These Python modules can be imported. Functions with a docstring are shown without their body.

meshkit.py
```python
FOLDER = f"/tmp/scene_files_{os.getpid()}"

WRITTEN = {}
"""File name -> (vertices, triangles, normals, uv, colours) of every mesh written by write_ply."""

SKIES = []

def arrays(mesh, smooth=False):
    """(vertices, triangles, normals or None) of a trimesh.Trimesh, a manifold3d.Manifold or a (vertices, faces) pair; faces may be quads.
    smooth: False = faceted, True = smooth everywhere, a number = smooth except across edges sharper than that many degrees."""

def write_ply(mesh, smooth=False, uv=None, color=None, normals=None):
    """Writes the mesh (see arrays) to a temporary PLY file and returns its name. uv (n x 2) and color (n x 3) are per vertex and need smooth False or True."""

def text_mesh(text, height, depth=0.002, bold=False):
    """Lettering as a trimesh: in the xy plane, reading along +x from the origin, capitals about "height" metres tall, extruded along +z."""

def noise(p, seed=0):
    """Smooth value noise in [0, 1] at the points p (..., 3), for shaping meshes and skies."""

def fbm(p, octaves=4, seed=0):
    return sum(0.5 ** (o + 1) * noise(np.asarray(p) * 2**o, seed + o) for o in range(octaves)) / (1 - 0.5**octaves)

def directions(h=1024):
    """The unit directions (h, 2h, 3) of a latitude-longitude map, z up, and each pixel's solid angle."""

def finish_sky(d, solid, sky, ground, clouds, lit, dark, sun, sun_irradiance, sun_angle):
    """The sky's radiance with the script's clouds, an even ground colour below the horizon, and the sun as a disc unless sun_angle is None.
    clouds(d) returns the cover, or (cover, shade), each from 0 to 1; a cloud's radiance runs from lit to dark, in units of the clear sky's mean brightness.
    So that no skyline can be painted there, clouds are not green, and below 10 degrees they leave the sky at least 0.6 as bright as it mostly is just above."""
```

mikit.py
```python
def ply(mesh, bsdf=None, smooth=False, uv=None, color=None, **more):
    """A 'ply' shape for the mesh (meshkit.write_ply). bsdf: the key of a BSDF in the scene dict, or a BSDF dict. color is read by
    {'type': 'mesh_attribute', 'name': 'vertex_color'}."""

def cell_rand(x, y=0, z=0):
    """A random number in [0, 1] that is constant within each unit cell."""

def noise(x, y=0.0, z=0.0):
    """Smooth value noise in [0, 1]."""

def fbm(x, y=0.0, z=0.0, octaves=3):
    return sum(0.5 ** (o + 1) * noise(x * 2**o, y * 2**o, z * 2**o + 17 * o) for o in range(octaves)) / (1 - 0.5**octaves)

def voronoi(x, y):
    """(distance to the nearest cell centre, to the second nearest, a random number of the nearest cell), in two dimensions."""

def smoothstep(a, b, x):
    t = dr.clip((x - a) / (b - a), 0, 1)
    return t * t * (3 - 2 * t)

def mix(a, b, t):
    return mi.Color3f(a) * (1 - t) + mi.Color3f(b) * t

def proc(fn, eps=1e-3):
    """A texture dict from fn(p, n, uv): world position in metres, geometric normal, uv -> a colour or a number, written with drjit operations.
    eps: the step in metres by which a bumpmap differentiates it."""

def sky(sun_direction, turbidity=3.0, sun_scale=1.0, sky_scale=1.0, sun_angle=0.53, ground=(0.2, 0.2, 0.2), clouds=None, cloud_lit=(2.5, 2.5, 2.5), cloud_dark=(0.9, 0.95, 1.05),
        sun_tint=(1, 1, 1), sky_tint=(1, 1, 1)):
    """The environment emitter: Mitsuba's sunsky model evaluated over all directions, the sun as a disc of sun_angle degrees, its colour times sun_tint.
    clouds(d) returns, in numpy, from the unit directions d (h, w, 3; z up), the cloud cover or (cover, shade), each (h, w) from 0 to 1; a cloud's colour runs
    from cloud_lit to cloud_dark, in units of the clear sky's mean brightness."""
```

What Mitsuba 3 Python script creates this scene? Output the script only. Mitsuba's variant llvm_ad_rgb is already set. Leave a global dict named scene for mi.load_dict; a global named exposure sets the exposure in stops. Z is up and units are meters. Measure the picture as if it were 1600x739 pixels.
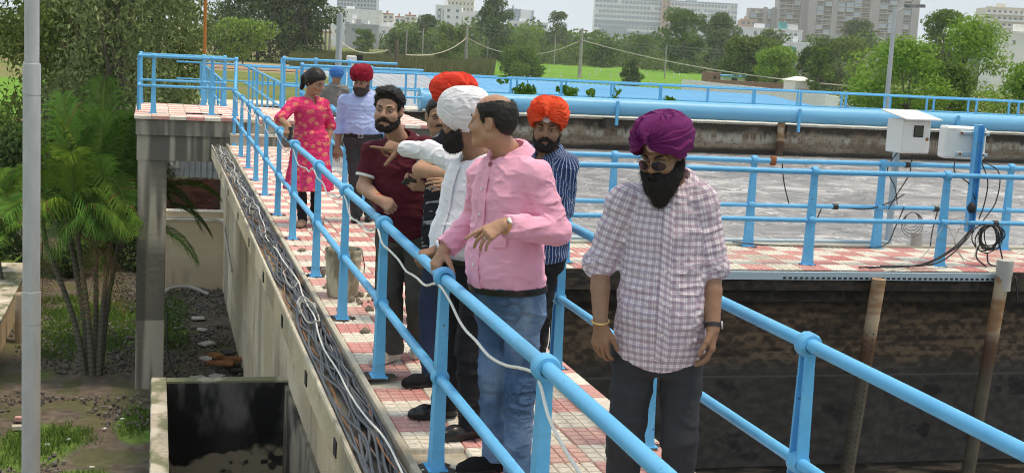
import math
import numpy as np
import trimesh
import drjit as dr
import mitsuba as mi
import manifold3d
import mikit, meshkit
from mikit import fbm, noise, voronoi, cell_rand, smoothstep, mix

# ---------------------------------------------------------------- camera, sky, exposure
T = mi.ScalarTransform4f
FW = [0.2572, 0.9556, -0.1435]
UP = [-0.0146, 0.1524, 0.9882]
EYE = [0.0, 0.0, 2.1]
exposure = 2.0
scene = {}
labels = {}
scene['camera'] = {'type': 'perspective', 'fov': 41.58, 'fov_axis': 'x', 'near_clip': 0.1, 'far_clip': 6000.0,
                   'to_world': T().look_at(origin=EYE, target=[EYE[i] + FW[i] for i in range(3)], up=UP)}


def clouds(d):
    n = meshkit.fbm(d * np.array([2.2, 2.2, 5.0]), octaves=4, seed=3)
    shade = np.clip((n - 0.35) * 1.6, 0, 1)
    return np.full(d.shape[:2], 0.97), shade * 0.8


scene['sky'] = mikit.sky([0.30, -0.10, 0.95], turbidity=3, sun_scale=0.42, sun_angle=10, ground=(0.16, 0.17, 0.13), clouds=clouds,
                         cloud_lit=(2.02, 2.25, 2.46), cloud_dark=(1.55, 1.84, 2.14), sun_tint=(1.0, 0.97, 0.92))


# ---------------------------------------------------------------- helpers
def num(key):
    """key itself if it is free, else key_001, key_002 ..."""
    if key not in scene and key not in labels and not any(k.startswith(key + '__') for k in ()):
        return key
    i = 1
    while f'{key}_{i:03d}' in scene or f'{key}_{i:03d}' in labels:
        i += 1
    return f'{key}_{i:03d}'


_count = {}


def part(parent, name, shape):
    """adds one part entry under its holder; alike parts get a running number"""
    base = f'{parent}__{name}'
    k = _count.get(base, 0)
    _count[base] = k + 1
    key = base if k == 0 else f'{base}_{k:03d}'
    scene[key] = shape
    return key


def thing(name, label, cat, group=None, shape=None):
    k = _count.get(name, 0)
    _count[name] = k + 1
    key = name if k == 0 else f'{name}_{k:03d}'
    labels[key] = {'label': label, 'category': cat}
    if group:
        labels[key]['group'] = group
    if shape is not None:
        scene[key] = shape
    return key


def struct(name, shape, kind='structure', label=None, cat=None):
    if shape is not None:
        scene[name] = shape
    labels[name] = {'kind': kind}
    if label:
        labels[name]['label'] = label
        labels[name]['category'] = cat
    return name


def stuff_part(key):
    labels[key] = {'kind': 'stuff'}


def S(mesh, mat, smooth=False, **k):
    return mikit.ply(mesh, mat, smooth=smooth, **k)


def cat(ms):
    ms = [m for m in ms if m is not None]
    vs, fs, n = [], [], 0
    for m in ms:
        v, f = (m.vertices, m.faces) if hasattr(m, 'vertices') else m
        vs.append(np.asarray(v)); fs.append(np.asarray(f) + n); n += len(v)
    return trimesh.Trimesh(np.vstack(vs), np.vstack(fs), process=False)


def box(x0, x1, y0, y1, z0, z1, b=0.0):
    if b <= 0:
        v = np.array([[x, y, z] for x in (x0, x1) for y in (y0, y1) for z in (z0, z1)], float)
        f = np.array([[0, 1, 3], [0, 3, 2], [4, 6, 7], [4, 7, 5], [0, 4, 5], [0, 5, 1], [2, 3, 7], [2, 7, 6], [0, 2, 6], [0, 6, 4], [1, 5, 7], [1, 7, 3]])
        return trimesh.Trimesh(v, f, process=False)
    p = []
    for x, sx in ((x0, 1), (x1, -1)):
        for y, sy in ((y0, 1), (y1, -1)):
            for z, sz in ((z0, 1), (z1, -1)):
                p += [(x + sx * b, y + sy * b, z), (x + sx * b, y, z + sz * b), (x, y + sy * b, z + sz * b)]
    return trimesh.convex.convex_hull(np.array(p))


def xf(mesh, m):
    v = np.asarray(mesh.vertices) @ np.asarray(m)[:3, :3].T + np.asarray(m)[:3, 3]
    return trimesh.Trimesh(v, mesh.faces, process=False)


def rotz(a, t=(0, 0, 0), s=1.0):
    m = np.eye(4); c, q = math.cos(a), math.sin(a)
    m[:2, :2] = [[c, -q], [q, c]]; m[:3, :3] *= s; m[:3, 3] = t
    return m


def spline(pts, n=8):
    p = np.asarray(pts, float)
    q = np.vstack([2 * p[0] - p[1], p, 2 * p[-1] - p[-2]])
    out = []
    for i in range(len(p) - 1):
        a, b, c, d = q[i:i + 4]
        t = np.linspace(0, 1, n, endpoint=False)[:, None]
        out.append(0.5 * (2 * b + (c - a) * t + (2 * a - 5 * b + 4 * c - d) * t ** 2 + (3 * b - a - 3 * c + d) * t ** 3))
    return np.vstack(out + [p[-1:]])


def tube(pts, r, n=8, caps=True):
    p = np.asarray(pts, float)
    r = np.broadcast_to(np.asarray(r, float), (len(p),))
    t = np.gradient(p, axis=0)
    t /= np.linalg.norm(t, axis=1, keepdims=True) + 1e-12
    ref = np.array([0, 0, 1.0]) if abs(t[0, 2]) < 0.9 else np.array([1.0, 0, 0])
    u = np.cross(t[0], ref); u /= np.linalg.norm(u)
    us = [u]
    for i in range(1, len(p)):
        u = us[-1] - t[i] * (us[-1] @ t[i])
        us.append(u / (np.linalg.norm(u) + 1e-12))
    us = np.array(us); ws = np.cross(t, us)
    a = np.arange(n) * 2 * np.pi / n
    v = (p[:, None] + r[:, None, None] * (np.cos(a)[None, :, None] * us[:, None] + np.sin(a)[None, :, None] * ws[:, None])).reshape(-1, 3)
    i = np.arange(len(p) - 1)[:, None] * n
    j = np.arange(n)[None]
    k = (j + 1) % n
    f = np.concatenate([np.stack([i + j, i + k, i + n + k], -1).reshape(-1, 3), np.stack([i + j, i + n + k, i + n + j], -1).reshape(-1, 3)])
    if caps:
        m = len(v)
        v = np.vstack([v, p[:1], p[-1:]])
        jj = np.arange(n); kk = (jj + 1) % n
        e = (len(p) - 1) * n
        f = np.vstack([f, np.stack([kk, jj, np.full(n, m)], 1), np.stack([e + jj, e + kk, np.full(n, m + 1)], 1)])
    return trimesh.Trimesh(v, f, process=False)


def bar(a, b, r, n=10):
    return tube([a, b], r, n)


def prism(poly, z0, z1):
    """convex or star-shaped polygon (x, y) extruded in z"""
    import shapely
    m = trimesh.creation.extrude_polygon(shapely.Polygon(poly), z1 - z0, engine='earcut')
    m.apply_translation([0, 0, z0])
    return m


def lathe(prof, n=20, at=(0, 0, 0)):
    prof = np.asarray(prof, float)
    a = np.arange(n) * 2 * np.pi / n
    v = np.stack([prof[:, None, 0] * np.cos(a), prof[:, None, 0] * np.sin(a), np.repeat(prof[:, 1:2], n, 1)], -1).reshape(-1, 3) + np.asarray(at)
    i = np.arange(len(prof) - 1)[:, None] * n; j = np.arange(n)[None]; k = (j + 1) % n
    f = np.concatenate([np.stack([i + j, i + k, i + n + k], -1).reshape(-1, 3), np.stack([i + j, i + n + k, i + n + j], -1).reshape(-1, 3)])
    return trimesh.Trimesh(v, f, process=False)


def grid(x0, x1, nx, y0, y1, ny, zf):
    x, y = np.meshgrid(np.linspace(x0, x1, nx), np.linspace(y0, y1, ny), indexing='ij')
    z = zf(x, y)
    v = np.stack([x, y, z], -1).reshape(-1, 3)
    i = (np.arange(nx - 1)[:, None] * ny + np.arange(ny - 1)[None]).ravel()
    f = np.vstack([np.stack([i, i + ny, i + ny + 1], 1), np.stack([i, i + ny + 1, i + 1], 1)])
    return trimesh.Trimesh(v, f, process=False)


def M4(t):
    return T([[float(q) for q in r] for r in np.asarray(t)])


# ---------------------------------------------------------------- materials
def mat(name, **k):
    scene['mat_' + name] = {'type': 'twosided', 'bsdf': k}
    return 'mat_' + name


def rgb(c):
    return {'type': 'rgb', 'value': list(map(float, c))}


def princ(name, color, rough=0.8, spec=0.3, bump=None, bscale=1.0, eps=2e-3, **k):
    c = mikit.proc(color) if callable(color) else (rgb(color) if not isinstance(color, dict) else color)
    b = {'type': 'principled', 'base_color': c, 'roughness': rough, 'specular': spec, **k}
    if bump is not None:
        b = {'type': 'bumpmap', 'arbitrary': mikit.proc(bump, eps), 'scale': bscale, 'bsdf': b}
    scene['mat_' + name] = {'type': 'twosided', 'bsdf': b}
    return 'mat_' + name


VC = {'type': 'mesh_attribute', 'name': 'vertex_color'}
princ('vc', VC, 0.85, 0.2)
princ('vc_gloss', VC, 0.45, 0.4)
scene['mat_leaf'] = {'type': 'principledthin', 'base_color': VC, 'roughness': 0.55, 'diff_trans': 0.5, 'eta': 1.35}


def blue_paint(p, n, uv):
    s = fbm(p.x * 9, p.y * 9, p.z * 7, 3)
    f = fbm(p.x * 55, p.y * 55, p.z * 40, 2)
    c = mix((0.095, 0.385, 0.69), (0.145, 0.47, 0.77), s)
    rust = smoothstep(0.76, 0.80, f) * smoothstep(0.60, 0.72, s)
    grime = smoothstep(0.62, 0.8, fbm(p.x * 3, p.y * 3, p.z * 14 + 5, 3))
    c = mix(c, (0.10, 0.30, 0.45), grime * 0.45)
    return mix(c, (0.10, 0.06, 0.04), rust * 0.8)


princ('blue', blue_paint, 0.42, 0.4, bump=lambda p, n, uv: fbm(p.x * 70, p.y * 70, p.z * 40, 2), bscale=0.0012)


def concrete(p, n, uv):
    a = fbm(p.x * 0.9, p.y * 0.9, p.z * 0.9, 4)
    streak = fbm(p.x * 3.2, p.y * 3.2, p.z * 0.25, 4)
    g = noise(p.x * 45, p.y * 45, p.z * 45)
    c = mix((0.46, 0.41, 0.315), (0.60, 0.55, 0.435), a)
    c = mix(c, (0.20, 0.185, 0.155), smoothstep(0.55, 0.80, streak) * 0.7)
    c = mix(c, (0.40, 0.31, 0.20), smoothstep(0.55, 0.8, fbm(p.x * 1.6 + 9, p.y * 1.6, p.z * 0.7, 3)) * 0.5)
    return c * (0.9 + 0.2 * g)


def wall_c(p, n, uv):
    # warm weathered render with broad run-off stains
    a = fbm(p.x, p.y * 0.55, p.z * 0.8, 5)
    st = fbm(p.x, p.y * 1.1, p.z * 0.22, 4)
    f = fbm(p.x * 6, p.y * 6, p.z * 2.0, 4)
    c = mix((0.36, 0.305, 0.215), (0.53, 0.47, 0.355), smoothstep(0.3, 0.7, a))
    c = mix(c, (0.47, 0.37, 0.235), smoothstep(0.5, 0.7, fbm(p.x + 5, p.y * 0.4, p.z * 0.5, 3)) * 0.6)
    c = mix(c, (0.15, 0.14, 0.115), smoothstep(0.50, 0.70, st + 0.1 * (f - 0.5)) * 0.62)
    c = mix(c, (0.20, 0.20, 0.15), smoothstep(0.6, 0.75, f) * 0.45)
    return c * (0.92 + 0.16 * noise(p.x * 40, p.y * 40, p.z * 40))


princ('wall', wall_c, 0.9, 0.2, bump=lambda p, n, uv: fbm(p.x * 10, p.y * 10, p.z * 10, 4), bscale=0.015, eps=4e-3)
princ('concrete', concrete, 0.9, 0.2, bump=lambda p, n, uv: fbm(p.x * 14, p.y * 14, p.z * 14, 4), bscale=0.012, eps=4e-3)


def column_c(p, n, uv):
    a = fbm(p.x * 2.0, p.y * 2.0, p.z * 1.2, 4)
    streak = fbm(p.x * 5, p.y * 5, p.z * 0.35, 3)
    c = mix((0.33, 0.30, 0.24), (0.49, 0.455, 0.375), a)
    dark = smoothstep(0.47, 0.70, streak + 0.12 * (a - 0.5))
    c = mix(c, (0.075, 0.073, 0.065), dark * 0.8)
    low = smoothstep(-1.6, -2.1, p.z) * smoothstep(-3.25, -3.2, p.z)
    return mix(c, (0.055, 0.055, 0.05), low * 0.75)


princ('column', column_c, 0.9, 0.2, bump=lambda p, n, uv: fbm(p.x * 16, p.y * 16, p.z * 16, 3), bscale=0.01, eps=4e-3)


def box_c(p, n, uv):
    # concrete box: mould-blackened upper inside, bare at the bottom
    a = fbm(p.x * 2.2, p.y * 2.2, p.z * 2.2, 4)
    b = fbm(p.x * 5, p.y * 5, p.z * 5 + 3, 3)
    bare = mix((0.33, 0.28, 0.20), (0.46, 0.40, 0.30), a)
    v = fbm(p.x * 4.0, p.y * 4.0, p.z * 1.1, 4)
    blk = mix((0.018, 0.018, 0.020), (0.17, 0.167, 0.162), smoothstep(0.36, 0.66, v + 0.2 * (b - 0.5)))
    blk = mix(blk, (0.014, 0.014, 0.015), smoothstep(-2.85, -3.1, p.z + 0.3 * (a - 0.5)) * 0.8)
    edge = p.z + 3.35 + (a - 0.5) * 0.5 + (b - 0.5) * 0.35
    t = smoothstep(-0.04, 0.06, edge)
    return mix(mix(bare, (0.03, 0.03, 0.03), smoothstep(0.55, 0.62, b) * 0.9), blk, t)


princ('boxwall', box_c, 0.9, 0.15, bump=lambda p, n, uv: fbm(p.x * 20, p.y * 20, p.z * 20, 3), bscale=0.008, eps=4e-3)


def moss_c(p, n, uv):
    a = fbm(p.x * 6, p.y * 3, p.z * 4, 4)
    c = mix((0.36, 0.32, 0.25), (0.50, 0.45, 0.36), noise(p.x * 30, p.y * 30, p.z * 30))
    c = mix(c, (0.15, 0.165, 0.09), smoothstep(0.42, 0.6, a) * 0.85)
    return mix(c, (0.62, 0.57, 0.48), smoothstep(0.62, 0.7, fbm(p.x * 2.3 + 4, p.y * 2.3, p.z, 2)) * 0.8)


princ('mossrim', moss_c, 0.95, 0.1)


def pit_c(p, n, uv):
    # sludge tide marks on the tank wall: bands by height, brown above, black below
    w = fbm(p.x * 0.7, p.y, p.z * 6, 4)
    fine = 0.35 * fbm(p.x * 1.3, p.y * 2, p.z * 26, 4) + 0.65 * fbm(p.x * 15, p.y * 2, p.z * 17, 4)
    spk = fbm(p.x * 14, p.y * 9, p.z * 14, 3)
    up = smoothstep(-1.12, -0.92, p.z + (w - 0.5) * 0.12)
    brown = mix((0.060, 0.043, 0.031), (0.185, 0.125, 0.078), smoothstep(0.40, 0.62, fine))
    brown = mix(brown, (0.028, 0.023, 0.019), smoothstep(0.52, 0.70, fbm(p.x * 1.3 + 7, p.y, p.z * 9, 4)) * 0.7)
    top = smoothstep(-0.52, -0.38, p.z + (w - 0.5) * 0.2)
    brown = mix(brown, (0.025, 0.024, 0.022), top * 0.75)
    black = mix((0.046, 0.041, 0.036), (0.082, 0.072, 0.062), smoothstep(0.35, 0.7, 0.5 * spk + 0.5 * fine))
    black = mix(black, (0.014, 0.014, 0.013), smoothstep(0.60, 0.68, fbm(p.x * 3.5 + 3, p.y, p.z * 4.5, 4)) * 0.6)
    c = mix(black, brown, up)
    line = 1 - smoothstep(0.006, 0.014, dr.abs(p.z + 1.16 + 0.004 * noise(p.x * 8)))
    c = mix(c, (0.11, 0.10, 0.09), line * 0.8)
    drip = smoothstep(0.66, 0.74, fbm(p.x * 9, p.y, p.z * 0.6, 3))
    return mix(c, (0.12, 0.10, 0.08), drip * 0.25)


princ('pitwall', pit_c, 0.8, 0.25, bump=lambda p, n, uv: fbm(p.x * 18, p.y * 18, p.z * 26, 3), bscale=0.008, eps=4e-3)


def farwall_c(p, n, uv):
    w = fbm(p.x * 0.8, p.y, p.z * 4, 4)
    st = fbm(p.x * 5.0, p.y, p.z * 0.9, 4)
    f = fbm(p.x * 9.0, p.y, p.z * 9, 3)
    c = mix((0.17, 0.125, 0.085), (0.33, 0.27, 0.20), smoothstep(0.35, 0.65, 0.6 * w + 0.4 * f))
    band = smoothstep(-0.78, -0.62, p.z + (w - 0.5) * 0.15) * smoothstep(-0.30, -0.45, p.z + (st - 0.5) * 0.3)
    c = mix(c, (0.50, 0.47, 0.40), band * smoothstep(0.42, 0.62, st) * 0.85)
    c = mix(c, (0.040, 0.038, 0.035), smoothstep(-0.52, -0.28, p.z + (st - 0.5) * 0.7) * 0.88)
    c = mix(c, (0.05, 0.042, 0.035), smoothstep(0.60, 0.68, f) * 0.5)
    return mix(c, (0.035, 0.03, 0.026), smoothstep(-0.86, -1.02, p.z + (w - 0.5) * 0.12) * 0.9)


princ('farwall', farwall_c, 0.9, 0.2)


def water_c(p, n, uv):
    # scum and foam swirls on the aeration tank
    wx = p.x + 2.4 * fbm(p.x * 0.35, p.y * 0.22, 0, 3)
    wy = p.y + 3.0 * fbm(p.x * 0.35 + 9, p.y * 0.22, 0, 3)
    a = fbm(wx * 0.6, wy * 0.7, 0, 5)
    b = fbm(wx * 2.6 + 5, wy * 3.0, 0, 5)
    c = mix((0.165, 0.155, 0.146), (0.31, 0.295, 0.28), smoothstep(0.30, 0.68, 0.6 * a + 0.4 * b))
    foam = smoothstep(0.56, 0.68, b) * smoothstep(0.42, 0.60, a)
    c = mix(c, (0.55, 0.53, 0.51), foam * 0.6)
    ridge = 1 - dr.abs(2 * fbm(wx * 1.3 + 2, wy * 1.6, 0, 5) - 1)
    c = mix(c, (0.60, 0.58, 0.56), smoothstep(0.95, 0.995, ridge) * 0.6)
    dark = 1 - dr.abs(2 * fbm(wx * 1.1 + 20, wy * 1.5 + 3, 0, 5) - 1)
    return mix(c, (0.085, 0.08, 0.075), smoothstep(0.93, 0.99, dark) * 0.7)


princ('aerated', water_c, 0.36, 0.35, bump=lambda p, n, uv: fbm(p.x * 2.6, p.y * 3.2, 0, 4), bscale=0.11, eps=1e-2)
princ('sludge', lambda p, n, uv: mix((0.018, 0.016, 0.014), (0.07, 0.06, 0.048), smoothstep(0.5, 0.75, fbm(p.x * 3, p.y * 9, 0, 4))), 0.35, 0.5,
      bump=lambda p, n, uv: fbm(p.x * 6, p.y * 12, 0, 4), bscale=0.03, eps=8e-3)


def tile_dirt(p):
    return fbm(p.x * 2.1, p.y * 2.1, 0, 4), noise(p.x * 60, p.y * 60, 0), cell_rand(dr.floor(p.x / 0.3 + 0.01), dr.floor(p.y / 0.3 + 0.01), 1)


def tile_red(p, n, uv):
    d, g, r = tile_dirt(p)
    c = mix((0.50, 0.215, 0.195), (0.60, 0.32, 0.29), r) * (0.85 + 0.3 * g)
    return mix(c, (0.46, 0.37, 0.31), smoothstep(0.40, 0.75, d) * 0.6)


def tile_cream(p, n, uv):
    d, g, r = tile_dirt(p)
    c = mix((0.58, 0.535, 0.44), (0.70, 0.66, 0.57), r) * (0.88 + 0.24 * g)
    return mix(c, (0.36, 0.31, 0.25), smoothstep(0.48, 0.82, d) * 0.6)


princ('tile_red', tile_red, 0.8, 0.3)
princ('tile_cream', tile_cream, 0.8, 0.3)
princ('grout', (0.22, 0.185, 0.15), 0.95, 0.1)
princ('steel', lambda p, n, uv: mix((0.42, 0.43, 0.44), (0.56, 0.57, 0.58), fbm(p.x * 12, p.y * 12, p.z * 3, 3)), 0.45, 0.5, metallic=0.25)
princ('angle', (0.40, 0.50, 0.56), 0.5, 0.5, metallic=0.2)
princ('white_panel', lambda p, n, uv: mix((0.66, 0.67, 0.64), (0.76, 0.77, 0.74), fbm(p.x * 6, p.y * 6, p.z * 6, 3)), 0.5, 0.4)
princ('dark', (0.02, 0.02, 0.022), 0.6, 0.4)
princ('cable_black', (0.018, 0.018, 0.02), 0.5, 0.5)
princ('cable_grey', (0.115, 0.12, 0.13), 0.6, 0.4)
princ('cable_pale', (0.42, 0.40, 0.36), 0.6, 0.4)
princ('cable_white', (0.72, 0.70, 0.64), 0.5, 0.4)
princ('cable_tan', (0.40, 0.17, 0.06), 0.6, 0.4)
princ('glass_dark', (0.05, 0.055, 0.05), 0.12, 0.6)


def rustpipe_c(p, n, uv):
    a = fbm(p.x * 6, p.y * 6, p.z * 9, 3)
    band = fbm(p.z * 7 + 2, 0.3, p.x, 3)
    pale = mix((0.40, 0.31, 0.20), (0.52, 0.43, 0.30), a)
    c = mix(pale, (0.25, 0.115, 0.045), smoothstep(0.34, 0.60, band + (a - 0.5) * 0.5) * 0.85)
    low = smoothstep(-0.5, -0.75, p.z + (a - 0.5) * 0.2)
    c = mix(c, (0.10, 0.055, 0.032), low)
    return mix(c, mix((0.07, 0.06, 0.045), (0.14, 0.115, 0.08), a), smoothstep(-0.85, -1.2, p.z + (a - 0.5) * 0.3))


princ('rustpipe', rustpipe_c, 0.8, 0.3)
princ('rust', (0.26, 0.11, 0.045), 0.85, 0.2)
# ---------------------------------------------------------------- setting: tanks and walkways
rng = np.random.default_rng(11)
G = -4.5


def field_c(p, n, uv):
    w = fbm(p.x * 0.02, p.y * 0.02, 0, 4)
    f = fbm(p.x * 0.25, p.y * 0.25, 0, 3)
    c = mix((0.075, 0.10, 0.03), (0.16, 0.19, 0.06), f)
    c = mix(c, (0.17, 0.155, 0.075), smoothstep(0.45, 0.62, w))
    soil = mix((0.27, 0.19, 0.13), (0.36, 0.27, 0.19), f)
    # bare earth track this side of the reeds
    s = smoothstep(0.46, 0.58, fbm(p.x * 0.03 + 4, p.y * 0.02, 0, 3)) * smoothstep(200, 215, p.y) * smoothstep(262, 245, p.y)
    return mix(c, soil, s)


princ('field', field_c, 0.95, 0.05)


LAWN = ((-1.3, 29.8, 1.5, 3.3), (0.42, 30.2, 0.42, 2.8), (-1.7, 21.3, 0.9, 1.3), (-0.22, 22.4, 0.35, 1.4), (-0.9, 19.6, 0.7, 0.6), (-5, 37, 2.5, 2.5))


def yard_c(p, n, uv):
    a = fbm(p.x * 0.8, p.y * 0.55, 0, 4)
    g = fbm(p.x * 7, p.y * 7, 0, 4)
    soil = mix((0.060, 0.050, 0.040), (0.18, 0.15, 0.12), g)
    soil = mix(soil, (0.135, 0.095, 0.07), smoothstep(0.5, 0.7, fbm(p.x * 0.9 + 30, p.y * 0.9, 0, 3)) * 0.5)
    soil = mix(soil, (0.085, 0.10, 0.035), smoothstep(0.5, 0.62, fbm(p.x * 2.2 + 3, p.y * 1.7, 0, 4)) * 0.55)
    grass = mix((0.07, 0.13, 0.02), (0.15, 0.25, 0.045), g)
    m = mi.Float(0)
    for x, y, rx, ry in LAWN:
        m = dr.maximum(m, 1.15 - dr.sqrt(dr.square((p.x - x) / rx) + dr.square((p.y - y) / ry)))
    return mix(soil, grass, smoothstep(0.15, 0.45, m + 1.1 * (a - 0.5)) * 0.85)


princ('yard', yard_c, 0.95, 0.1, bump=lambda p, n, uv: fbm(p.x * 9, p.y * 9, 0, 4), bscale=0.04, eps=8e-3)

struct('ground', S(box(-2500, 2500, -300, 4500, G - 0.6, G - 0.06), 'mat_field'))
ym = grid(-14, 9, 230, 8, 46, 300, lambda x, y: G + 0.10 * (meshkit.fbm(np.stack([x * 0.9, y * 0.9, x * 0], -1), 4, 5) - 0.5) + 0.05 * meshkit.fbm(np.stack([x * 5, y * 5, x * 0], -1), 3, 8))
struct('yard_ground', S(ym, 'mat_yard', smooth=True))

# main walkway: slab, ledge, bed; tiles as parts near, one mesh beyond
wk = struct('walkway', S(cat([box(1.24, 2.66, 2.0, 24.9, -0.20, -0.034), box(1.24, 2.62, 28.6, 40.0, -0.2, -0.03), box(1.24, 1.275, 2.0, 24.9, -0.034, 0.012)]), 'mat_concrete'))
TS = 0.3


def tile_mesh(x0, y0, nx=4, ny=4, size=TS, z=0.0, tilt=None):
    g = 0.0045; c = size / nx; ch = 0.0035; e = 0.0025
    out = [box(x0 + e, x0 + size - e, y0 + e, y0 + size - e, z - 0.034, z - 0.007)]
    for i in range(nx):
        for j in range(ny):
            a0, a1 = x0 + i * c + g, x0 + (i + 1) * c - g
            b0, b1 = y0 + j * c + g, y0 + (j + 1) * c - g
            v = np.array([[a0, b0, z - .007], [a1, b0, z - .007], [a1, b1, z - .007], [a0, b1, z - .007],
                          [a0 + ch, b0 + ch, z], [a1 - ch, b0 + ch, z], [a1 - ch, b1 - ch, z], [a0 + ch, b1 - ch, z]])
            f = np.array([[4, 5, 6], [4, 6, 7], [0, 1, 5], [0, 5, 4], [1, 2, 6], [1, 6, 5], [2, 3, 7], [2, 7, 6], [3, 0, 4], [3, 4, 7]])
            out.append(trimesh.Trimesh(v, f, process=False))
    return cat(out)


_tile_ply = {}


def tile_entry(parent, ix, iy, ox, oy, red):
    k = ('r' if red else 'c')
    if k not in _tile_ply:
        _tile_ply[k] = S(tile_mesh(0, 0), 'mat_tile_red' if red else 'mat_tile_cream')
    dz = rng.uniform(-0.0025, 0.0025)
    m = T().translate([ox + ix * TS, oy + iy * TS, dz]).rotate([1, 0, 0], float(rng.uniform(-.35, .35))).rotate([0, 1, 0], float(rng.uniform(-.35, .35)))
    part(parent, 'tile', {**_tile_ply[k], 'to_world': m})


for iy in range(40):
    for ix in range(5):
        if (ix, iy) in ((0, 4), (0, 9), (0, 14)):
            continue
        if ix == 4:
            continue
        tile_entry(wk, ix, iy, 1.285, 3.6, (ix + iy) % 2 == 1)
# far tiles and the half-width edge column, too small to tell apart
for red in (True, False):
    ms = []
    for iy in range(-4, 71):
        for ix in range(5):
            if ((ix + iy) % 2 == 1) != red:
                continue
            x0, y0 = 1.285 + ix * TS, 3.6 + iy * TS
            if ix == 4:
                ms.append(box(x0 + .003, 2.66, y0 + .003, y0 + TS - .003, -0.034, 0))
            elif iy >= 40 or iy < 0:
                ms.append(box(x0 + .003, x0 + TS - .003, y0 + .003, y0 + TS - .003, -0.034, 0))
    stuff_part(part(wk, 'far_tiles', S(cat(ms), 'mat_tile_red' if red else 'mat_tile_cream')))

# cross walkway on the right
cw = struct('cross_walkway', S(cat([box(2.66, 40, 12.02, 13.72, -0.20, -0.034), box(2.66, 40, 12.0, 12.02, -0.2, -0.004)]), 'mat_pitwall'))
for iy in range(5):
    for ix in range(36):
        tile_entry(cw, ix, iy, 2.68, 12.06, (ix + iy) % 2 == 0)
ms = {True: [], False: []}
for iy in range(5):
    for ix in range(36, 90):
        ms[(ix + iy) % 2 == 0].append(box(2.683 + ix * TS, 2.977 + ix * TS, 12.063 + iy * TS, 12.357 + iy * TS, -0.034, 0))
for red in (True, False):
    stuff_part(part(cw, 'far_tiles', S(cat(ms[red]), 'mat_tile_red' if red else 'mat_tile_cream')))
part(cw, 'upstand', S(box(2.66, 40, 13.56, 13.70, -0.034, 0.02), 'mat_concrete'))
part(cw, 'upstand', S(box(4.3, 8.2, 13.71, 13.80, -0.05, 0.05, 0.004), 'mat_angle'))

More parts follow.
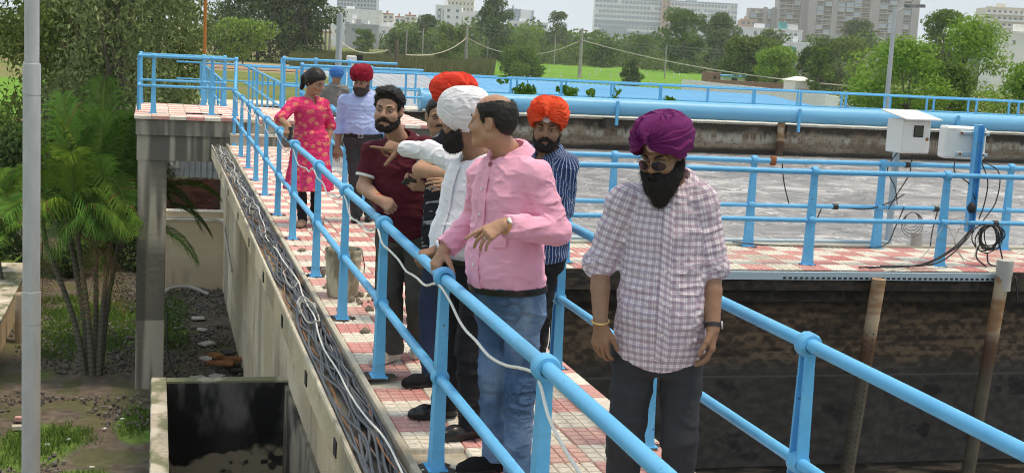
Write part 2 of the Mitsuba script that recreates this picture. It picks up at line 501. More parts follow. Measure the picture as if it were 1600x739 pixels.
# steel angle under the tile edge, with slots
ang = [box(5.1, 8.42, 11.955, 12.0, -0.035, -0.008), box(5.1, 8.42, 11.955, 11.962, -0.085, -0.035)]
for i in range(40):
    ang.append(box(6.0 + i * 0.06, 6.035 + i * 0.06, 11.950, 11.9545, -0.075, -0.055))
thing('slotted_angle', 'long grey steel angle bolted along the tiled edge above the pit', 'steel angle', shape=S(cat(ang[:2]), 'mat_angle'))
part('slotted_angle', 'slot_strip', S(cat(ang[2:]), 'mat_dark'))
stuff_part('slotted_angle__slot_strip')

# tank walls
thing('pit_wall', 'dark wall of the drained pit with brown sludge tide marks', 'wall', shape=S(cat([box(2.9, 40, 12.35, 12.75, -2.7, -0.2), box(2.66, 40, 12.14, 12.35, -0.34, -0.2)]), 'mat_pitwall'))
thing('pit_side_wall', 'dark pit wall under the right edge of the tiled walkway', 'wall', shape=S(box(2.2, 2.6, 0, 24, -4.6, -0.2), 'mat_pitwall'))
struct('pit_sludge', S(grid(2.4, 40, 4, -3, 12.5, 4, lambda x, y: x * 0 - 2.12), 'mat_sludge'))
struct('tank_water', S(grid(2.6, 75, 4, 12.6, 39.9, 4, lambda x, y: x * 0 - 1.1), 'mat_aerated'))
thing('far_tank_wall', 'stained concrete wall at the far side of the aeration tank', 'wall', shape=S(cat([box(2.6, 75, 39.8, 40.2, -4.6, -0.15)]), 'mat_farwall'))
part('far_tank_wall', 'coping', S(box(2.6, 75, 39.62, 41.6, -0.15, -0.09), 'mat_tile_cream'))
thing('walkway_wall', 'long pale concrete tank wall under the cables on the left of the walkway', 'wall', shape=S(box(1.70, 2.0, 9.0, 41, -5, -0.20), 'mat_wall'))
# sloped soffit: bracket of the cantilevered edge
part('walkway_wall', 'edge_beam', S(trimesh.convex.convex_hull(np.array([[0.98, y, z] for y in (3.0, 24.8) for z in (-0.05, -0.24)] + [[1.24, y, -0.05] for y in (3.0, 24.8)] + [[1.71, y, z] for y in (3.0, 24.8) for z in (-0.21, -0.55)])), 'mat_wall'))
for y in (7.05, 8.55, 10.3, 12.2, 14.2, 16.2, 18.5, 20.6):
    part('walkway_wall', 'slot', S(box(0.972, 0.99, y, y + 0.10, -0.19, -0.10), 'mat_dark'))
part('walkway_wall', 'ledge_lip', S(box(0.98, 1.0, 3.0, 24.6, -0.05, -0.02), 'mat_concrete'))
# concrete box below the walkway
bx = thing('concrete_box', 'open concrete chamber with blackened inside standing against the tank wall', 'chamber',
           shape=S(cat([box(0.19, 1.70, 16.9, 17.1, G - .2, -2.36), box(0.2, 1.7, 9.5, 16.9, G - .2, -4.3)]), 'mat_boxwall'))
part(bx, 'side_wall', S(box(0.0, 0.19, 9.5, 17.1, G - .2, -2.36), 'mat_mossrim'))
part(bx, 'coping', S(cat([box(0.19, 1.70, 16.9, 17.1, -2.36, -2.335), box(0.01, 0.185, 9.5, 17.1, -2.36, -2.33)]), 'mat_mossrim'))
part(bx, 'lining', S(cat([box(1.655, 1.70, 9.5, 16.9, G, -2.40)]), 'mat_lining'))
princ('lining', lambda p, n, uv: mix(mix((0.20, 0.185, 0.15), (0.34, 0.30, 0.23), fbm(p.x, p.y * 2, p.z * 1.5, 4)), (0.03, 0.03, 0.03), smoothstep(0.42, 0.62, fbm(p.x, p.y * 1.6 + 9, p.z * 0.9, 4)) * 0.9), 0.9, 0.15)
part(bx, 'outlet', S(xf(tube([[0, 0, 0], [0.03, 0, 0]], 0.17, 20), [[1, 0, 0, 1.62], [0, 0.7, 0, 15.3], [0, 0, 1.7, -3.35], [0, 0, 0, 1]]), 'mat_dark'))

# raised footbridge at the far end
pf = struct('footbridge', S(cat([box(-0.32, 5.0, 24.55, 28.4, 0.12, 0.40), box(-0.30, 1.62, 24.6, 25.0, -0.33, 0.12), box(4.2, 4.6, 24.6, 28.3, -4.6, 0.12), box(1.62, 5.0, 24.95, 25.2, -0.2, 0.12)]), 'mat_column'))
for red in (True, False):
    tl = S(box(0, .294, 0, .294, 0.40, 0.46, .004), 'mat_tile_red' if red else 'mat_tile_cream')
    for ix in range(18):
        for iy in range(13):
            if ((ix + iy) % 2 == 1) == red:
                part(pf, 'tile', {**tl, 'to_world': T().translate([-0.35 + ix * TS, 24.5 + iy * TS, float(rng.uniform(-.003, .003))])})
part(pf, 'gap_cover', S(box(0.55, 1.2, 25.35, 25.45, 0.46, 0.475), 'mat_dark'))
part(pf, 'step', S(cat([box(1.3, 2.62, 24.3, 24.56, -0.03, 0.17, .006)]), 'mat_column'))
part(pf, 'step_tile', S(cat([box(1.3, 2.62, 24.28, 24.56, 0.17, 0.20)]), 'mat_tile_cream'))
thing('concrete_column', 'stained grey concrete column carrying the left end of the footbridge', 'column', shape=S(box(-0.28, 0.22, 24.62, 25.1, G - .2, 0.11, 0.012), 'mat_column'))
thing('concrete_column', 'rear concrete column of the footbridge behind the front one', 'column', shape=S(box(-0.28, 0.2, 27.7, 28.1, G - .2, 0.11, 0.012), 'mat_column'))

# tan wall, brick wall and sheets seen under the footbridge
tw = thing('tan_wall', 'low tan rendered wall under the footbridge with a stepped top', 'wall', shape=S(box(0.1, 1.70, 34.0, 34.3, G - .2, -2.74), 'mat_tanwall'))
part(tw, 'ledge', S(box(0.1, 1.70, 33.97, 34.35, -2.74, -2.70), 'mat_tile_cream'))
part(tw, 'upper_wall', S(box(0.1, 1.70, 34.3, 34.6, -2.74, -2.56), 'mat_tanwall'))
princ('tanwall', lambda p, n, uv: mix(mix((0.56, 0.45, 0.30), (0.70, 0.60, 0.43), fbm(p.x * 2, p.y * 2, p.z * 2, 4)), (0.30, 0.25, 0.19), smoothstep(0.5, 0.8, fbm(p.x * 3, 0, p.z * .6, 3)) * .7), 0.9, 0.15)
part(tw, 'ledge', S(box(0.1, 1.70, 34.25, 34.65, -2.56, -2.53), 'mat_tile_cream'))
princ('brick_dark', lambda p, n, uv: mix((0.085, 0.03, 0.024), (0.19, 0.075, 0.055), cell_rand(p.x * 4.3 + 0.5 * dr.floor(p.z * 12), dr.floor(p.z * 12), 2)) * (0.7 + 0.6 * noise(p.x * 40, p.y * 40, p.z * 40)), 0.9, 0.15)
princ('mortar', (0.10, 0.075, 0.06), 0.95, 0.1)
bw = thing('brick_wall', 'dark red brick wall in the shade under the footbridge', 'brick wall', shape=S(box(0.0, 1.70, 36.03, 36.3, G - .2, -1.94), 'mat_mortar'))
BRK = S(box(0, 0.222, 0, 0.045, 0, 0.064), 'mat_brick_dark')
for r in range(11):
    for c in range(12):
        x = 0.0 + c * 0.235 + (r % 2) * 0.11
        if x < 1.5:
            part(bw, 'brick', {**BRK, 'to_world': T().translate([x, 36.015 - float(rng.uniform(0, .012)), -2.74 + r * 0.075])})
sh = thing('metal_sheet_screen', 'grey corrugated metal sheets above the brick wall under the footbridge', 'metal sheet')
for i in range(3):
    x = np.linspace(0.0, 1.70, 80)
    y = 38 + i * 0.03
    z0, z1 = -2.1 + i * 0.24, -1.9 + i * 0.24 + 0.05
    yy = y + 0.02 * np.sin(x * 40)
    v = np.concatenate([np.stack([x, yy, 0 * x + z0], 1), np.stack([x, yy + .08, 0 * x + z1], 1)])
    a = np.arange(79)
    part(sh, 'sheet', S(trimesh.Trimesh(v, np.vstack([np.stack([a, a + 1, a + 81], 1), np.stack([a, a + 81, a + 80], 1)]), process=False), 'mat_steel'))
thing('bent_pipe', 'pale bent plastic pipe lying along the foot of the tan wall', 'pipe', shape=S(tube(spline([[0.2, 33.0, G + .06], [0.45, 33.5, G + .16], [0.9, 33.6, G + .17], [1.35, 33.3, G + .05]]), 0.045, 8), 'mat_cable_pale'))
thing('wall_pipe', 'thin cream pipe running along the ledge and down the tank wall', 'pipe', shape=S(tube(spline([[.2, 33.9, -2.66], [1.55, 33.85, -2.67], [1.66, 32.6, -2.85], [1.67, 30.8, -3.1], [1.67, 29.6, -3.2]]), 0.022, 6), 'mat_cable_pale'))

# small tank on the left edge
pt = thing('settling_tank', 'small low tank with pale green water and a tan kerb at the left edge', 'tank',
           shape=S(cat([box(-3.35, -2.85, 20.5, 33.6, G - .2, -3.82), box(-9, -3.35, 33.2, 33.6, G - .2, -3.82)]), 'mat_tan'))
princ('tan', lambda p, n, uv: mix((0.33, 0.25, 0.165), (0.46, 0.37, 0.26), fbm(p.x * 4, p.y * 4, p.z * 4, 4)), 0.9, 0.15)
part(pt, 'kerb', S(cat([box(-3.38, -2.82, 20.4, 33.7, -3.82, -3.77), box(-9, -3.38, 33.15, 33.7, -3.82, -3.77)]), 'mat_mossrim'))
princ('pondwater', (0.20, 0.27, 0.23), 0.06, 0.6)
part(pt, 'water', S(grid(-9, -3.35, 2, 26.0, 33.2, 2, lambda x, y: x * 0 - 3.98), 'mat_pondwater'))
part(pt, 'cross_wall', S(box(-9, -3.35, 25.6, 26.0, G, -3.83), 'mat_tan'))
thing('bollard', 'short tan concrete post standing beside the small tank', 'post', shape=S(xf(tube([[0, 0, 0], [0, 0, 1.02], [0, 0, 1.06]], [0.105, 0.10, 0.08], 14), rotz(0, (-2.58, 28.4, G - .03))), 'mat_tan'))
# ---------------------------------------------------------------- railings
HT, HM = 0.9515, 0.46
princ('grime', (0.075, 0.065, 0.055), .95, .1)
_fl = []


def post_mesh(h=HT, axis='y', w=0.095, top=0.058):
    """tapered channel post: wide web, two flanges, flared foot; web faces across the rail"""
    def sect(z, s, d):
        # channel open towards +x
        return [(-d, -s, z), (-d, s, z), (d, s, z), (d, s - .012, z), (-d + .014, s - .012, z), (-d + .014, -s + .012, z), (d, -s + .012, z), (d, -s, z)]
    zs = [(0.0, w * .62, .034), (0.05, w * .52, .032), (0.12, w * .49, .030), (h - .06, top * .5, .022), (h - .02, top * .5, .022)]
    v = np.array([q for z, s, d in zs for q in sect(z, s, d)])
    n = 8; f = []
    for i in range(len(zs) - 1):
        for j in range(n):
            a, b = i * n + j, i * n + (j + 1) % n
            f += [[a, b, b + n], [a, b + n, a + n]]
    m = trimesh.Trimesh(v, np.array(f), process=False)
    rivets = [xf(trimesh.creation.icosphere(1, 0.009), [[.5, 0, 0, -0.030 + 0.004 * i], [0, 1, 0, .012 * (-1) ** i], [0, 0, 1, 0.2 + 0.17 * i], [0, 0, 0, 1]]) for i in range(4)]
    m = cat([m, box(-.05, .05, -w * .75, w * .75, 0.0, 0.008)] + rivets)
    if axis == 'x':
        m = xf(m, rotz(math.pi / 2))
    return m


def collar(r=0.047, axis='y', n=14):
    pr = [(-.036, .031), (-.034, r * .86), (-.022, r), (.022, r), (.034, r * .86), (.036, .031)]
    m = lathe([(q, z) for z, q in pr], n)
    R = np.array([[1, 0, 0, 0], [0, 0, 1, 0], [0, -1, 0, 0], [0, 0, 0, 1]], float) if axis == 'y' else np.array([[0, 0, 1, 0], [0, 1, 0, 0], [-1, 0, 0, 0], [0, 0, 0, 1]], float)
    return xf(m, R)


PLY = {}


def shared(k, fn, m='mat_blue', smooth=35):
    if k not in PLY:
        PLY[k] = S(fn(), m, smooth=smooth)
    return PLY[k]


def railing(key, axis, c, posts, a0, a1, z0=0.0, r=0.028, rm=0.025, fine=True, h=HT, hm=HM, flip=False, sag=None):
    """axis: the direction it runs; c: the fixed coordinate; posts along the axis"""
    P = (lambda s, z: [c, s, z]) if axis == 'y' else (lambda s, z: [s, c, z])
    for s in posts:
        m = T().translate(P(float(s), z0))
        if flip:
            m = m.rotate([0, 0, 1], 180)
        k = f'post{axis}{h}{fine}'
        if fine and z0 == 0.0:
            g_ = np.random.default_rng(int(s * 100)); a_ = np.arange(15) * .4189; rr_g = g_.uniform(.055, .13, 15)
            gv = np.vstack([np.stack([P(float(s), 0)[0] + rr_g * np.cos(a_), P(float(s), 0)[1] + rr_g * np.sin(a_), np.full(15, .0032)], 1), [[*P(float(s), 0)[:2], .0032]]])
            part(key, 'base_grime', S(trimesh.Trimesh(gv, np.array([[i, (i + 1) % 15, 15] for i in range(15)]), process=False), 'mat_grime'))
        part(key, 'post', {**shared(k, lambda: post_mesh(h, axis) if fine else xf(box(-.022, .022, -.03, .03, 0, h), rotz(0 if axis == 'y' else math.pi / 2))), 'to_world': m})
        if fine:
            for z in (h, hm):
                part(key, 'collar', {**shared(f'col{axis}{z == h}', lambda: collar(0.053 if z == h else 0.045, axis)), 'to_world': T().translate(P(float(s), z0 + z))})
    n = max(2, int(abs(a1 - a0) / 0.8))
    ss = np.linspace(a0, a1, n)
    for nm, z, rr in (('top_rail', h, r), ('mid_rail', hm, rm)):
        pts = [P(s, z0 + z + 0.004 * math.sin(s * 1.7)) for s in ss]
        part(key, nm, S(tube(pts, rr, 16 if fine else 8), 'mat_blue', smooth=40))


LX, RX = 1.362, 2.56
lr = thing('railing', 'blue pipe railing along the left edge of the walkway with a white cable on it', 'railing')
railing(lr, 'y', LX, [2.9, 4.5, 6.27, 8.07, 9.78, 11.53, 13.6, 15.36, 17.21, 18.86, 20.49, 22.31, 24.35], 1.2, 24.35)
rr_ = thing('railing', 'blue pipe railing behind the man in the purple turban, along the pit', 'railing')
railing(rr_, 'y', RX, [3.2, 4.83, 6.55, 8.25, 10.1, 12.36], 1.2, 12.36, flip=True)
cn = thing('railing', 'near blue railing of the cross walkway, carrying the cable coil', 'railing')
railing(cn, 'x', 12.362, [2.56 + 1.3, 4.95, 6.46, 7.98, 9.55, 11.1, 12.7], 2.56, 14.2)
cf = thing('railing', 'far blue railing of the cross walkway, beside the frothing tank', 'railing')
railing(cf, 'x', 13.525, [3.2, 4.72, 6.33, 7.9, 9.55, 11.1, 12.7, 14.3], 2.56, 15.5)
rb = thing('railing', 'blue railing behind the woman and the man in light blue, tank side', 'railing')
railing(rb, 'y', RX, [13.53, 15.2, 16.9, 18.6, 20.3, 22.0, 24.3], 13.53, 24.3, flip=True)
f1 = thing('railing', 'front blue railing on the raised footbridge at the left', 'railing')
railing(f1, 'x', 25.25, [-0.03, 1.0, 1.42], -0.30, 1.42, z0=0.46, h=1.02, hm=0.49)
part(f1, 'end_drop', S(tube(spline([[1.42, 25.25, 1.48], [1.40, 24.9, 1.2], [1.365, 24.4, 0.97]], 5), 0.027, 10), 'mat_blue', smooth=40))
f2 = thing('railing', 'rear blue railing on the raised footbridge at the left, open to the far walkway', 'railing')
railing(f2, 'x', 28.2, [-0.28, 0.95, 1.36], -0.30, 1.36, z0=0.46, h=0.98, hm=0.47)
part(f2, 'end_rail', S(cat([tube([[-0.29, 25.25, 1.48], [-0.29, 28.2, 1.44]], .027), tube([[-0.29, 25.25, .95], [-0.29, 28.2, .93]], .025), bar([-0.29, 26.1, .46], [-0.29, 26.1, 1.47], .04)]), 'mat_blue', smooth=40))
f3 = thing('railing', 'blue railing of the footbridge behind the woman and the man in the dark red turban', 'railing')
railing(f3, 'x', 28.2, [2.55, 3.2, 3.9], 2.5, 4.9, z0=0.46, h=1.02, hm=0.47)
part(f3, 'end_drop', S(tube([[2.5, 28.2, 1.48], [2.52, 28.0, 0.46]], 0.027, 10), 'mat_blue', smooth=40))
f4 = thing('railing', 'short blue railing on the tank side of the footbridge with a square blue plate', 'railing')
railing(f4, 'x', 25.3, [2.62, 3.9], 2.6, 4.9, z0=0.46, h=0.98, hm=0.47)
part(f4, 'plate', S(box(3.28, 3.62, 26.6, 26.63, 0.86, 1.40, .006), 'mat_blue'))
part(f4, 'plate_post', S(box(3.32, 3.36, 26.58, 26.6, 0.46, 0.9), 'mat_blue'))
g1 = thing('railing', 'left blue railing of the walkway beyond the footbridge', 'railing')
railing(g1, 'y', LX - .02, [28.9, 30.6, 32.3, 34.0, 35.7, 37.4, 39.1], 28.7, 40, fine=False)
g2 = thing('railing', 'right blue railing of the walkway beyond the footbridge', 'railing')
railing(g2, 'y', RX, [28.9, 30.6, 32.3, 34.0, 35.7, 37.4, 39.1], 28.7, 40, fine=False)
h1 = thing('railing', 'blue railing on the far tank wall directly above the big pipe', 'railing')
railing(h1, 'x', 40.05, list(np.arange(4.0, 46, 1.62)), 2.5, 46, fine=False)
h2 = thing('railing', 'second blue railing on the far tank wall behind the first, before the trees', 'railing')
railing(h2, 'x', 41.35, list(np.arange(1.3, 46, 1.62)), 0.6, 46, fine=False)

# ---------------------------------------------------------------- big pipe and what hangs on the far wall
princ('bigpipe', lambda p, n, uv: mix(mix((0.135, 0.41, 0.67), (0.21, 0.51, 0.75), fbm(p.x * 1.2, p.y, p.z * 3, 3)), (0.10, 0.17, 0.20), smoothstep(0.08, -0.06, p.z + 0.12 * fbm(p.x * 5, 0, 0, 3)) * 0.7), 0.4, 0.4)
bp = thing('air_pipe', 'large light blue pipe running along the top of the far tank wall', 'pipe', shape=S(tube([[7.75, 39.45, 0.235], [46, 39.45, 0.235]], 0.27, 28), 'mat_bigpipe', smooth=40))
part(bp, 'flange', S(cat([tube([[7.55, 39.45, 0.235], [7.63, 39.45, 0.235]], 0.34, 24), tube([[7.63, 39.45, 0.235], [7.75, 39.45, 0.235]], 0.285, 24)]), 'mat_bigpipe', smooth=40))
for x in (13.6, 19.7, 25.4, 31):
    part(bp, 'strap', S(box(x, x + 0.09, 39.10, 39.17, -0.30, 0.45, .008), 'mat_blue'))
    part(bp, 'bracket', S(box(x - 0.22, x + 0.2, 39.35, 39.8, -0.42, -0.12, .01), 'mat_farwall'))
dp = thing('drop_pipe', 'rusty vertical pipe with a flange on the far tank wall below the big blue pipe', 'pipe', shape=S(tube([[19.35, 39.55, -0.02], [19.35, 39.55, -1.3]], 0.12, 14), 'mat_rustpipe', smooth=40))
part(dp, 'flange', S(tube([[19.35, 39.55, -0.56], [19.35, 39.55, -0.62]], 0.20, 14), 'mat_rustpipe', smooth=30))

# pit pipes
for i, (x0, zt, lab) in enumerate(((7.0, -0.06, 'rusty perforated pipe standing in the pit, left of the two'), (8.42, 0.12, 'rusty pipe at the right edge of the pit, pale cream at its top'))):
    k = thing('pit_pipe', lab, 'pipe', shape=S(tube([[x0 - .02 * j, 11.86, zt - .25 * j] for j in range(10)], 0.068, 18), 'mat_rustpipe', smooth=40))
    part(k, 'rim', S(tube([[x0, 11.86, zt], [x0, 11.86, zt + .006]], 0.072, 18), 'mat_rustpipe', smooth=30))
    if i == 0:
        hs = []
        for j in range(26):
            for a in (-.5, .55):
                z = -0.62 - j * 0.058
                c, s_ = math.sin(a - 0.5), -math.cos(a - 0.5)
                hs.append(trimesh.creation.icosphere(1, 0.0085, ).apply_translation([x0 - .02 * (zt - z) / .25 + .067 * c, 11.86 + .067 * s_, z + (.02 if a > 0 else 0)]))
        stuff_part(part(k, 'hole', S(cat(hs), 'mat_dark')))
    else:
        part(k, 'cap', S(tube([[x0, 11.86, -.16], [x0, 11.86, -.02], [x0, 11.86, .0], [x0, 11.86, .15]], [.078, .078, .084, .084], 18), 'mat_cable_pale', smooth=30))
thing('stub_pipe', 'short cream pipe stub standing on the far edge of the cross walkway', 'pipe', shape=S(tube([[8.47, 13.62, -.02], [8.47, 13.62, 0.17]], 0.062, 14), 'mat_cable_pale', smooth=40))

# ---------------------------------------------------------------- instrument boxes
b1 = thing('instrument_box', 'white steel instrument box with a sloping cap and a small window, on a grey post', 'box')
R1 = rotz(0.16, (8.235, 13.62, 0)) @ np.diag([.84, .9, 1, 1])
part(b1, 'body', S(xf(box(-.235, .235, -.15, .15, 1.085, 1.46, .008), R1), 'mat_white_panel'))
part(b1, 'door', S(xf(box(-.225, .225, -.163, -.152, 1.10, 1.44, .004), R1), 'mat_white_panel'))
part(b1, 'window', S(xf(cat([box(-.06, .10, -.170, -.164, 1.27, 1.40)]), R1), 'mat_dark'))
part(b1, 'pane', S(xf(box(-.048, .088, -.173, -.1705, 1.282, 1.388), R1), 'mat_glass_dark'))
part(b1, 'lock', S(xf(tube([[.17, -.163, 1.25], [.17, -.18, 1.25]], .019, 12), R1), 'mat_rust'))
part(b1, 'cap', S(xf(trimesh.convex.convex_hull(np.array([[x, y, z + dz] for x in (-.30, .31) for y, z in ((-.27, 1.465), (.22, 1.545)) for dz in (0, .012)])), R1), 'mat_white_panel'))
part(b1, 'post', S(xf(box(-.04, .04, .16, .22, -.3, 1.2, .006), R1), 'mat_angle'))
b2 = thing('instrument_box', 'white instrument box seen from its back, strapped to a blue post on the near railing', 'box')
R2 = rotz(-0.22, (8.285, 12.62, 0)) @ np.diag([.86, 1, 1, 1])
part(b2, 'body', S(xf(box(-.26, .25, -.10, .12, 1.115, 1.455, .02), R2), 'mat_white_panel'))
part(b2, 'strap', S(xf(box(-.09, .27, -.135, -.101, 1.375, 1.41, .004), R2), 'mat_angle'))
part(b2, 'strap', S(xf(box(-.12, .27, -.135, -.101, 1.155, 1.19, .004), R2), 'mat_angle'))
part(b2, 'bolt', S(xf(cat([tube([[x, -.13, z], [x, -.155, z]], .014, 8) for x in (-.08, .2) for z in (1.172, 1.392)]), R2), 'mat_rust'))
part(b2, 'post', S(xf(cat([box(.06, .15, -.19, -.136, 0.36, 1.49, .006), box(.06, .068, -.25, -.19, 0.36, 1.49), box(.142, .15, -.25, -.19, 0.36, 1.49)]), R2), 'mat_blue'))

# ---------------------------------------------------------------- cables
# bundle on the ledge beside the walkway
rng = np.random.default_rng(5)
for i in range(34):
    y0, y1 = 3.4, 24.6
    if i % 3 == 1:
        y0 = rng.uniform(4, 12)
    if i % 4 == 2:
        y1 = rng.uniform(12, 22)
    x0 = rng.uniform(1.03, 1.21)
    ys = np.arange(y0, y1, 0.42)
    xs = 1.12 + np.clip((x0 - 1.12) + np.cumsum(rng.normal(0, .04, len(ys))) * .5 + .035 * np.sin(ys * rng.uniform(1, 4) + i), -.10, .10)
    zs = -0.035 + rng.uniform(0, .055) * np.exp(-((xs - 1.12) / .08) ** 2) + rng.uniform(0, .012, len(ys))
    xs = xs - np.clip((ys - 17) / 8, 0, 1) * .05
    m = ['mat_cable_grey', 'mat_cable_grey', 'mat_cable_black', 'mat_cable_grey', 'mat_cable_pale', 'mat_cable_grey', 'mat_cable_tan'][i % 7]
    r = [.0075, .009, .007, .006, .0055, .008, .005][i % 7]
    lab = {'mat_cable_grey': 'grey cable in the bundle lying on the ledge beside the walkway', 'mat_cable_black': 'black cable in the bundle lying on the ledge beside the walkway',
           'mat_cable_pale': 'pale cable in the bundle lying on the ledge beside the walkway', 'mat_cable_tan': 'orange brown cable in the bundle on the ledge beside the walkway'}[m]
    thing('ledge_cable', lab, 'cable', {'mat_cable_grey': 'grey cables on the ledge', 'mat_cable_black': 'black cables on the ledge', 'mat_cable_pale': 'pale cables on the ledge', 'mat_cable_tan': 'orange brown cables on the ledge'}[m],
          shape=S(tube(spline(np.stack([xs, ys, zs], 1), 4), r, 6), m, smooth=60))
# loose loops on the bundle further off
for i in range(26):
    y = rng.uniform(9, 24); a = np.linspace(0, 2 * np.pi * rng.uniform(.5, 1.0), 14)
    ln, w = rng.uniform(.25, .6), rng.uniform(.03, .07)
    pts = np.stack([1.12 - .003 * (y - 10) + w * np.cos(a), y + ln * np.sin(a), .02 + .03 * np.sin(a * 1.5 + i) ** 2 + .02 * rng.random(14)], 1)
    m = ['mat_cable_pale', 'mat_cable_grey', 'mat_cable_pale', 'mat_cable_pale'][i % 4]
    thing('cable_loop', 'loose pale loop of cable on top of the ledge bundle' if m == 'mat_cable_pale' else 'loose grey loop of cable on top of the ledge bundle', 'cable', 'pale cable loops' if m == 'mat_cable_pale' else 'grey cable loops',
          shape=S(tube(spline(pts, 3), .0065, 6), m, smooth=60))
ys = np.arange(3.6, 24, .5)
thing('white_ledge_cable', 'long white cable lying on top of the grey cable bundle on the ledge', 'cable',
      shape=S(tube(spline(np.stack([1.13 + .03 * np.sin(ys * 1.3) + .012 * np.sin(ys * 4.1) - np.clip((ys - 15) / 9, 0, 1) * .03, ys, .04 + .012 * np.sin(ys * 2.2)], 1), 5), .0062, 8), 'mat_cable_white', smooth=60))
# white cable clinging to the left top rail, sagging between posts
ps = [3.0, 4.5, 6.27, 8.07, 9.78, 11.53, 13.6, 15.36, 17.21, 18.86, 20.49, 22.31, 24.3]
pts = []
for a, b in zip(ps[:-1], ps[1:]):
    for t in np.linspace(0, 1, 9)[:-1]:
        s = a + (b - a) * t
        sg = 0.03 + 0.085 * math.sin(math.pi * t) ** .8 + .012 * math.sin(s * 9) + (0.10 * math.sin(math.pi * t) if a == 3.0 else 0)
        pts.append([LX - .034 - .012 * math.sin(s * 5), s, HT - sg])
thing('rail_cable', 'white twisted cable sagging along the left railing', 'cable', shape=S(tube(spline(pts, 3), .0065, 8), 'mat_cable_white', smooth=60))
thing('cable_tie', 'thin white tie tail sticking up from the railing joint by the jeans', 'cable tie', shape=S(tube(spline([[LX, 4.53, HT + .02], [LX + .02, 4.55, HT + .08], [LX + .03, 4.58, HT + .13]]), .0018, 5), 'mat_cable_white'))
# coil on the near cross railing
cc = thing('cable_coil', 'black cable coil hanging from the near railing under the back-turned box', 'cable coil')
for i in range(9):
    a = np.linspace(0, 2 * np.pi, 26)
    R_, Rz = rng.uniform(.085, .17), rng.uniform(.10, .17)
    x0 = 8.52 + rng.uniform(-.04, .04)
    part(cc, 'loop', S(tube(np.stack([x0 + R_ * np.sin(a), 12.31 + .02 * np.cos(a * 2 + i) + .006 * i - .02, HM - .01 - Rz + Rz * np.cos(a)], 1), .0065, 6), 'mat_cable_black', smooth=60))
for i, q in enumerate([[[8.30, 12.30, .42], [8.10, 12.25, .22], [7.7, 12.2, .04], [7.15, 12.15, .02], [6.9, 12.1, .02]], [[8.32, 12.30, .44], [8.16, 12.22, .28], [7.8, 12.15, .06], [7.2, 12.2, .02]],
                       [[8.28, 12.3, .40], [8.0, 12.2, .2], [7.6, 12.12, .05], [7.0, 12.08, .02]], [[8.60, 12.30, .35], [8.66, 12.28, .15], [8.68, 12.22, .01], [8.66, 12.0, -.05], [8.66, 11.93, -.3]],
                       [[8.42, 12.3, .3], [8.36, 12.28, .12], [8.44, 12.2, .02]], [[8.5, 12.3, .16], [8.5, 12.25, .05], [8.6, 12.2, .02]]]):
    thing('trailing_cable', ['thick black cable running from the coil far left along the tiles', 'second black cable beside the thick one from the coil', 'black cable from the coil lying closest to the tile edge', 'black cable dropping from the coil past the tiled edge beside the right pit pipe', 'short black cable tail hanging under the left of the coil', 'short black cable tail hanging under the middle of the coil'][i], 'cable', 'black cables trailing from the coil', shape=S(tube(spline(q, 8), .008, 6), 'mat_cable_black', smooth=60))
for i, q in enumerate([[[8.2, 12.34, .46], [8.10, 12.3, .3], [8.14, 12.28, .15], [8.3, 12.25, .08], [8.38, 12.3, .35]], [[8.0, 12.33, .47], [8.12, 12.26, .2], [8.2, 12.2, .02]], [[8.02, 12.33, .5], [8.2, 12.3, .52], [8.22, 12.31, .42], [8.05, 12.32, .4], [7.95, 12.34, .47]],
                       [[7.98, 12.33, .46], [7.8, 12.28, .2], [7.55, 12.2, .02], [7.1, 11.97, .0]]]):
    thing('pale_wire', ['pale wire looping under the near rail beside the back-turned box', 'pale wire hanging straight from the near rail to the tiles', 'small pale wire loop around the near rail by the blue post', 'pale wire running from the near rail down over the tile edge'][i], 'wire', 'pale wires on the near cross railing', shape=S(tube(spline(q, 8), .0045, 5), 'mat_cable_pale', smooth=60))
for i, q in enumerate([[[8.12, 13.6, 1.1], [7.98, 13.56, .9], [8.08, 13.54, .7], [8.14, 13.55, .5]], [[8.3, 13.6, 1.1], [8.26, 13.56, .85], [8.12, 13.54, .62], [8.0, 13.5, .45]], [[8.2, 13.5, .48], [8.1, 13.48, .25], [7.98, 13.46, .05], [7.6, 13.4, .02], [6.6, 13.4, .03], [6.1, 13.42, .06]],
                       [[6.66, 13.53, .95], [6.72, 13.55, .7], [6.8, 13.54, .46]], [[7.2, 13.54, .46], [7.12, 13.55, .2], [7.08, 13.5, .02]], [[8.66, 13.54, .46], [8.62, 13.55, .2], [8.58, 13.5, .02]],
                       [[7.3, 13.52, .47], [7.7, 13.5, .44], [8.0, 13.5, .52], [8.2, 13.52, .62]], [[8.15, 12.52, 1.12], [8.12, 12.45, .98], [8.3, 12.44, .86], [8.36, 12.4, .7]], [[8.44, 12.5, 1.12], [8.5, 12.42, .9], [8.46, 12.38, .66], [8.40, 12.36, .5]],
                       [[8.4, 12.5, 1.12], [8.62, 12.42, 1.0], [8.6, 12.38, .7], [8.45, 12.36, .48]]]):
    thing('box_cable', ['black cable bowing left under the capped instrument box', 'black cable crossing under the capped instrument box', 'black cable running from the capped box post down and left along the tiles', 'thin black cable hanging below the brown rag on the far rail', 'thin black cable hanging from the far mid rail, left of the capped box', 'thin black cable hanging from the far mid rail, right of the capped box', 'black cable along the far mid rail left of the capped box post', 'black cable leaving the bottom left of the back-turned box', 'black cable bowing right behind the blue post', 'outer black cable bowing right of the blue post'][i], 'cable', 'black cables of the instrument boxes', shape=S(tube(spline(q, 8), .0065, 6), 'mat_cable_black', smooth=60))
wc = thing('wire_coil', 'small grey wire coil hanging from the far cross railing beside the capped box', 'wire coil')
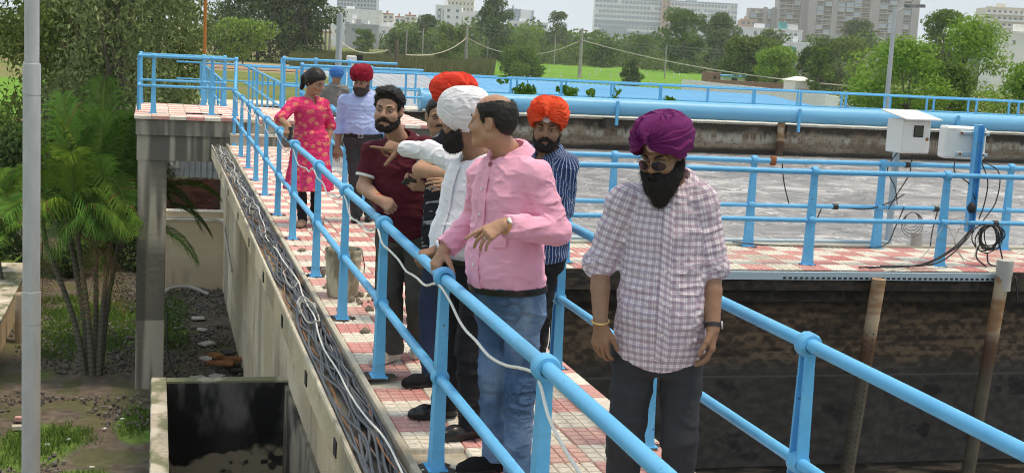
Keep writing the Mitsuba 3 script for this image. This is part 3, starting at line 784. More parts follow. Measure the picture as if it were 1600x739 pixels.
for i in range(4):
    a = np.linspace(0, 2 * np.pi, 22); R_ = .085 + .018 * i
    part(wc, 'loop', S(tube(np.stack([8.30 + R_ * np.sin(a), 13.48 - .006 * i + 0 * a, .42 - R_ + R_ * np.cos(a)], 1), .0045, 5), 'mat_cable_grey', smooth=60))
for x, y, z, lab in ((6.55, 13.525, .95, 'brown rag knotted round the far cross railing'), (8.30, 12.362, .62, 'dark tangle of tape on the near cross railing by the blue post')):
    v = trimesh.creation.icosphere(2, .045)
    v.vertices = v.vertices * (1 + .5 * (meshkit.fbm(v.vertices * 40, 3, 1)[:, None] - .5)) * [1, 1, 1.3] + [x, y, z]
    thing('tape_knot', lab, 'tape', shape=S(v, 'mat_rust' if y > 13 else 'mat_dark', smooth=True))
for x, y, z in ((7.05, 13.525, HM), (7.35, 13.525, HM), (8.62, 13.525, HM), (8.6, 12.362, HM), (8.2, 13.525, HT)):
    thing('tape_wrap', 'black tape wrapped round a rail of the cross walkway', 'tape', 'black tape wraps', shape=S(tube([[x - .03, y, z], [x + .03, y, z]], .033, 12), 'mat_cable_black', smooth=40))

# ---------------------------------------------------------------- bucket, rubble on the walkway
princ('bucket', lambda p, n, uv: mix(mix((0.40, 0.36, 0.25), (0.50, 0.47, 0.36), fbm(p.x * 9, p.y * 9, p.z * 9, 3)), (0.17, 0.14, 0.095), smoothstep(0.42, 0.6, fbm(p.x * 14, p.y * 14, p.z * 4, 4)) * 0.8), 0.7, 0.3)
BX, BY = 1.475, 10.62
bk = thing('bucket', 'dirty cream plastic bucket standing on the tiles behind the railing', 'bucket', shape=S(lathe([(.0, .004), (.118, .004), (.125, .02), (.142, .30), (.150, .302), (.150, .322), (.143, .324), (.143, .36), (.152, .362), (.153, .385), (.145, .387), (.138, .36), (.120, .03), (0, .03)], 28, (BX, BY, 0)), 'mat_bucket', smooth=30))
part(bk, 'handle', S(tube(spline([[BX + .15, BY, .35], [BX + .165, BY - .03, .26], [BX + .16, BY - .05, .2]]), .004, 6), 'mat_dark'))
for i in range(46):
    x, y = rng.uniform(1.26, 1.75), rng.uniform(5.5, 17)
    if rng.random() < .6:
        x, y = 1.6 + rng.normal(0, .15), 10.3 + rng.normal(0, .28)
    if x < 1.29:
        x = 1.29
    s = rng.uniform(.012, .035)
    m = trimesh.creation.icosphere(1, s)
    m.vertices = m.vertices * rng.uniform(.5, 1.3, 3) * (1 + .3 * rng.normal(size=(len(m.vertices), 1)) * .5) + [x, y, s * .4]
    thing('rubble_chip', 'small grey chip of broken mortar on the walkway tiles near the railing', 'rubble', 'mortar chips on the tiles', shape=S(m, 'mat_grout'))
thing('floor_hatch', 'dark broken hole in the tiles just behind the bucket', 'hole', shape=S(box(1.33, 1.55, 11.75, 11.95, 0.002, 0.006), 'mat_dark'))
# ---------------------------------------------------------------- trees
def leafy(centers, radii, n, size, seed, col=((.04, .09, .015), (.13, .21, .04)), flat=0.5, shell=0.55, aspect=0.6, droop=0.0):
    """many small leaf faces spread through ellipsoid clumps; each clump and each leaf has its own green"""
    r = np.random.default_rng(seed)
    centers, radii = np.asarray(centers, float), np.asarray(radii, float)
    w = (radii ** 2).sum(1) if radii.ndim == 2 else radii ** 2
    if radii.ndim == 1:
        radii = np.stack([radii, radii, radii * .8], 1)
    pick = r.choice(len(centers), n, p=w / w.sum())
    d = r.normal(size=(n, 3)); d /= np.linalg.norm(d, axis=1, keepdims=True)
    rad = shell + (1 - shell) * r.random(n) ** .7
    rad = rad * (0.78 + 0.5 * meshkit.noise(d * 2.3 + pick[:, None] * 3.1, seed))
    c = centers[pick] + d * radii[pick] * rad[:, None]
    nrm = r.normal(size=(n, 3)) * [1, 1, .6] + d * .5 + [0, 0, flat]
    nrm /= np.linalg.norm(nrm, axis=1, keepdims=True)
    u = np.cross(nrm, r.normal(size=(n, 3))); u /= np.linalg.norm(u, axis=1, keepdims=True)
    if droop:
        u = u * (1 - droop) + np.array([0, 0, -1.0]) * droop
        u /= np.linalg.norm(u, axis=1, keepdims=True)
    v = np.cross(nrm, u); v /= np.linalg.norm(v, axis=1, keepdims=True)
    s = size * r.uniform(.55, 1.3, n)[:, None]
    P = np.stack([c - u * s, c + v * s * aspect, c + u * s, c - v * s * aspect], 1).reshape(-1, 3)
    i = np.arange(n)[:, None] * 4
    F = np.concatenate([i + [[0, 1, 2]], i + [[0, 2, 3]]])
    tone = np.clip(.5 * r.random(len(centers))[pick] + .5 * r.random(n), 0, 1)[:, None]
    C = np.asarray(col[0]) * (1 - tone) + np.asarray(col[1]) * tone
    return trimesh.Trimesh(P, F, process=False), np.repeat(C, 4, 0)


def crown_clumps(h, hw, seed, base=0.3, n=16, spread=1.0):
    r = np.random.default_rng(seed)
    out, rad = [], []
    for i in range(n):
        t = r.random()
        z = h * (base + (1 - base) * t)
        prof = math.sin(math.pi * min(.92, .16 + .78 * t)) ** .45
        a = r.random() * 6.283
        q = hw * prof * r.uniform(.35, .85) * spread
        rr = hw * r.uniform(.26, .46)
        out.append([q * math.cos(a), q * math.sin(a), min(z, h - rr * .8)]); rad.append(rr)
    return np.array(out), np.array(rad)


def trunk_mesh(h, r0, cl, seed, lean=0.0, k=7):
    r = np.random.default_rng(seed)
    top = h * .75
    st = [[lean * top * t + .03 * h * math.sin(3 * t + seed), .02 * h * math.sin(4 * t + seed * 2), top * t] for t in np.linspace(0, 1, 8)]
    ms = [tube([[st[0][0], st[0][1], -.5]] + st, np.r_[r0 * 1.25, np.linspace(r0, r0 * .3, 8)], 8)]
    for i in r.permutation(len(cl))[:k]:
        j = r.integers(2, 7)
        a, b = np.array(st[j]), np.array(cl[i])
        ms.append(tube(spline([a, (a + b) / 2 + [0, 0, .04 * h], b], 4), np.linspace(r0 * .4, r0 * .1, 9), 5))
    return cat(ms)


_tk = {}
princ('bark', lambda p, n, uv: mix((0.10, 0.08, 0.06), (0.22, 0.19, 0.155), fbm(p.x * 3, p.y * 3, p.z * 1.5, 3)), 0.95, 0.1)
GREENS = {'mid': ((.065, .125, .025), (.19, .30, .065)), 'dark': ((.048, .09, .026), (.125, .19, .06)), 'light': ((.12, .215, .03), (.28, .42, .075)),
          'olive': ((.09, .14, .035), (.23, .30, .085)), 'grey': ((.09, .13, .055), (.20, .255, .115)), 'fresh': ((.13, .24, .03), (.33, .50, .085)), 'leftgrey': ((.12, .165, .06), (.29, .35, .15))}


def tree(name, label, x, y, h, hw, seed, tone='mid', n=6000, leaf=None, base=.25, clumps=28, zg=G, r0=None, flat=.5, group=None, catg='tree', aspect=.6, droop=0., shell=.5):
    cl, rad = crown_clumps(h, hw, seed, base, clumps)
    leaf = leaf or max(.09, hw * .035)
    key = thing(name, label, catg, group)
    m, c = leafy(cl, rad, n, leaf, seed, GREENS[tone], flat=flat, aspect=aspect, droop=droop, shell=shell)
    to = T().translate([x, y, zg])
    part(key, 'crown', S(m, 'mat_leaf', color=c, to_world=to))
    part(key, 'trunk', S(trunk_mesh(h, r0 or h * .02, cl, seed), 'mat_bark', smooth=True, to_world=to))
    return key


TREES = [
    ('tree', 'bright green round tree at the left before the tall dark trees', 14.4, 236, 7.8, 6.0, 'light', 9000, .1, .26),
    ('tree', 'tall dark tree at the left cut by the picture top, left of the pole group', 18.8, 268, 17.5, 10.5, 'dark', 14000, .06, .35),
    ('tree', 'tall dark tree directly behind the group of four concrete poles', 27.5, 262, 16.5, 6.6, 'dark', 10000, .06, .32),
    ('bush', 'big dark green round bush standing alone in the bright field', 65.3, 243, 5.9, 4.4, 'mid', 9000, .0, .2),
    ('tree', 'pale green tree showing above the big round bush', 117, 429, 12.4, 6.2, 'light', 5000, .15, .24),
    ('tree', 'tall dark tree rising into the sky beside the white stepped building', 91.8, 372, 19.5, 5.4, 'dark', 9000, .1, .3),
    ('tree', 'thin open tree rising into the sky right of the slanted glass building', 129.3, 436, 17.0, 4.2, 'grey', 2600, .35, .3),
    ('palm_like_tree', 'drooping brownish green tree left of the near cable pole', 74.1, 346, 10.1, 3.9, 'olive', 4000, .3, .35),
    ('bush', 'light green bushy tree at the field edge left of the near cable pole', 56.6, 266, 5.9, 3.2, 'olive', 5000, .0, .2),
    ('tree', 'dense round tree right of the white houses', 96.6, 497, 14.5, 5.6, 'dark', 5000, .1, .4),
    ('tree', 'small round tree below the grey house', 59.5, 402, 7.7, 3.2, 'mid', 3000, .1, .3),
    ('tree', 'wide dark tree below the white houses, behind the forked pole', 62.0, 349, 7.3, 5.2, 'dark', 5000, .05, .3),
    ('bush', 'small dark bush at the right end of the bright field', 78.3, 219, 4.5, 1.9, 'dark', 4000, .0, .15),
    ('tree', 'tall tree before the long white building, left one of the pair', 143.2, 359, 18.5, 6.6, 'mid', 9000, .02, .36),
    ('tree', 'tall grey green tree before the long white building, right one of the pair', 152.5, 356, 17.5, 6.2, 'grey', 7000, .03, .36),
    ('tree', 'big dome-shaped tree with a bare stem behind the brick shed', 97.8, 214, 9.6, 5.4, 'olive', 10000, .3, .24),
    ('tree', 'bright green bushy tree behind the long brown brick wall', 93.6, 194, 7.9, 3.7, 'fresh', 9000, .08, .19),
    ('tree', 'dome-shaped dark tree left of the right street lamp', 127.2, 237, 10.8, 6.8, 'olive', 10000, .15, .26),
    ('sapling', 'thin young tree beside the white shed', 87.6, 169, 8.0, 2.0, 'mid', 3000, .2, .2),
    ('tree', 'grey hazy tree before the apartment tower, left of the right street lamp', 250, 453, 21, 8.5, 'grey', 5000, .1, .5),
    ('tree', 'dark flat-topped tree rising behind the bright trees right of the street lamp', 112.5, 179, 14.5, 4.2, 'mid', 6000, .35, .22),
    ('tree', 'small feathery tree before the apartment tower, right of the dome-shaped tree', 176.4, 371, 14.1, 4.0, 'olive', 3000, .25, .3),
    ('tree', 'round tree in the wood right of the second cable pole', 153, 419, 11.0, 5.9, 'mid', 5000, .05, .26),
    ('tree', 'dark round tree in the wood left of the dome-shaped tree', 163, 404, 10.2, 5.6, 'mid', 5000, .05, .26),
    ('tree', 'light tree in the wood left of the second cable pole', 127.8, 384, 8.7, 5.9, 'mid', 4000, .1, .35),
    ('tree', 'round tree right of the dome-shaped tree, behind the bright bushy one', 101, 196, 8.2, 3.6, 'dark', 5000, .1, .22),
]
for i, (nm, lab, x, y, h, hw, tone, n, base, leaf) in enumerate(TREES):
    tree(nm, lab, x, y, h, hw, 100 + i, tone, n, leaf, base, catg='tree' if nm not in ('bush',) else 'bush')

# bright feathery trees close behind the far tank wall, right
NEAR = [('bright feathery tree behind the far tank railing, left of the right street lamp', 40.2, 70.6, 7.6, 2.3, 'fresh'),
        ('bright feathery tree directly right of the right street lamp', 38.6, 64.4, 8.0, 3.0, 'fresh'),
        ('tallest bright feathery tree, in the middle of the right group', 47.0, 72.5, 9.6, 3.6, 'fresh'),
        ('bright feathery tree at the right edge of the picture', 42.4, 57.8, 7.0, 2.9, 'fresh'),
        ('bright tree at the far right edge behind the big pipe', 48.5, 58, 7.2, 2.8, 'fresh'),
        ('bright low tree between the two middle trees of the right group', 42.8, 68, 6.8, 2.6, 'mid')]
for i, (lab, x, y, h, hw, tone) in enumerate(NEAR):
    tree('feathery_tree', lab, x, y, h, hw, 300 + i, tone, 15000 if hw > 2.4 else 7000, .115, .10, clumps=34, flat=1.3, aspect=.42, shell=.3)

# tall dark casuarina-like trees at the left, close
LEFT = [('tall dark fine-leaved tree at the left, its trunk behind the palm', -.9, 44, 9.6, 3.0, 'leftgrey', 'dark'),
        ('tall fine-leaved tree left of the tall dark one, behind the silver pole', -2.7, 50, 9.8, 1.9, 'leftgrey', 'olive'),
        ('fine-leaved tree behind the left railing of the footbridge, right of the tall dark one', -.2, 52, 10, 2.2, 'olive', 'olive'),
        ('dark tree between the tall dark one and the silver pole', -3.0, 47, 9.8, 2.4, 'olive', 'dark')]
for i, (lab, x, y, h, hw, tone, _) in enumerate(LEFT):
    cl, rad = crown_clumps(h, hw, 400 + i, .06, 60)
    r = np.random.default_rng(400 + i)
    rad = rad * .75
    key = thing('casuarina_tree', lab, 'tree')
    m, c = leafy(cl, np.stack([rad, rad, rad * 1.5], 1), 27000 if i == 0 else 17000, .11, 400 + i, GREENS[tone], flat=0, aspect=.34, droop=.4, shell=.2)
    to = T().translate([x, y, G])
    part(key, 'crown', S(m, 'mat_leaf', color=c, to_world=to))
    part(key, 'trunk', S(trunk_mesh(h, .19, cl, 400 + i, k=16), 'mat_bark', smooth=True, to_world=to))
SHR = [('green shrub at the left edge behind the silver pole', -4.6, 38, 4.2, 1.5, 'mid'), ('dense dark shrub between the palm and the silver pole', -2.8, 36, 3.9, 1.4, 'dark'), ('bright low shrub at the far left edge above the small tank', -5.0, 36, 2.6, 1.1, 'light'),
       ('dark shrub behind the palm clump', -0.9, 37.5, 4.2, 1.7, 'dark'), ('low bright shrub under the left end of the footbridge railing', 2.0, 40, 3.8, 1.5, 'mid')]
for i, (lab, x, y, h, hw, tone) in enumerate(SHR):
    tree('shrub', lab, x, y, h, hw, 450 + i, tone, 8000, .075, .05, clumps=20, catg='shrub', shell=.35)

# wood, hedges and reeds that read as one mass
r = np.random.default_rng(77)
cs, rs = [], []
for i in range(330):
    px = r.uniform(-0.10, 0.42); D = r.uniform(475, 590)
    ang = math.atan2(FW[0], FW[1]) + math.atan(px)
    hh = r.uniform(5, 11) * (1.25 if r.random() < .15 else 1)
    rr = r.uniform(3, 5.5)
    for zz in np.arange(rr * .6, hh, rr * .9):
        cs.append([D * math.sin(ang), D * math.cos(ang), G + zz]); rs.append(rr * r.uniform(.8, 1.1))
m, c = leafy(cs, np.array(rs), 60000, .85, 78, GREENS['mid'])
struct('wood', S(m, 'mat_leaf', color=c), kind='stuff', label='far-off belt of green trees below the tall buildings', cat='trees')
cs, rs = [], []
for i in range(170):
    px = r.uniform(-0.06, 0.36); D = r.uniform(400, 465)
    ang = math.atan2(FW[0], FW[1]) + math.atan(px)
    rr = r.uniform(1.5, 3.2)
    cs.append([D * math.sin(ang), D * math.cos(ang), G + rr * .6]); rs.append(rr)
    if r.random() < .5:
        cs.append([D * math.sin(ang) + 1, D * math.cos(ang), G + rr * 1.5]); rs.append(rr * .8)
m, c = leafy(cs, np.array(rs), 40000, .36, 79, GREENS['olive'])
struct('hedge', S(m, 'mat_leaf', color=c), kind='stuff', label='tangled hedge and bushes along the far edge of the bright field', cat='hedge')
# reeds: a stand of upright blades
n = 26000
ang = math.atan2(FW[0], FW[1]) + np.arctan(r.uniform(-0.17, -0.02, n)); D = r.uniform(232, 300, n)
b = np.stack([D * np.sin(ang), D * np.cos(ang), np.full(n, G)], 1)
h = r.uniform(1.2, 3.0, n); w = r.uniform(.05, .12, n); a = r.uniform(-.5, .5, n)
t = b + np.stack([a, r.uniform(-.3, .3, n), h], 1)
s = np.stack([np.cos(ang), -np.sin(ang), 0 * ang], 1) * w[:, None]
P = np.stack([b - s, b + s, t], 1).reshape(-1, 3)
tone = r.random(n)[:, None]
C = np.repeat(np.array([.11, .13, .045]) * (1 - tone) + np.array([.24, .25, .10]) * tone, 3, 0)
struct('reeds', S(trimesh.Trimesh(P, np.arange(3 * n).reshape(-1, 3), process=False), 'mat_leaf', color=C), kind='stuff', label='stand of tall pale reeds beyond the footbridge', cat='reeds')

# fields
princ('paddy', lambda p, n, uv: mix((0.085, 0.18, 0.022), (0.14, 0.26, 0.04), fbm(p.x * .12, p.y * .12, 0, 4)), 0.95, 0.05)
princ('paddy_dark', lambda p, n, uv: mix((0.055, 0.10, 0.02), (0.13, 0.18, 0.04), fbm(p.x * .2, p.y * .2, 0, 4)), 0.95, 0.05)
princ('soil', lambda p, n, uv: mix((0.22, 0.145, 0.10), (0.33, 0.235, 0.165), fbm(p.x * .2, p.y * .2, 0, 4)), 0.95, 0.05)


def sheet(pts, z):
    v = np.array([[x, y, z] for x, y in pts])
    return trimesh.Trimesh(v, np.array([[0, 1, 2], [0, 2, 3]]), process=False)


struct('green_field', S(sheet([(45, 196), (90, 186), (182, 400), (96, 432)], G + .02), 'mat_paddy'))
struct('far_field', S(sheet([(62, 300), (70, 297), (98, 425), (76, 425)], G + .03), 'mat_paddy'))
struct('earth_track', S(sheet([(8, 214), (54, 202), (56, 222), (8, 240)], G + .05), 'mat_soil'))
struct('left_field', S(sheet([(-14, 92), (-2, 92), (-3, 150), (-24, 150)], G + .04), 'mat_paddy'))
struct('left_track', S(sheet([(-14, 70), (0, 70), (-1, 91), (-14, 91)], G + .05), 'mat_soil'))
struct('verge', S(sheet([(-6, 44), (60, 44), (70, 150), (-8, 69)], G + .0), 'mat_paddy_dark'))
for i in range(26):
    y = r.uniform(205, 330); x = y * r.uniform(.27, .40)
    thing('field_stake', 'small white stake standing in the bright green field', 'stake', 'white stakes in the bright field', shape=S(box(x - .05, x + .05, y - .05, y + .05, G, G + 1.0), 'mat_white_panel'))

# creepers on the far pipe
for i, (x, y, z, rr, lab) in enumerate(((11.2, 40.9, .55, .45, 'leafy green creeper on the far railing above the pipe, by the white turban'), (12.6, 40.6, .35, .40, 'low leafy creeper spreading on top of the big pipe'), (14.1, 40.7, .45, .28, 'small creeper climbing the far railing left of the orange turban'), (15.9, 40.7, .35, .22, 'tiny creeper on the far railing right of the orange turban'))):
    q = np.array([[x + r.normal(0, rr * .7), y, z + r.uniform(-.4, .7) * rr * 1.3] for _ in range(9)])
    m, c = leafy(q, np.full(9, rr * .4), 420 if rr > .3 else 160, .065, 500 + i, ((.05, .13, .015), (.15, .30, .04)), aspect=.8)
    k = thing('creeper', lab, 'creeper')
    part(k, 'leaves', S(m, 'mat_leaf', color=c))
    part(k, 'stem', S(tube(spline([[x, y, -.05], [x + .1, y, z], [x, y, z + rr]], 4), .012, 5), 'mat_bark'))

# ---------------------------------------------------------------- palm clump
def frond(base, az, ln, rise, droop, seed, width=.40, brown=0.0, n=38):
    rr = np.random.default_rng(seed)
    ft = rr.uniform(.65, 1.55); fy = rr.uniform(0, 1) ** 2
    t = np.linspace(0, 1, 16)
    out = np.array([math.cos(az), math.sin(az), 0])
    pts = np.asarray(base) + out * (ln * (t - .18 * t ** 2))[:, None] * math.cos(rise) + np.array([0, 0, 1.]) * (ln * (math.sin(rise) * t - droop * t ** 2.2))[:, None]
    side = np.array([-math.sin(az), math.cos(az), 0])
    V, F, C = [], [], []
    for i in range(n):
        u = .10 + .90 * (i + .5) / n
        p = np.array([np.interp(u, t, pts[:, k]) for k in range(3)])
        q = np.array([np.interp(min(1, u + .03), t, pts[:, k]) for k in range(3)]); d = q - p
        if np.linalg.norm(d) < 1e-6:
            d = pts[-1] - pts[-2]
        d /= np.linalg.norm(d)
        L = ln * width * (math.sin(math.pi * (.12 + .86 * u)) ** .7) * rr.uniform(.85, 1.1)
        for s in (-1, 1):
            dr_ = side * s * .75 + d * .75 + np.array([0, 0, .22]); dr_ /= np.linalg.norm(dr_)
            tip = p + dr_ * L + np.array([0, 0, -.42 * L * rr.uniform(.5, 1.2)])
            mid = p + dr_ * L * .5 + np.array([0, 0, .02])
            w = .010 * ln / 1.6 + .003
            k = len(V)
            V += [p - d * w * .5, p + d * w * .5, mid - d * w, mid + d * w, tip]
            F += [[k, k + 1, k + 3], [k, k + 3, k + 2], [k + 2, k + 3, k + 4]]
            g = rr.random()
            col = (np.array([.05, .125, .022]) * (1 - g) + np.array([.13, .26, .05]) * g) * ft + np.array([.085, .085, 0.]) * fy
            if rr.random() < brown:
                col = np.array([.26, .17, .08]) * rr.uniform(.6, 1.2)
            C += [col] * 5
    m = trimesh.Trimesh(np.array(V), np.array(F), process=False)
    st = tube(pts, np.linspace(.022, .006, 16) * ln / 1.8, 6)
    col = np.array([.14, .20, .05]) if brown < .5 else np.array([.25, .17, .09])
    return cat([m, st]), np.vstack([np.array(C), np.tile(col, (len(st.vertices), 1))])


princ('palmtrunk', lambda p, n, uv: mix((0.085, 0.08, 0.062), (0.15, 0.14, 0.11), smoothstep(0.0, 0.9, dr.abs(dr.sin(p.z * 34 + 2 * noise(p.x * 8, p.y * 8, 0))) * (.5 + fbm(p.x * 9, p.y * 9, p.z * 3, 3)))), 0.9, 0.15)
PX, PY = -1.05, 25.6
pk = thing('palm_clump', 'clump of palms with several ringed stems and arching fronds, left of the concrete column', 'palm')
heads = []
for i, (dx, dy, tx, ty, tz) in enumerate(((-.13, .0, -.85, .1, 2.5), (-.07, .1, -.50, .3, 2.9), (0.0, -.06, -.28, -.2, 2.7), (.05, .08, .02, .3, 3.2), (.10, -.04, .30, -.1, 2.6), (.13, .12, .52, .4, 3.0))):
    p0, p1 = np.array([PX + dx, PY + dy, G - .1]), np.array([PX + tx, PY + ty, G + tz])
    pts = spline([p0, p0 * .6 + p1 * .4 + [(tx - dx) * -.12, 0, .1], p1], 8)
    part(pk, 'stem', S(tube(pts, np.linspace(.060, .042, len(pts)), 10), 'mat_palmtrunk', smooth=True))
    part(pk, 'crownshaft', S(tube(spline([p1, p1 + [(tx - dx) * .1, 0, .5]], 5), np.linspace(.055, .03, 6), 8), 'mat_leafsheath', smooth=True))
    heads.append(p1 + [(tx - dx) * .08, 0, .35])
princ('leafsheath', (0.13, 0.19, 0.055), 0.6, 0.3)
r = np.random.default_rng(21)
for i, hd in enumerate(heads):
    for j in range(8):
        az = j * 2.399 + i * 1.1
        young = j < 3
        m, c = frond(hd, az, r.uniform(1.5, 2.2) * (1.0 if not young else .95), r.uniform(1.05, 1.4) if young else r.uniform(.45, .95), r.uniform(.12, .3) if young else r.uniform(.5, .85), 900 + i * 20 + j, brown=.01 if young else .035)
        part(pk, 'frond', S(m, 'mat_leaf', color=c))
    if i % 2 == 0:
        for j in range(1):
            m, c = frond(hd - [0, 0, .35], r.uniform(0, 6.28), r.uniform(1.1, 1.5), -.1, r.uniform(.8, 1.0), 990 + i * 9 + j, brown=.8)
            part(pk, 'dry_frond', S(m, 'mat_leaf', color=c))
# three big fronds the photograph shows in front
for (bx_, by_, bz_, az, ln, rise, dro, sd) in ((-1.35, 25.4, -1.3, 2.3, 2.4, 1.38, .15, 1), (-1.0, 25.5, -1.3, 1.2, 2.65, 1.44, .12, 2), (-.8, 25.6, -1.3, .9, 2.2, 1.30, .2, 9), (-1.5, 25.2, -1.25, -.35, 1.9, .75, 1.0, 3), (-.55, 25.0, -1.5, .5, 1.5, 1.0, .55, 4), (-.5, 25.2, -1.6, -.1, 1.6, .1, .5, 5), (.15, 25.9, -.95, .15, 1.3, .2, .35, 6), (.1, 26.0, -1.3, .1, 1.2, .0, .5, 7), (-2.3, 25.6, -1.6, 2.8, 1.9, .9, .8, 8)):
    m, c = frond([bx_, by_, bz_], az, ln, rise, dro, 1200 + sd, brown=.03)
    part(pk, 'frond', S(m, 'mat_leaf', color=c))
# second palm clump further left
pk2 = thing('palm_clump', 'palm clump at the left edge, partly behind the silver pole', 'palm')
r2 = np.random.default_rng(5)
for i in range(3):
    p0 = np.array([-3.1 - .35 * i, 31.5 + .3 * i, G - .1]); p1 = p0 + [(-.3 + .3 * i), 0, 1.6 + .3 * i]
    part(pk2, 'stem', S(tube(spline([p0, p1], 6), .06, 8), 'mat_palmtrunk', smooth=True))
    for j in range(9):
        m, c = frond(p1, j * 2.399 + i, r2.uniform(1.5, 2.1), r2.uniform(.4, 1.3), r2.uniform(.3, .7), 1300 + i * 20 + j, brown=.02)
        part(pk2, 'frond', S(m, 'mat_leaf', color=c))

# ---------------------------------------------------------------- yard: grass, stones, litter
r = np.random.default_rng(31)
n = 130000
x, y = r.uniform(-5.5, 1.7, n), r.uniform(18, 37, n)
lawn = np.max([1.15 - np.sqrt(((x - a_) / c_) ** 2 + ((y - b_) / d_) ** 2) for a_, b_, c_, d_ in LAWN], 0)
keep = lawn + 1.3 * (meshkit.fbm(np.stack([x * 1.6, y * 1.1, 0 * x], -1), 4, 0) - .5) + .12 * r.normal(size=n) > np.where(y < 24, .62, .34)
keep &= ~((x > -.0) & (y < 17.2)) & ~((x < -2.8) & (y < 33.7))
x, y = x[keep], y[keep]; n = len(x)
zg = G + 0.10 * (meshkit.fbm(np.stack([x * 0.9, y * 0.9, x * 0], -1), 4, 5) - 0.5) + 0.03
b = np.stack([x, y, zg], 1); h = r.uniform(.04, .16, n); a = r.uniform(0, 6.28, n)
t = b + np.stack([np.cos(a) * h * .6, np.sin(a) * h * .6, h], 1)
s = np.stack([-np.sin(a), np.cos(a), 0 * a], 1) * r.uniform(.006, .013, n)[:, None]
tone = r.random(n)[:, None]
C = np.repeat(np.array([.06, .115, .022]) * (1 - tone) + np.array([.145, .235, .05]) * tone, 3, 0)
struct('grass', S(trimesh.Trimesh(np.stack([b - s, b + s, t], 1).reshape(-1, 3), np.arange(3 * n).reshape(-1, 3), process=False), 'mat_leaf', color=C), kind='stuff', label='patches of short bright grass in the yard below the walkway', cat='grass')
ico = trimesh.creation.icosphere(1, 1.0)
vs, fs, cs_ = [], [], []
for i in range(9000):
    x, y = r.uniform(-2.8, 1.68), r.uniform(18, 36)
    dens = meshkit.fbm(np.array([[x * .7 + 5, y * .6, 0]]), 3, 9)[0] + (.25 if x > .3 else (-.06 if y < 23.5 else .04))
    if dens < .52:
        continue
    s = r.uniform(.010, .034) * (1.6 if r.random() < .06 else 1)
    vs.append(ico.vertices * s * r.uniform(.5, 1.4, 3) + [x, y, G + .06]); fs.append(ico.faces + 42 * (len(vs) - 1))
    cs_.append(np.tile(np.array([.21, .19, .165]) * r.uniform(.3, 1.1), (42, 1)))
struct('gravel', S(trimesh.Trimesh(np.vstack(vs), np.vstack(fs), process=False), 'mat_vc', color=np.vstack(cs_)), kind='stuff', label='loose grey stones and rubble on the yard soil', cat='gravel')
for i, (x, y, s, lab) in enumerate(((1.0, 30.4, .13, 'pale broken slab furthest back in the yard beside the tank wall'), (1.05, 29.2, .10, 'small pale broken slab in the middle of the yard row'), (1.12, 27.9, .15, 'larger pale broken slab of the yard row'), (1.15, 26.6, .20, 'largest pale broken slab of the yard row'), (.85, 25.1, .13, 'pale broken slab nearest the concrete chamber'), (1.2, 25.2, .12, 'pale broken slab beside the nearest one'))):
    m = box(-s, s, -s * .8, s * .8, 0, .07, .01); m.vertices = m.vertices * [1, 1, .6] * (1 + .10 * r.normal(size=(len(m.vertices), 1)))
    thing('broken_slab', lab, 'slab', shape=S(xf(m, rotz(r.uniform(0, 3), (x, y, G + .06))), 'mat_cable_pale'))
rc_ = thing('rusty_heap', 'heap of dark rusty scrap lying in the yard beside the tank wall', 'scrap')
for i in range(9):
    m = box(-.16, .16, -.10, .10, -.02, .03, .006)
    a = r.uniform(-.5, .5)
    part(rc_, 'scrap', S(xf(m, rotz(r.uniform(0, 3), (1.4 + r.normal(0, .13), 25.9 + r.normal(0, .3), G + .1 + .03 * i))), 'mat_rust' if i % 3 else 'mat_dark'))
for i in range(8):
    x, y = r.uniform(-1.9, .0), r.uniform(18.5, 24)
    thing('litter_scrap', 'small pale scrap of litter on the soil of the yard', 'litter', 'litter scraps in the yard', shape=S(xf(box(-.035, .035, -.02, .02, 0, .012), rotz(r.uniform(0, 3), (x, y, G + .08))), 'mat_white_panel'))
for i, (y, z) in enumerate(((21.9, .06), (21.7, .10))):
    thing('brick', ('pink brick lying at the left edge of the yard, the farther one', 'cream brick lying at the left edge of the yard, the nearer one')[i], 'brick', shape=S(xf(box(-.13, .13, -.06, .06, 0, .07, .006), rotz(.1, (-2.0, 22.6 - .5 * i, G + .05))), ('mat_tile_red', 'mat_tile_cream')[i]))
thing('hose', 'black hose hanging against the concrete column to the ground', 'hose', shape=S(tube(spline([[.27, 24.5, -3.0], [.28, 24.45, -3.7], [.42, 24.4, -4.15], [.75, 24.3, -4.4], [1.0, 24.0, G + .08]], 8), .018, 6), 'mat_cable_black'))

# ---------------------------------------------------------------- poles and cables in the background
def lamp_tube(x, y, z0, z1, r0, r1, lean=(0, 0)):
    return tube([[x, y, z0], [x + lean[0], y + lean[1], z1]], [r0, r1], 18)


sp = thing('lamp_post', 'silver stepped steel lamp post in the left foreground', 'lamp post')
sx, sy = -1.20, 14.4
zs = [(-4.6, -1.05, .093), (-1.05, -.70, .0945), (-.70, 1.30, .086), (1.30, 1.62, .088), (1.62, 4.4, .072)]
for z0, z1, rr in zs:
    part(sp, 'tube', S(tube([[sx, sy, z0], [sx, sy, z0 + .004], [sx, sy, z1 - .012], [sx, sy, z1]], [rr - .004, rr, rr, rr - .008], 24), 'mat_steel', smooth=40))
sl = thing('street_lamp', 'tall grey street lamp on the right beyond the big pipe', 'street lamp')
part(sl, 'pole', S(tube([[26.45, 45.45, G], [26.45, 45.45, 0.4], [26.45, 45.45, 0.41], [26.45, 45.45, 4.1]], [.13, .12, .095, .075], 16), 'mat_steel', smooth=40))
part(sl, 'arm', S(tube(spline([[26.45, 45.45, 3.78], [26.62, 45.4, 3.98], [26.92, 45.3, 4.16]], 5), .035, 8), 'mat_steel', smooth=True))
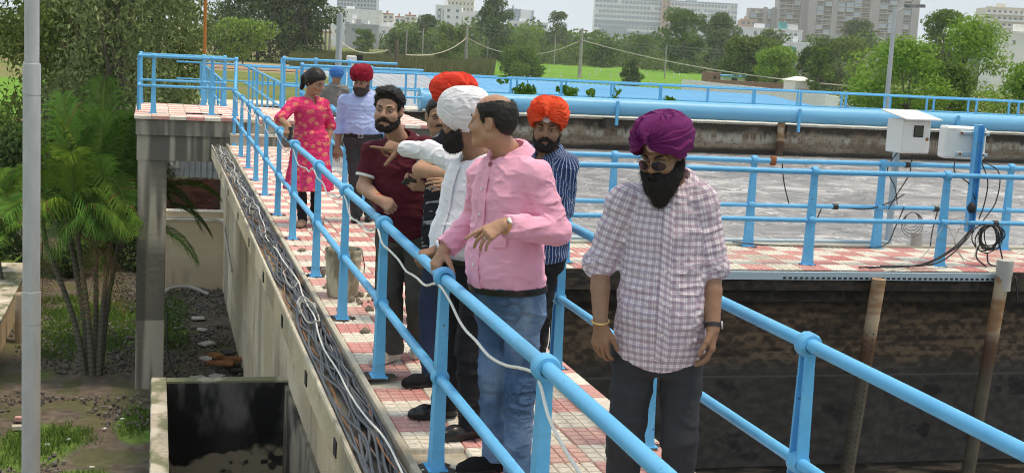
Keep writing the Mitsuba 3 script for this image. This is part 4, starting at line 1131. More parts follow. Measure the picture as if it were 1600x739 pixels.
part(sl, 'lamp_head', S(xf(trimesh.convex.convex_hull(np.array([[0, -.08, .02], [0, .08, .02], [0, -.08, .1], [0, .08, .1], [.9, -.14, .0], [.9, .14, .0], [.85, -.1, .14], [.85, .1, .14], [.3, -.16, -.01], [.3, .16, -.01]])), rotz(-.35, (26.75, 45.35, 4.10), .85)), 'mat_cable_grey'))
thing('rust_pole', 'thin rust-orange pole rising behind the footbridge railing', 'pole', shape=S(tube([[.955, 28.3, .46], [.955, 28.3, 3.4]], .034, 8), 'mat_orange'))
princ('orange', (0.38, 0.15, 0.03), 0.7, 0.3)
thing('steel_pole', 'thick grey steel pole behind the woman, flat cut at its top', 'pole', shape=S(tube([[7.9, 60.8, G], [7.9, 60.8, 2.86]], .14, 14), 'mat_steel', smooth=40))
princ('cpole', lambda p, n, uv: mix((0.30, 0.28, 0.24), (0.43, 0.41, 0.36), fbm(p.x, p.y, p.z * 2, 3)), 0.9, 0.1)
for nm, x, y, z, hw, lab in (('p1', 61.3, 271.6, 4.64, .24, 'concrete cable pole at the left of the bright field, before the white stepped building'), ('p2', 80.9, 255.9, 5.15, .26, 'concrete cable pole standing behind the orange turban, right of the round bush')):
    k = thing('utility_pole', lab, 'utility pole', shape=S(tube([[x, y, G], [x, y, z]], [hw * 1.5, hw], 8), 'mat_cpole'))
    part(k, 'crossarm', S(cat([box(x - 1.1, x + 1.1, y - .08, y + .08, z - .45, z - .3), box(x - .3, x + .3, y - .2, y + .2, z - 2.6, z - 2.2)]), 'mat_rust'))
k = thing('pole_group', 'group of four concrete poles joined by crossbars at the left', 'utility pole')
for x, y, z in ((33.5, 294.9, 5.1), (34.45, 294.6, 4.9), (35.3, 294.4, 4.8), (36.2, 294.2, 4.85)):
    part(k, 'pole', S(tube([[x, y, G], [x, y, z]], [.30, .22], 6), 'mat_cpole'))
for z in (4.0, 2.6, 1.6):
    part(k, 'crossbar', S(box(33.2, 36.6, 293.6, 293.8, z, z + .25), 'mat_rust'))
k = thing('forked_pole', 'short brown pole with two forked arms standing on the earth track', 'pole', shape=S(tube([[25.9, 149.9, G], [25.9, 149.9, 1.5]], [.26, .20], 8), 'mat_bark'))
part(k, 'arm', S(tube(spline([[25.8, 149.8, -.75], [25.3, 149.8, -.2], [24.9, 149.9, .85]], 4), .09, 6), 'mat_bark'))
part(k, 'arm', S(tube(spline([[26.0, 149.8, -.85], [26.5, 149.7, -.6], [26.9, 149.6, -.1]], 4), .09, 6), 'mat_bark'))
for x, y, z, lab in ((109.8, 284.5, 3.0, 'thin concrete pole in the wood right of the second cable pole'), (108.8, 368.7, 4.3, 'thin far pole above the bright field, behind the big round bush'), (90.5, 373.4, 2.9, 'thin far pole left of the big round bush'),
                     (72.8, 378.3, 4.1, 'thin far pole left of the drooping tree'), (145.5, 327.3, 3.8, 'thin pole before the dome-shaped tree'), (54.0, 300, 3.2, 'thin pole by the reeds, between forked pole and white houses')):
    thing('thin_pole', lab, 'pole', shape=S(tube([[x, y, G], [x, y, z]], .16, 6), 'mat_cpole'))


def sag(a, b, s, n=24):
    t = np.linspace(0, 1, n)[:, None]
    return np.asarray(a) * (1 - t) + np.asarray(b) * t - np.array([0, 0, 1.]) * (4 * s * t * (1 - t))


princ('wire', (0.50, 0.47, 0.38), 0.8, 0.1)
for lab, a, b, s, rr in (('thick pale cable sagging between the two concrete cable poles', [61.3, 271.6, 2.2], [80.9, 255.9, 2.9], 3.2, .10), ('thick pale cable running from the second cable pole down to the right', [80.9, 255.9, 2.9], [96, 160, -1.6], 1.5, .09),
                         ('thick pale cable rising to the right above the white boundary wall', [96, 160, -1.6], [74, 92, 2.6], .6, .06), ('cable from the forked pole to the first cable pole', [26.9, 149.6, -.1], [61.3, 271.6, 2.2], 1.2, .07),
                         ('cable from the pole group to the forked pole', [36.2, 294, 3.0], [25.0, 149.9, .3], 2.2, .10), ('upper cable sagging from the left to the pole group', [-4, 270, 2.0], [33.5, 294.5, 2.9], 3.4, .10), ('lower cable sagging from the left to the pole group', [-4, 270, 1.4], [33.5, 294.5, 2.5], 3.7, .09)):
    thing('sagging_cable', lab, 'cable', shape=S(tube(sag(a, b, s), rr, 5), 'mat_wire'))
princ('wire_dark', (0.14, 0.15, 0.15), 0.8, 0.1)
for z in (4.3, 3.6):
    for lab, a, b in ((f'{"upper" if z > 4 else "lower"} thin dark wire from the first cable pole to the right', [61.3, 271.6, z], [200, 300, z - 1.5]), (f'{"upper" if z > 4 else "lower"} thin dark wire left of the pole group', [5, 300, z], [33.5, 294.5, z - .4])):
        thing('thin_wire', lab, 'wire', shape=S(tube(sag(a, b, 1.2), .05, 4), 'mat_wire_dark'))
k = thing('camera_post', 'black post with a small white camera standing behind the dark red turban', 'camera post', shape=S(box(4.60, 4.75, 32.1, 32.25, G, 1.56), 'mat_dark'))
part(k, 'camera', S(cat([box(4.38, 4.60, 32.08, 32.28, 1.36, 1.54, .02), box(4.48, 4.54, 32.1, 32.16, 1.1, 1.36)]), 'mat_white_panel'))

# ---------------------------------------------------------------- sheds and walls in the middle distance
princ('roofblue', lambda p, n, uv: mix((0.145, 0.385, 0.64), (0.215, 0.48, 0.72), fbm(p.x * .25, p.y * .9, 0, 4)), 0.6, 0.2)
princ('roofgrey', lambda p, n, uv: mix((0.34, 0.365, 0.39), (0.44, 0.465, 0.49), fbm(p.x * .5, p.y * .5, 0, 4)), 0.5, 0.4)


def corrug(xa, xb, ya, za, yb, zb, pitch=.32, skew=0.0):
    n = int((xb - xa) / pitch * 4)
    x = np.linspace(xa, xb, n)
    dz = .07 * (np.abs(np.sin(np.arange(n) * math.pi / 4)) > .9)
    top = np.stack([x, 0 * x + yb - .23 * (x - xa), zb + dz - .008 * (x - xa)], 1); bot = np.stack([x + skew, 0 * x + ya, 0 * x + za + dz], 1)
    a = np.arange(n - 1)
    return trimesh.Trimesh(np.vstack([bot, top]), np.vstack([np.stack([a, a + 1, a + 1 + n], 1), np.stack([a, a + 1 + n, a + n], 1)]), process=False)


k = thing('blue_shed', 'long shed with a light blue corrugated roof behind the far tank wall', 'shed')
for i in range(20):
    xa = 14.9 + i * 1.0
    part(k, 'roof_panel', S(corrug(xa, xa + .985, 52, -1.35 + .002 * (i % 2), 78.2 - .23 * i, -0.12 - .010 * i, skew=.25), 'mat_roofblue'))
part(k, 'wall', S(box(15.2, 35.5, 53, 72, G, -1.55), 'mat_cpole'))
k = thing('grey_shed', 'shed with a pale grey corrugated roof left of the light blue roof', 'shed')
for i in range(6):
    xa = 8.9 + i * 1.0
    part(k, 'roof_panel', S(corrug(xa, xa + .985, 52, -1.35, 79.5 - .23 * i, -0.06 - .01 * i, skew=.25), 'mat_roofgrey'))
part(k, 'wall', S(box(9.2, 14.6, 53, 76, G, -1.6), 'mat_dark'))
k = thing('boundary_wall', 'long white panelled boundary wall behind the blue roof', 'wall')
A, B, C_ = np.array([77.4, 193.0]), np.array([79.3, 150.6]), np.array([72.2, 128.0])
d = (B - A) / np.linalg.norm(B - A); nn = 26
for i in range(nn):
    p0, p1 = (A + (B - A) * i / 16, A + (B - A) * (i + 1) / 16) if i < 16 else (B + (C_ - B) * (i - 16) / 10, B + (C_ - B) * (i - 15) / 10)
    d = (p1 - p0) / np.linalg.norm(p1 - p0)
    o = np.array([-d[1], d[0]]) * .08
    zt = -2.35 + .02 * math.sin(i) + .0 * i
    v = np.array([[*(p0 + s * o + d * .02), z] for s in (-1, 1) for z in (G, zt)] + [[*(p1 + s * o - d * .02), z] for s in (-1, 1) for z in (G, zt)])
    part(k, 'panel', S(trimesh.convex.convex_hull(v), 'mat_whitewash'))
    part(k, 'post', S(box(p0[0] - .06, p0[0] + .06, p0[1] - .06, p0[1] + .06, G, zt + .1), 'mat_rust'))
princ('whitewash', lambda p, n, uv: mix((0.76, 0.75, 0.70), (0.86, 0.85, 0.80), fbm(p.x * .6, p.y * .6, p.z * 1.5, 3)), 0.9, 0.1)
k = thing('brick_shed', 'small brick shed with a blue roof edge at the end of the bright field', 'shed', shape=S(box(97.2, 99.2, 229, 233, G, -1.7), 'mat_brickfar'))
princ('brickfar', lambda p, n, uv: mix((0.20, 0.115, 0.085), (0.33, 0.21, 0.16), fbm(p.x * 2, p.y * 2, p.z * 8, 3)), 0.95, 0.1)
part(k, 'front', S(box(99.2, 105.5, 228, 232, G, -2.3), 'mat_whitewash'))
part(k, 'door', S(box(101.0, 102.0, 227.9, 228, G, -2.5), 'mat_dark'))
part(k, 'door', S(box(103.6, 104.2, 227.9, 228, G, -2.5), 'mat_brickfar'))
part(k, 'window', S(box(97.9, 98.3, 228.9, 229, -3.2, -2.3), 'mat_dark'))
part(k, 'roof', S(box(99.0, 107.5, 226.8, 232.5, -2.25, -2.0), 'mat_roofblue'))
thing('field_wall', 'long brown brick wall behind the white boundary wall', 'wall', shape=S(trimesh.convex.convex_hull(np.array([[x, y, z] for x, y in ((82.2, 193.5), (82.2, 194), (97.5, 190), (97.5, 190.5)) for z in (G, -2.2)])), 'mat_brickfar'))
k = thing('white_shed', 'small white shed with vents right of the bright bushy tree', 'shed', shape=S(box(85.2, 88.0, 171, 174.5, G, -1.3), 'mat_whitewash'))
part(k, 'roof', S(trimesh.convex.convex_hull(np.array([[84.9, 170.7, -1.3], [88.3, 170.7, -1.4], [84.9, 174.8, -1.3], [88.3, 174.8, -1.4], [86.0, 172.5, -.7], [87.2, 172.5, -.75]])), 'mat_whitewash'))
stuff_part(part(k, 'vent', S(cat([box(85.4 + i * .32, 85.55 + i * .32, 170.95, 171, -2.6, -2.4) for i in range(8)]), 'mat_rust')))

# ---------------------------------------------------------------- far buildings
princ('bw_white', (0.80, 0.80, 0.80), 0.9, 0.1)
princ('bw_blue', (0.42, 0.48, 0.56), 0.5, 0.4)
princ('bw_glass', (0.20, 0.22, 0.25), 0.3, 0.5)
princ('bw_taupe', (0.43, 0.41, 0.41), 0.9, 0.1)
princ('bw_cream', (0.74, 0.69, 0.60), 0.9, 0.1)
princ('bw_pink', (0.55, 0.42, 0.36), 0.9, 0.1)
princ('bw_grey', (0.40, 0.41, 0.42), 0.9, 0.1)
princ('bw_red', (0.45, 0.19, 0.13), 0.9, 0.1)
princ('bw_teal', (0.12, 0.38, 0.36), 0.8, 0.2)


def frame_of(a, b):
    a, b = np.asarray(a, float), np.asarray(b, float)
    u = (b - a) / np.linalg.norm(b - a)
    m = np.eye(4); m[:2, 0] = u; m[:2, 1] = [-u[1], u[0]]; m[:2, 3] = a
    return m, np.linalg.norm(b - a)


def slab(m, x0, x1, y0, y1, z0, z1):
    return xf(box(x0, x1, y0, y1, z0, z1), m)


def building(name, label, a, b, zt, depth, wall, win, floors=None, bay=3.2, wh=1.5, ww=1.9, fh=3.3, bands=None, catg='building', z0=G, balcony=False, roofm=None, win_part='window'):
    m, L = frame_of(a, b)
    k = thing(name, label, catg, shape=S(slab(m, 0, L, 0, depth, z0, zt), 'mat_' + wall))
    part(k, 'parapet', S(cat([slab(m, -.2, L + .2, -.2, .3, zt, zt + .7), slab(m, L * .3, L * .45, depth * .3, depth * .5, zt, zt + 2.6)]), 'mat_' + (roofm or wall)))
    ws, bs = [], []
    nz = int((zt - z0) / fh); nx = max(1, int(L / bay))
    rr = np.random.default_rng(len(labels))
    for i in range(nz):
        z = zt - (i + 1) * fh + .7
        if z < 0:
            break
        for j in range(nx):
            if rr.random() < .06:
                continue
            x = (j + .5) * L / nx
            ws.append(slab(m, x - ww / 2, x + ww / 2, -.12, .05, z, z + wh))
        if balcony:
            bs.append(slab(m, 0.2, L - .2, -1.2, 0, z - .75, z - .5))
            bs.append(slab(m, 0.2, L - .2, -1.25, -1.15, z - .5, z + .3))
    if ws:
        stuff_part(part(k, win_part, S(cat(ws), 'mat_' + win)))
    if bs:
        stuff_part(part(k, 'balcony', S(cat(bs), 'mat_bw_white' if wall != 'bw_taupe' else 'mat_bw_pink')))
    return k, m, L


k, m, L = building('office_block', 'long white office block with rows of blue glazed windows, left wing', [282.9, 870.1], [326.2, 858.8], 33, 18, 'bw_white', 'bw_blue', bay=2.4, ww=2.0, wh=1.9, roofm='bw_blue')
part(k, 'glass_band', S(cat([slab(m, .5, L - .5, -.25, 0, z, z + 2.6) for z in (16.4, 9.5)] + [slab(m, 4, L * .5, -.25, 0, 12.6, 15.4), slab(m, L * .6, L - 3, -.25, 0, 5, 8)]), 'mat_bw_blue'))
building('stair_tower', 'narrow pink stair tower between the two wings of the white office block', [324.4, 853.2], [329.3, 851.9], 34.5, 14, 'bw_pink', 'bw_glass', bay=2.4, ww=.9)
building('office_block', 'right wing of the white office block, grey band at its roof', [329.5, 863], [377, 850.5], 33.6, 18, 'bw_white', 'bw_blue', bay=2.2, ww=1.6, wh=1.8, roofm='bw_blue')


def tower(label, a, b, zt, depth, cols, seed):
    m, L = frame_of(a, b)
    k = thing('apartment_tower', label, 'apartment building', shape=S(slab(m, 0, L, 1.0, depth, G, zt), 'mat_bw_taupe'))
    for x0, x1 in cols:
        part(k, 'pier', S(slab(m, x0 * L, x1 * L, -1.6, 1.0, G, zt + 1), 'mat_bw_taupe'))
    sl, wn, pn = [], [], []
    rr = np.random.default_rng(seed)
    edges = [0] + [e for c in cols for e in c] + [1]
    for i in range(0, len(edges), 2):
        x0, x1 = edges[i] * L, edges[i + 1] * L
        if x1 - x0 < 1.5:
            continue
        nb = max(1, int(round((x1 - x0) / 5.5)))
        for z in np.arange(zt - 3, 2, -3.05):
            for j in range(nb):
                a0, a1 = x0 + (x1 - x0) * j / nb + .2, x0 + (x1 - x0) * (j + 1) / nb - .2
                proj_ = 1.5 if (j + i) % 2 else .9
                sl.append(slab(m, a0, a1, -proj_, 1.0, z - .3, z))
                wn.append(slab(m, a0 + .5, a1 - .6, .85, 1.0, z + .1, z + 2.2))
                q = rr.random()
                if q < .3:
                    pn.append(slab(m, a0 + .1, a1 - .1, -proj_, -proj_ + .1, z, z + 2.4))
                else:
                    sl.append(slab(m, a0, a1, -proj_, -proj_ + .08, z + .85, z + 1.0))
    stuff_part(part(k, 'balcony', S(cat(sl), 'mat_bw_cream')))
    stuff_part(part(k, 'window', S(cat(wn), 'mat_bw_glass')))
    if pn:
        stuff_part(part(k, 'glazing', S(cat(pn), 'mat_bw_blue')))
    return k


tower('stepped grey apartment block, lowest and leftmost of the tower group', [383.0, 843.2], [400.5, 838.7], 32.0, 14, [(.5, .62), (.8, 1.0)], 1)
tower('grey apartment tower in the middle of the tower group', [398.0, 830.8], [418, 825.6], 47.5, 16, [(.68, .9)], 2)
tower('tallest grey apartment tower with piers and white balconies, right of the group', [414, 818.7], [483.2, 800.6], 66, 18, [(.0, .06), (.20, .25), (.55, .635), (.80, .86), (.93, 1.0)], 3)
building('low_block', 'small beige block left of the apartment towers', [356, 796.9], [366, 794.3], 22.6, 12, 'bw_pink', 'bw_glass', bay=3)
k, m, L = building('low_block', 'long low white building below the apartment towers', [249, 562.4], [278, 554.8], 12.8, 10, 'bw_white', 'bw_glass', bay=5.5, ww=1.2, wh=1.6)
part(k, 'water_tank', S(cat([slab(m, 20, 23, 2, 5, 12.8, 16.5)]), 'mat_bw_teal'))
part(k, 'roof_room', S(cat([slab(m, 24, 28, 1, 6, 12.8, 15.8)]), 'mat_bw_white'))
building('low_block', 'small white roofs below the middle apartment tower', [205, 420], [214, 417.6], 6.0, 8, 'bw_white', 'bw_teal', bay=4)
building('low_block', 'cream house at the foot of the tallest tower', [196, 362], [206, 359.3], 4.0, 8, 'bw_cream', 'bw_glass', bay=4)
building('cream_block', 'tall cream apartment block at the right edge with rows of windows', [416.5, 625], [441, 618.6], 32, 16, 'bw_cream', 'bw_glass', bay=2.7, ww=1.4, wh=1.5, balcony=True, catg='apartment building')
building('side_block', 'plain white block with few windows at the right edge, above the trees', [210.6, 310.8], [230, 305.7], 10.7, 10, 'whitewash', 'bw_glass', bay=9.0, ww=.5, wh=.9)
building('side_block', 'low grey block with close-set windows left of the plain white one', [246.5, 374.8], [254, 372.8], 13.2, 10, 'bw_grey', 'bw_glass', bay=1.5, ww=.7, wh=2.0)
building('glass_tower', 'grey glazed tower at the top left, cut by the picture edge', [142.6, 1119.6], [174, 1111.4], 52, 20, 'bw_blue', 'bw_glass', bay=2.6, ww=1.7, wh=2.0, catg='tower')
building('low_block', 'long white podium under the grey glazed tower', [124, 1015.4], [162, 1005.5], 18.2, 16, 'bw_white', 'bw_cream', bay=6)
for i, (x0, x1, z, w, lab) in enumerate(((146, 153, 14.8, 'bw_cream', 'cream house with a red roof right of the white podium'), (154, 160, 13.2, 'bw_white', 'white house with a red roof in the middle of the red roofed row'), (160.5, 167.5, 14.6, 'bw_cream', 'cream house with a red roof at the right end of the row'))):
    building('row_house', lab, [x0, 904.5 - .26 * (x0 - 145)], [x1, 904.5 - .26 * (x1 - 145)], z, 9, w, 'bw_glass', bay=3, roofm='bw_red', catg='house')
k, m, L = building('white_house', 'large white house with stepped roofs, above the reeds', [95.7, 602.7], [109.5, 599.1], 4.6, 8, 'bw_white', 'bw_glass', bay=4, ww=1.1, wh=1.3, fh=3.2, catg='house')
part(k, 'roof_room', S(cat([slab(m, 1, 4, 1, 5, 4.6, 7), slab(m, 6, 8.5, 1, 5, 4.6, 6.4), slab(m, 10, 12.5, 0, 4, 4.6, 5.7)]), 'mat_bw_white'))
building('grey_house', 'grey unfinished house left of the large white one', [76, 566], [89.3, 562.6], 4.8, 9, 'bw_grey', 'bw_glass', bay=5, ww=1.6, catg='house')
building('white_house', 'small white house behind the grey unfinished one', [80, 600], [90, 597.4], 7.2, 8, 'bw_white', 'bw_blue', bay=4, catg='house')
building('white_house', 'white flat-roofed house right of the thick grey steel pole', [71, 570], [79, 568], 7.0, 8, 'bw_white', 'bw_glass', bay=4, catg='house')
k, m, L = building('stepped_building', 'white stepped building with dark slots behind the first cable pole', [140.1, 697.2], [153.3, 693.8], 17.6, 12, 'bw_white', 'bw_glass', bay=4.4, ww=1.4, wh=1.4)
part(k, 'dark_slot', S(cat([slab(m, 1.0, 1.6, -.2, 0, 1, 16), slab(m, 2.4, 3.0, -.2, 0, 1, 16), slab(m, 3.8, 4.3, -.2, 0, 1, 16)]), 'mat_bw_grey'))
part(k, 'side_wing', S(slab(m, L + .3, L + 9, 2, 12, G, 15.6), 'mat_bw_white'))
building('beige_tower', 'beige tower with small dark windows behind the white stepped building', [166.9, 796.6], [182.3, 792.6], 34, 12, 'bw_cream', 'bw_glass', bay=2.2, ww=.9, wh=1.2, catg='tower')
building('glass_block', 'blue grey glass block left of the slanted white one', [201.6, 785.6], [208.9, 783.7], 20.0, 10, 'bw_blue', 'bw_glass', bay=1.8, ww=.5, wh=2.6)
m, L = frame_of([208.7, 783.0], [216, 781.1])
thing('slanted_block', 'white block with a slanted right side beside the blue grey glass block', 'building', shape=S(xf(trimesh.convex.convex_hull(np.array([[x, y, z] for x, z in ((0, G), (0, 20.6), (7.9, 20.2), (5.4, G)) for y in (0, 8)])), m), 'mat_bw_white'))
part('slanted_block', 'dark_edge', S(xf(trimesh.convex.convex_hull(np.array([[x, y, z] for x, z in ((5.0, G), (6.6, 20.2), (7.95, 20.1), (5.5, G)) for y in (-.3, -.1)])), m), 'mat_bw_blue'))
building('low_block', 'long low white building under the slanted block', [196, 765.1], [219, 759.1], 12.6, 10, 'bw_white', 'bw_glass', bay=3, wh=1.8)


# ---------------------------------------------------------------- the air
scene['haze_air'] = {'type': 'homogeneous', 'albedo': 0.96, 'sigma_t': 0.00021}
scene['haze'] = {'type': 'cube', 'to_world': T().translate([0, 700, 40]).scale([1500, 1000, 46.2]), 'bsdf': {'type': 'null'}, 'interior': {'type': 'ref', 'id': 'haze_air'}}
labels['haze'] = {'kind': 'stuff', 'label': 'pale haze that fades the far trees and towers', 'category': 'haze'}
scene['camera']['medium'] = {'type': 'ref', 'id': 'haze_air'}
# ---------------------------------------------------------------- people: distance-field modelling
F32 = np.float32


def rc(p, a, b, ra, rb):
    a, b = np.asarray(a, F32), np.asarray(b, F32)
    ab = b - a; L = float(ab @ ab) + 1e-9
    q = p - a
    t = np.clip((q @ ab) / F32(L), 0, 1)
    return np.sqrt(((q - t[:, None] * ab) ** 2).sum(1)) - (F32(ra) + F32(rb - ra) * t)


def ell(p, c, r):
    r = np.asarray(r, F32); q = (p - np.asarray(c, F32)) / r
    k0 = np.sqrt((q ** 2).sum(1)) + F32(1e-6); k1 = np.sqrt(((q / r) ** 2).sum(1)) + F32(1e-6)
    return k0 * (k0 - 1) / k1


def smin(a, b, k):
    h = np.maximum(F32(k) - np.abs(a - b), 0) / F32(k)
    return np.minimum(a, b) - h * h * F32(k * .25)


def smax(a, b, k):
    return -smin(-a, -b, k)


def surf(f, lo, hi, h, margin=0.02):
    """zero surface of f as a mesh (surface nets), evaluated only in blocks near the surface"""
    lo, hi = np.asarray(lo, float), np.asarray(hi, float)
    B = 6
    nb = np.maximum(1, np.ceil((hi - lo) / (h * B)).astype(int))
    n = nb * B + 1
    cx = [lo[k] + (np.arange(nb[k]) + .5) * B * h for k in range(3)]
    C = np.stack(np.meshgrid(*cx, indexing='ij'), -1).reshape(-1, 3).astype(F32)
    dc = f(C).reshape(nb)
    act = np.argwhere(np.abs(dc) < B * h * .87 * 1.25 + margin)
    D = np.repeat(np.repeat(np.repeat(np.where(dc < 0, F32(-1), F32(1)), B, 0), B, 1), B, 2)
    D = np.pad(D, ((0, 1),) * 3, mode='edge').astype(F32)
    o = np.stack(np.meshgrid(*[np.arange(B + 1)] * 3, indexing='ij'), -1).reshape(-1, 3)
    idx = (act[:, None] * B + o[None]).reshape(-1, 3)
    flat = np.unique(np.ravel_multi_index(idx.T, n))
    I = np.stack(np.unravel_index(flat, n), 1)
    P = (lo + I * h).astype(F32)
    D.reshape(-1)[flat] = np.concatenate([f(q) for q in np.array_split(P, max(1, len(P) // 400000))])
    D[[0, -1]] = np.maximum(D[[0, -1]], 1e-4); D[:, [0, -1]] = np.maximum(D[:, [0, -1]], 1e-4); D[:, :, [0, -1]] = np.maximum(D[:, :, [0, -1]], 1e-4)
    ins = D < 0
    m = n - 1
    cnt = np.zeros(m, np.int8)
    for a in (0, 1):
        for b in (0, 1):
            for c in (0, 1):
                cnt += ins[a:m[0] + a, b:m[1] + b, c:m[2] + c]
    cells = np.argwhere((cnt > 0) & (cnt < 8))
    cid = -np.ones(m, np.int64); cid[tuple(cells.T)] = np.arange(len(cells))
    acc = np.zeros((len(cells), 3)); k = np.zeros(len(cells))
    cor = [np.array(q) for q in np.ndindex(2, 2, 2)]
    for i in range(8):
        for ax in range(3):
            if cor[i][ax]:
                continue
            j = cor[i].copy(); j[ax] = 1
            va, vb = D[tuple((cells + cor[i]).T)], D[tuple((cells + j).T)]
            x = (va < 0) != (vb < 0)
            t = np.where(x, va / np.where(x, va - vb, 1), 0)
            pt = cor[i] + (j - cor[i]) * t[:, None]
            acc += pt * x[:, None]; k += x
    V = lo + (cells + acc / k[:, None]) * h
    Fs = []
    for ax in range(3):
        b, c = (ax + 1) % 3, (ax + 2) % 3
        s0 = [slice(1, m[q]) if q != ax else slice(0, m[q]) for q in range(3)]
        s1 = [slice(1, m[q]) if q != ax else slice(1, m[q] + 1) for q in range(3)]
        A_, B_ = ins[tuple(s0)], ins[tuple(s1)]
        e = np.argwhere(A_ != B_)
        inside_a = A_[tuple(e.T)]
        g = e + np.array([1 if q != ax else 0 for q in range(3)])
        db, dc_ = np.zeros(3, int), np.zeros(3, int); db[b] = 1; dc_[c] = 1
        q = np.stack([cid[tuple((g - db - dc_).T)], cid[tuple((g - dc_).T)], cid[tuple(g.T)], cid[tuple((g - db).T)]], 1)
        q[~inside_a] = q[~inside_a][:, ::-1]
        Fs += [q[:, [0, 1, 2]], q[:, [0, 2, 3]]]
    return trimesh.Trimesh(V, np.vstack(Fs), process=False)


def unit(v):
    v = np.asarray(v, float); return v / np.linalg.norm(v)


# ---- head, in its own frame: x to the side, y to the front, z up; eyes at z = 0
def face_sdf(p, fem=0.0, fat=0.0):
    ax = np.abs(p[:, 0])
    q = np.stack([ax, p[:, 1], p[:, 2]], 1)
    d = ell(p, (0, -.014, .036), (.076, .096, .086))
    j = ell(p, (0, .022, -.044), (.060 + fat, .070, .076))
    d = smin(d, j, .03)
    d = smin(d, rc(q, (.0, .070, -.099), (.012, .068, -.098), .021, .020), .03)              # chin
    d = smin(d, rc(q, (.050 + fat, -.004, -.060), (.030, .052, -.095), .020, .018), .03)     # jaw line
    d = smin(d, ell(q, (.040 + fat * .7, .058, -.032), (.028, .028, .028)), .025)            # cheeks
    d = smin(d, rc(q, (.006, .084, .024), (.048, .070, .020), .011, .010), .014)             # brow
    e = ell(q, (.032, .096, .000), (.020, .020, .0125))
    d = smax(d, -e, .012)                                                                   # sockets
    d = smin(d, rc(p, (0, .086, .012), (0, .106, -.026), .0085, .0125), .010)                # nose
    d = smin(d, ell(q, (.0125, .096, -.031), (.0085, .010, .0075)), .006)
    d = smin(d, ell(p, (0, .085, -.056), (.025, .0135, .0065)), .006)                         # lips
    d = smin(d, ell(p, (0, .084, -.0665), (.021, .0125, .0070)), .006)
    d = smax(d, -rc(q, (.0, .100, -.061), (.020, .092, -.0605), .0022, .0018), .004)
    # ears
    e = ell(np.stack([(q[:, 0] - .078) + .25 * (p[:, 1] + .02), p[:, 1] + .016 + .15 * p[:, 2], p[:, 2] + .010], 1), (0, 0, 0), (.010, .020, .032))
    e = smax(e, -ell(q, (.088, -.008, -.004), (.008, .011, .018)), .006)
    return smin(d, e, .008)


def skin_color(v, loc, base, seed):
    n = meshkit.fbm(v * 28, 3, seed)[:, None]
    c = np.asarray(base) * (.88 + .24 * n)
    return c


class Head:
    def __init__(s, J, fwd, pitch, roll, scale, lean=(0, 0)):
        f = unit([fwd[0], fwd[1], 0]); up = np.array([0, 0, 1.0]); x = np.cross(f, up)
        f2 = unit(f * math.cos(pitch) - up * math.sin(pitch)); up2 = np.cross(x, f2)
        x2 = x * math.cos(roll) + up2 * math.sin(roll); up3 = np.cross(x2, f2)
        s.R = np.stack([x2, f2, up3], 1); s.o = np.asarray(J['hd'], float); s.s = scale

    def loc(s, p):
        return ((p - s.o.astype(F32)) @ s.R.astype(F32)) / F32(s.s)

    def W(s, v):
        return np.asarray(v) * s.s @ s.R.T + s.o

    def mesh(s, m):
        return trimesh.Trimesh(s.W(m.vertices), m.faces, process=False)


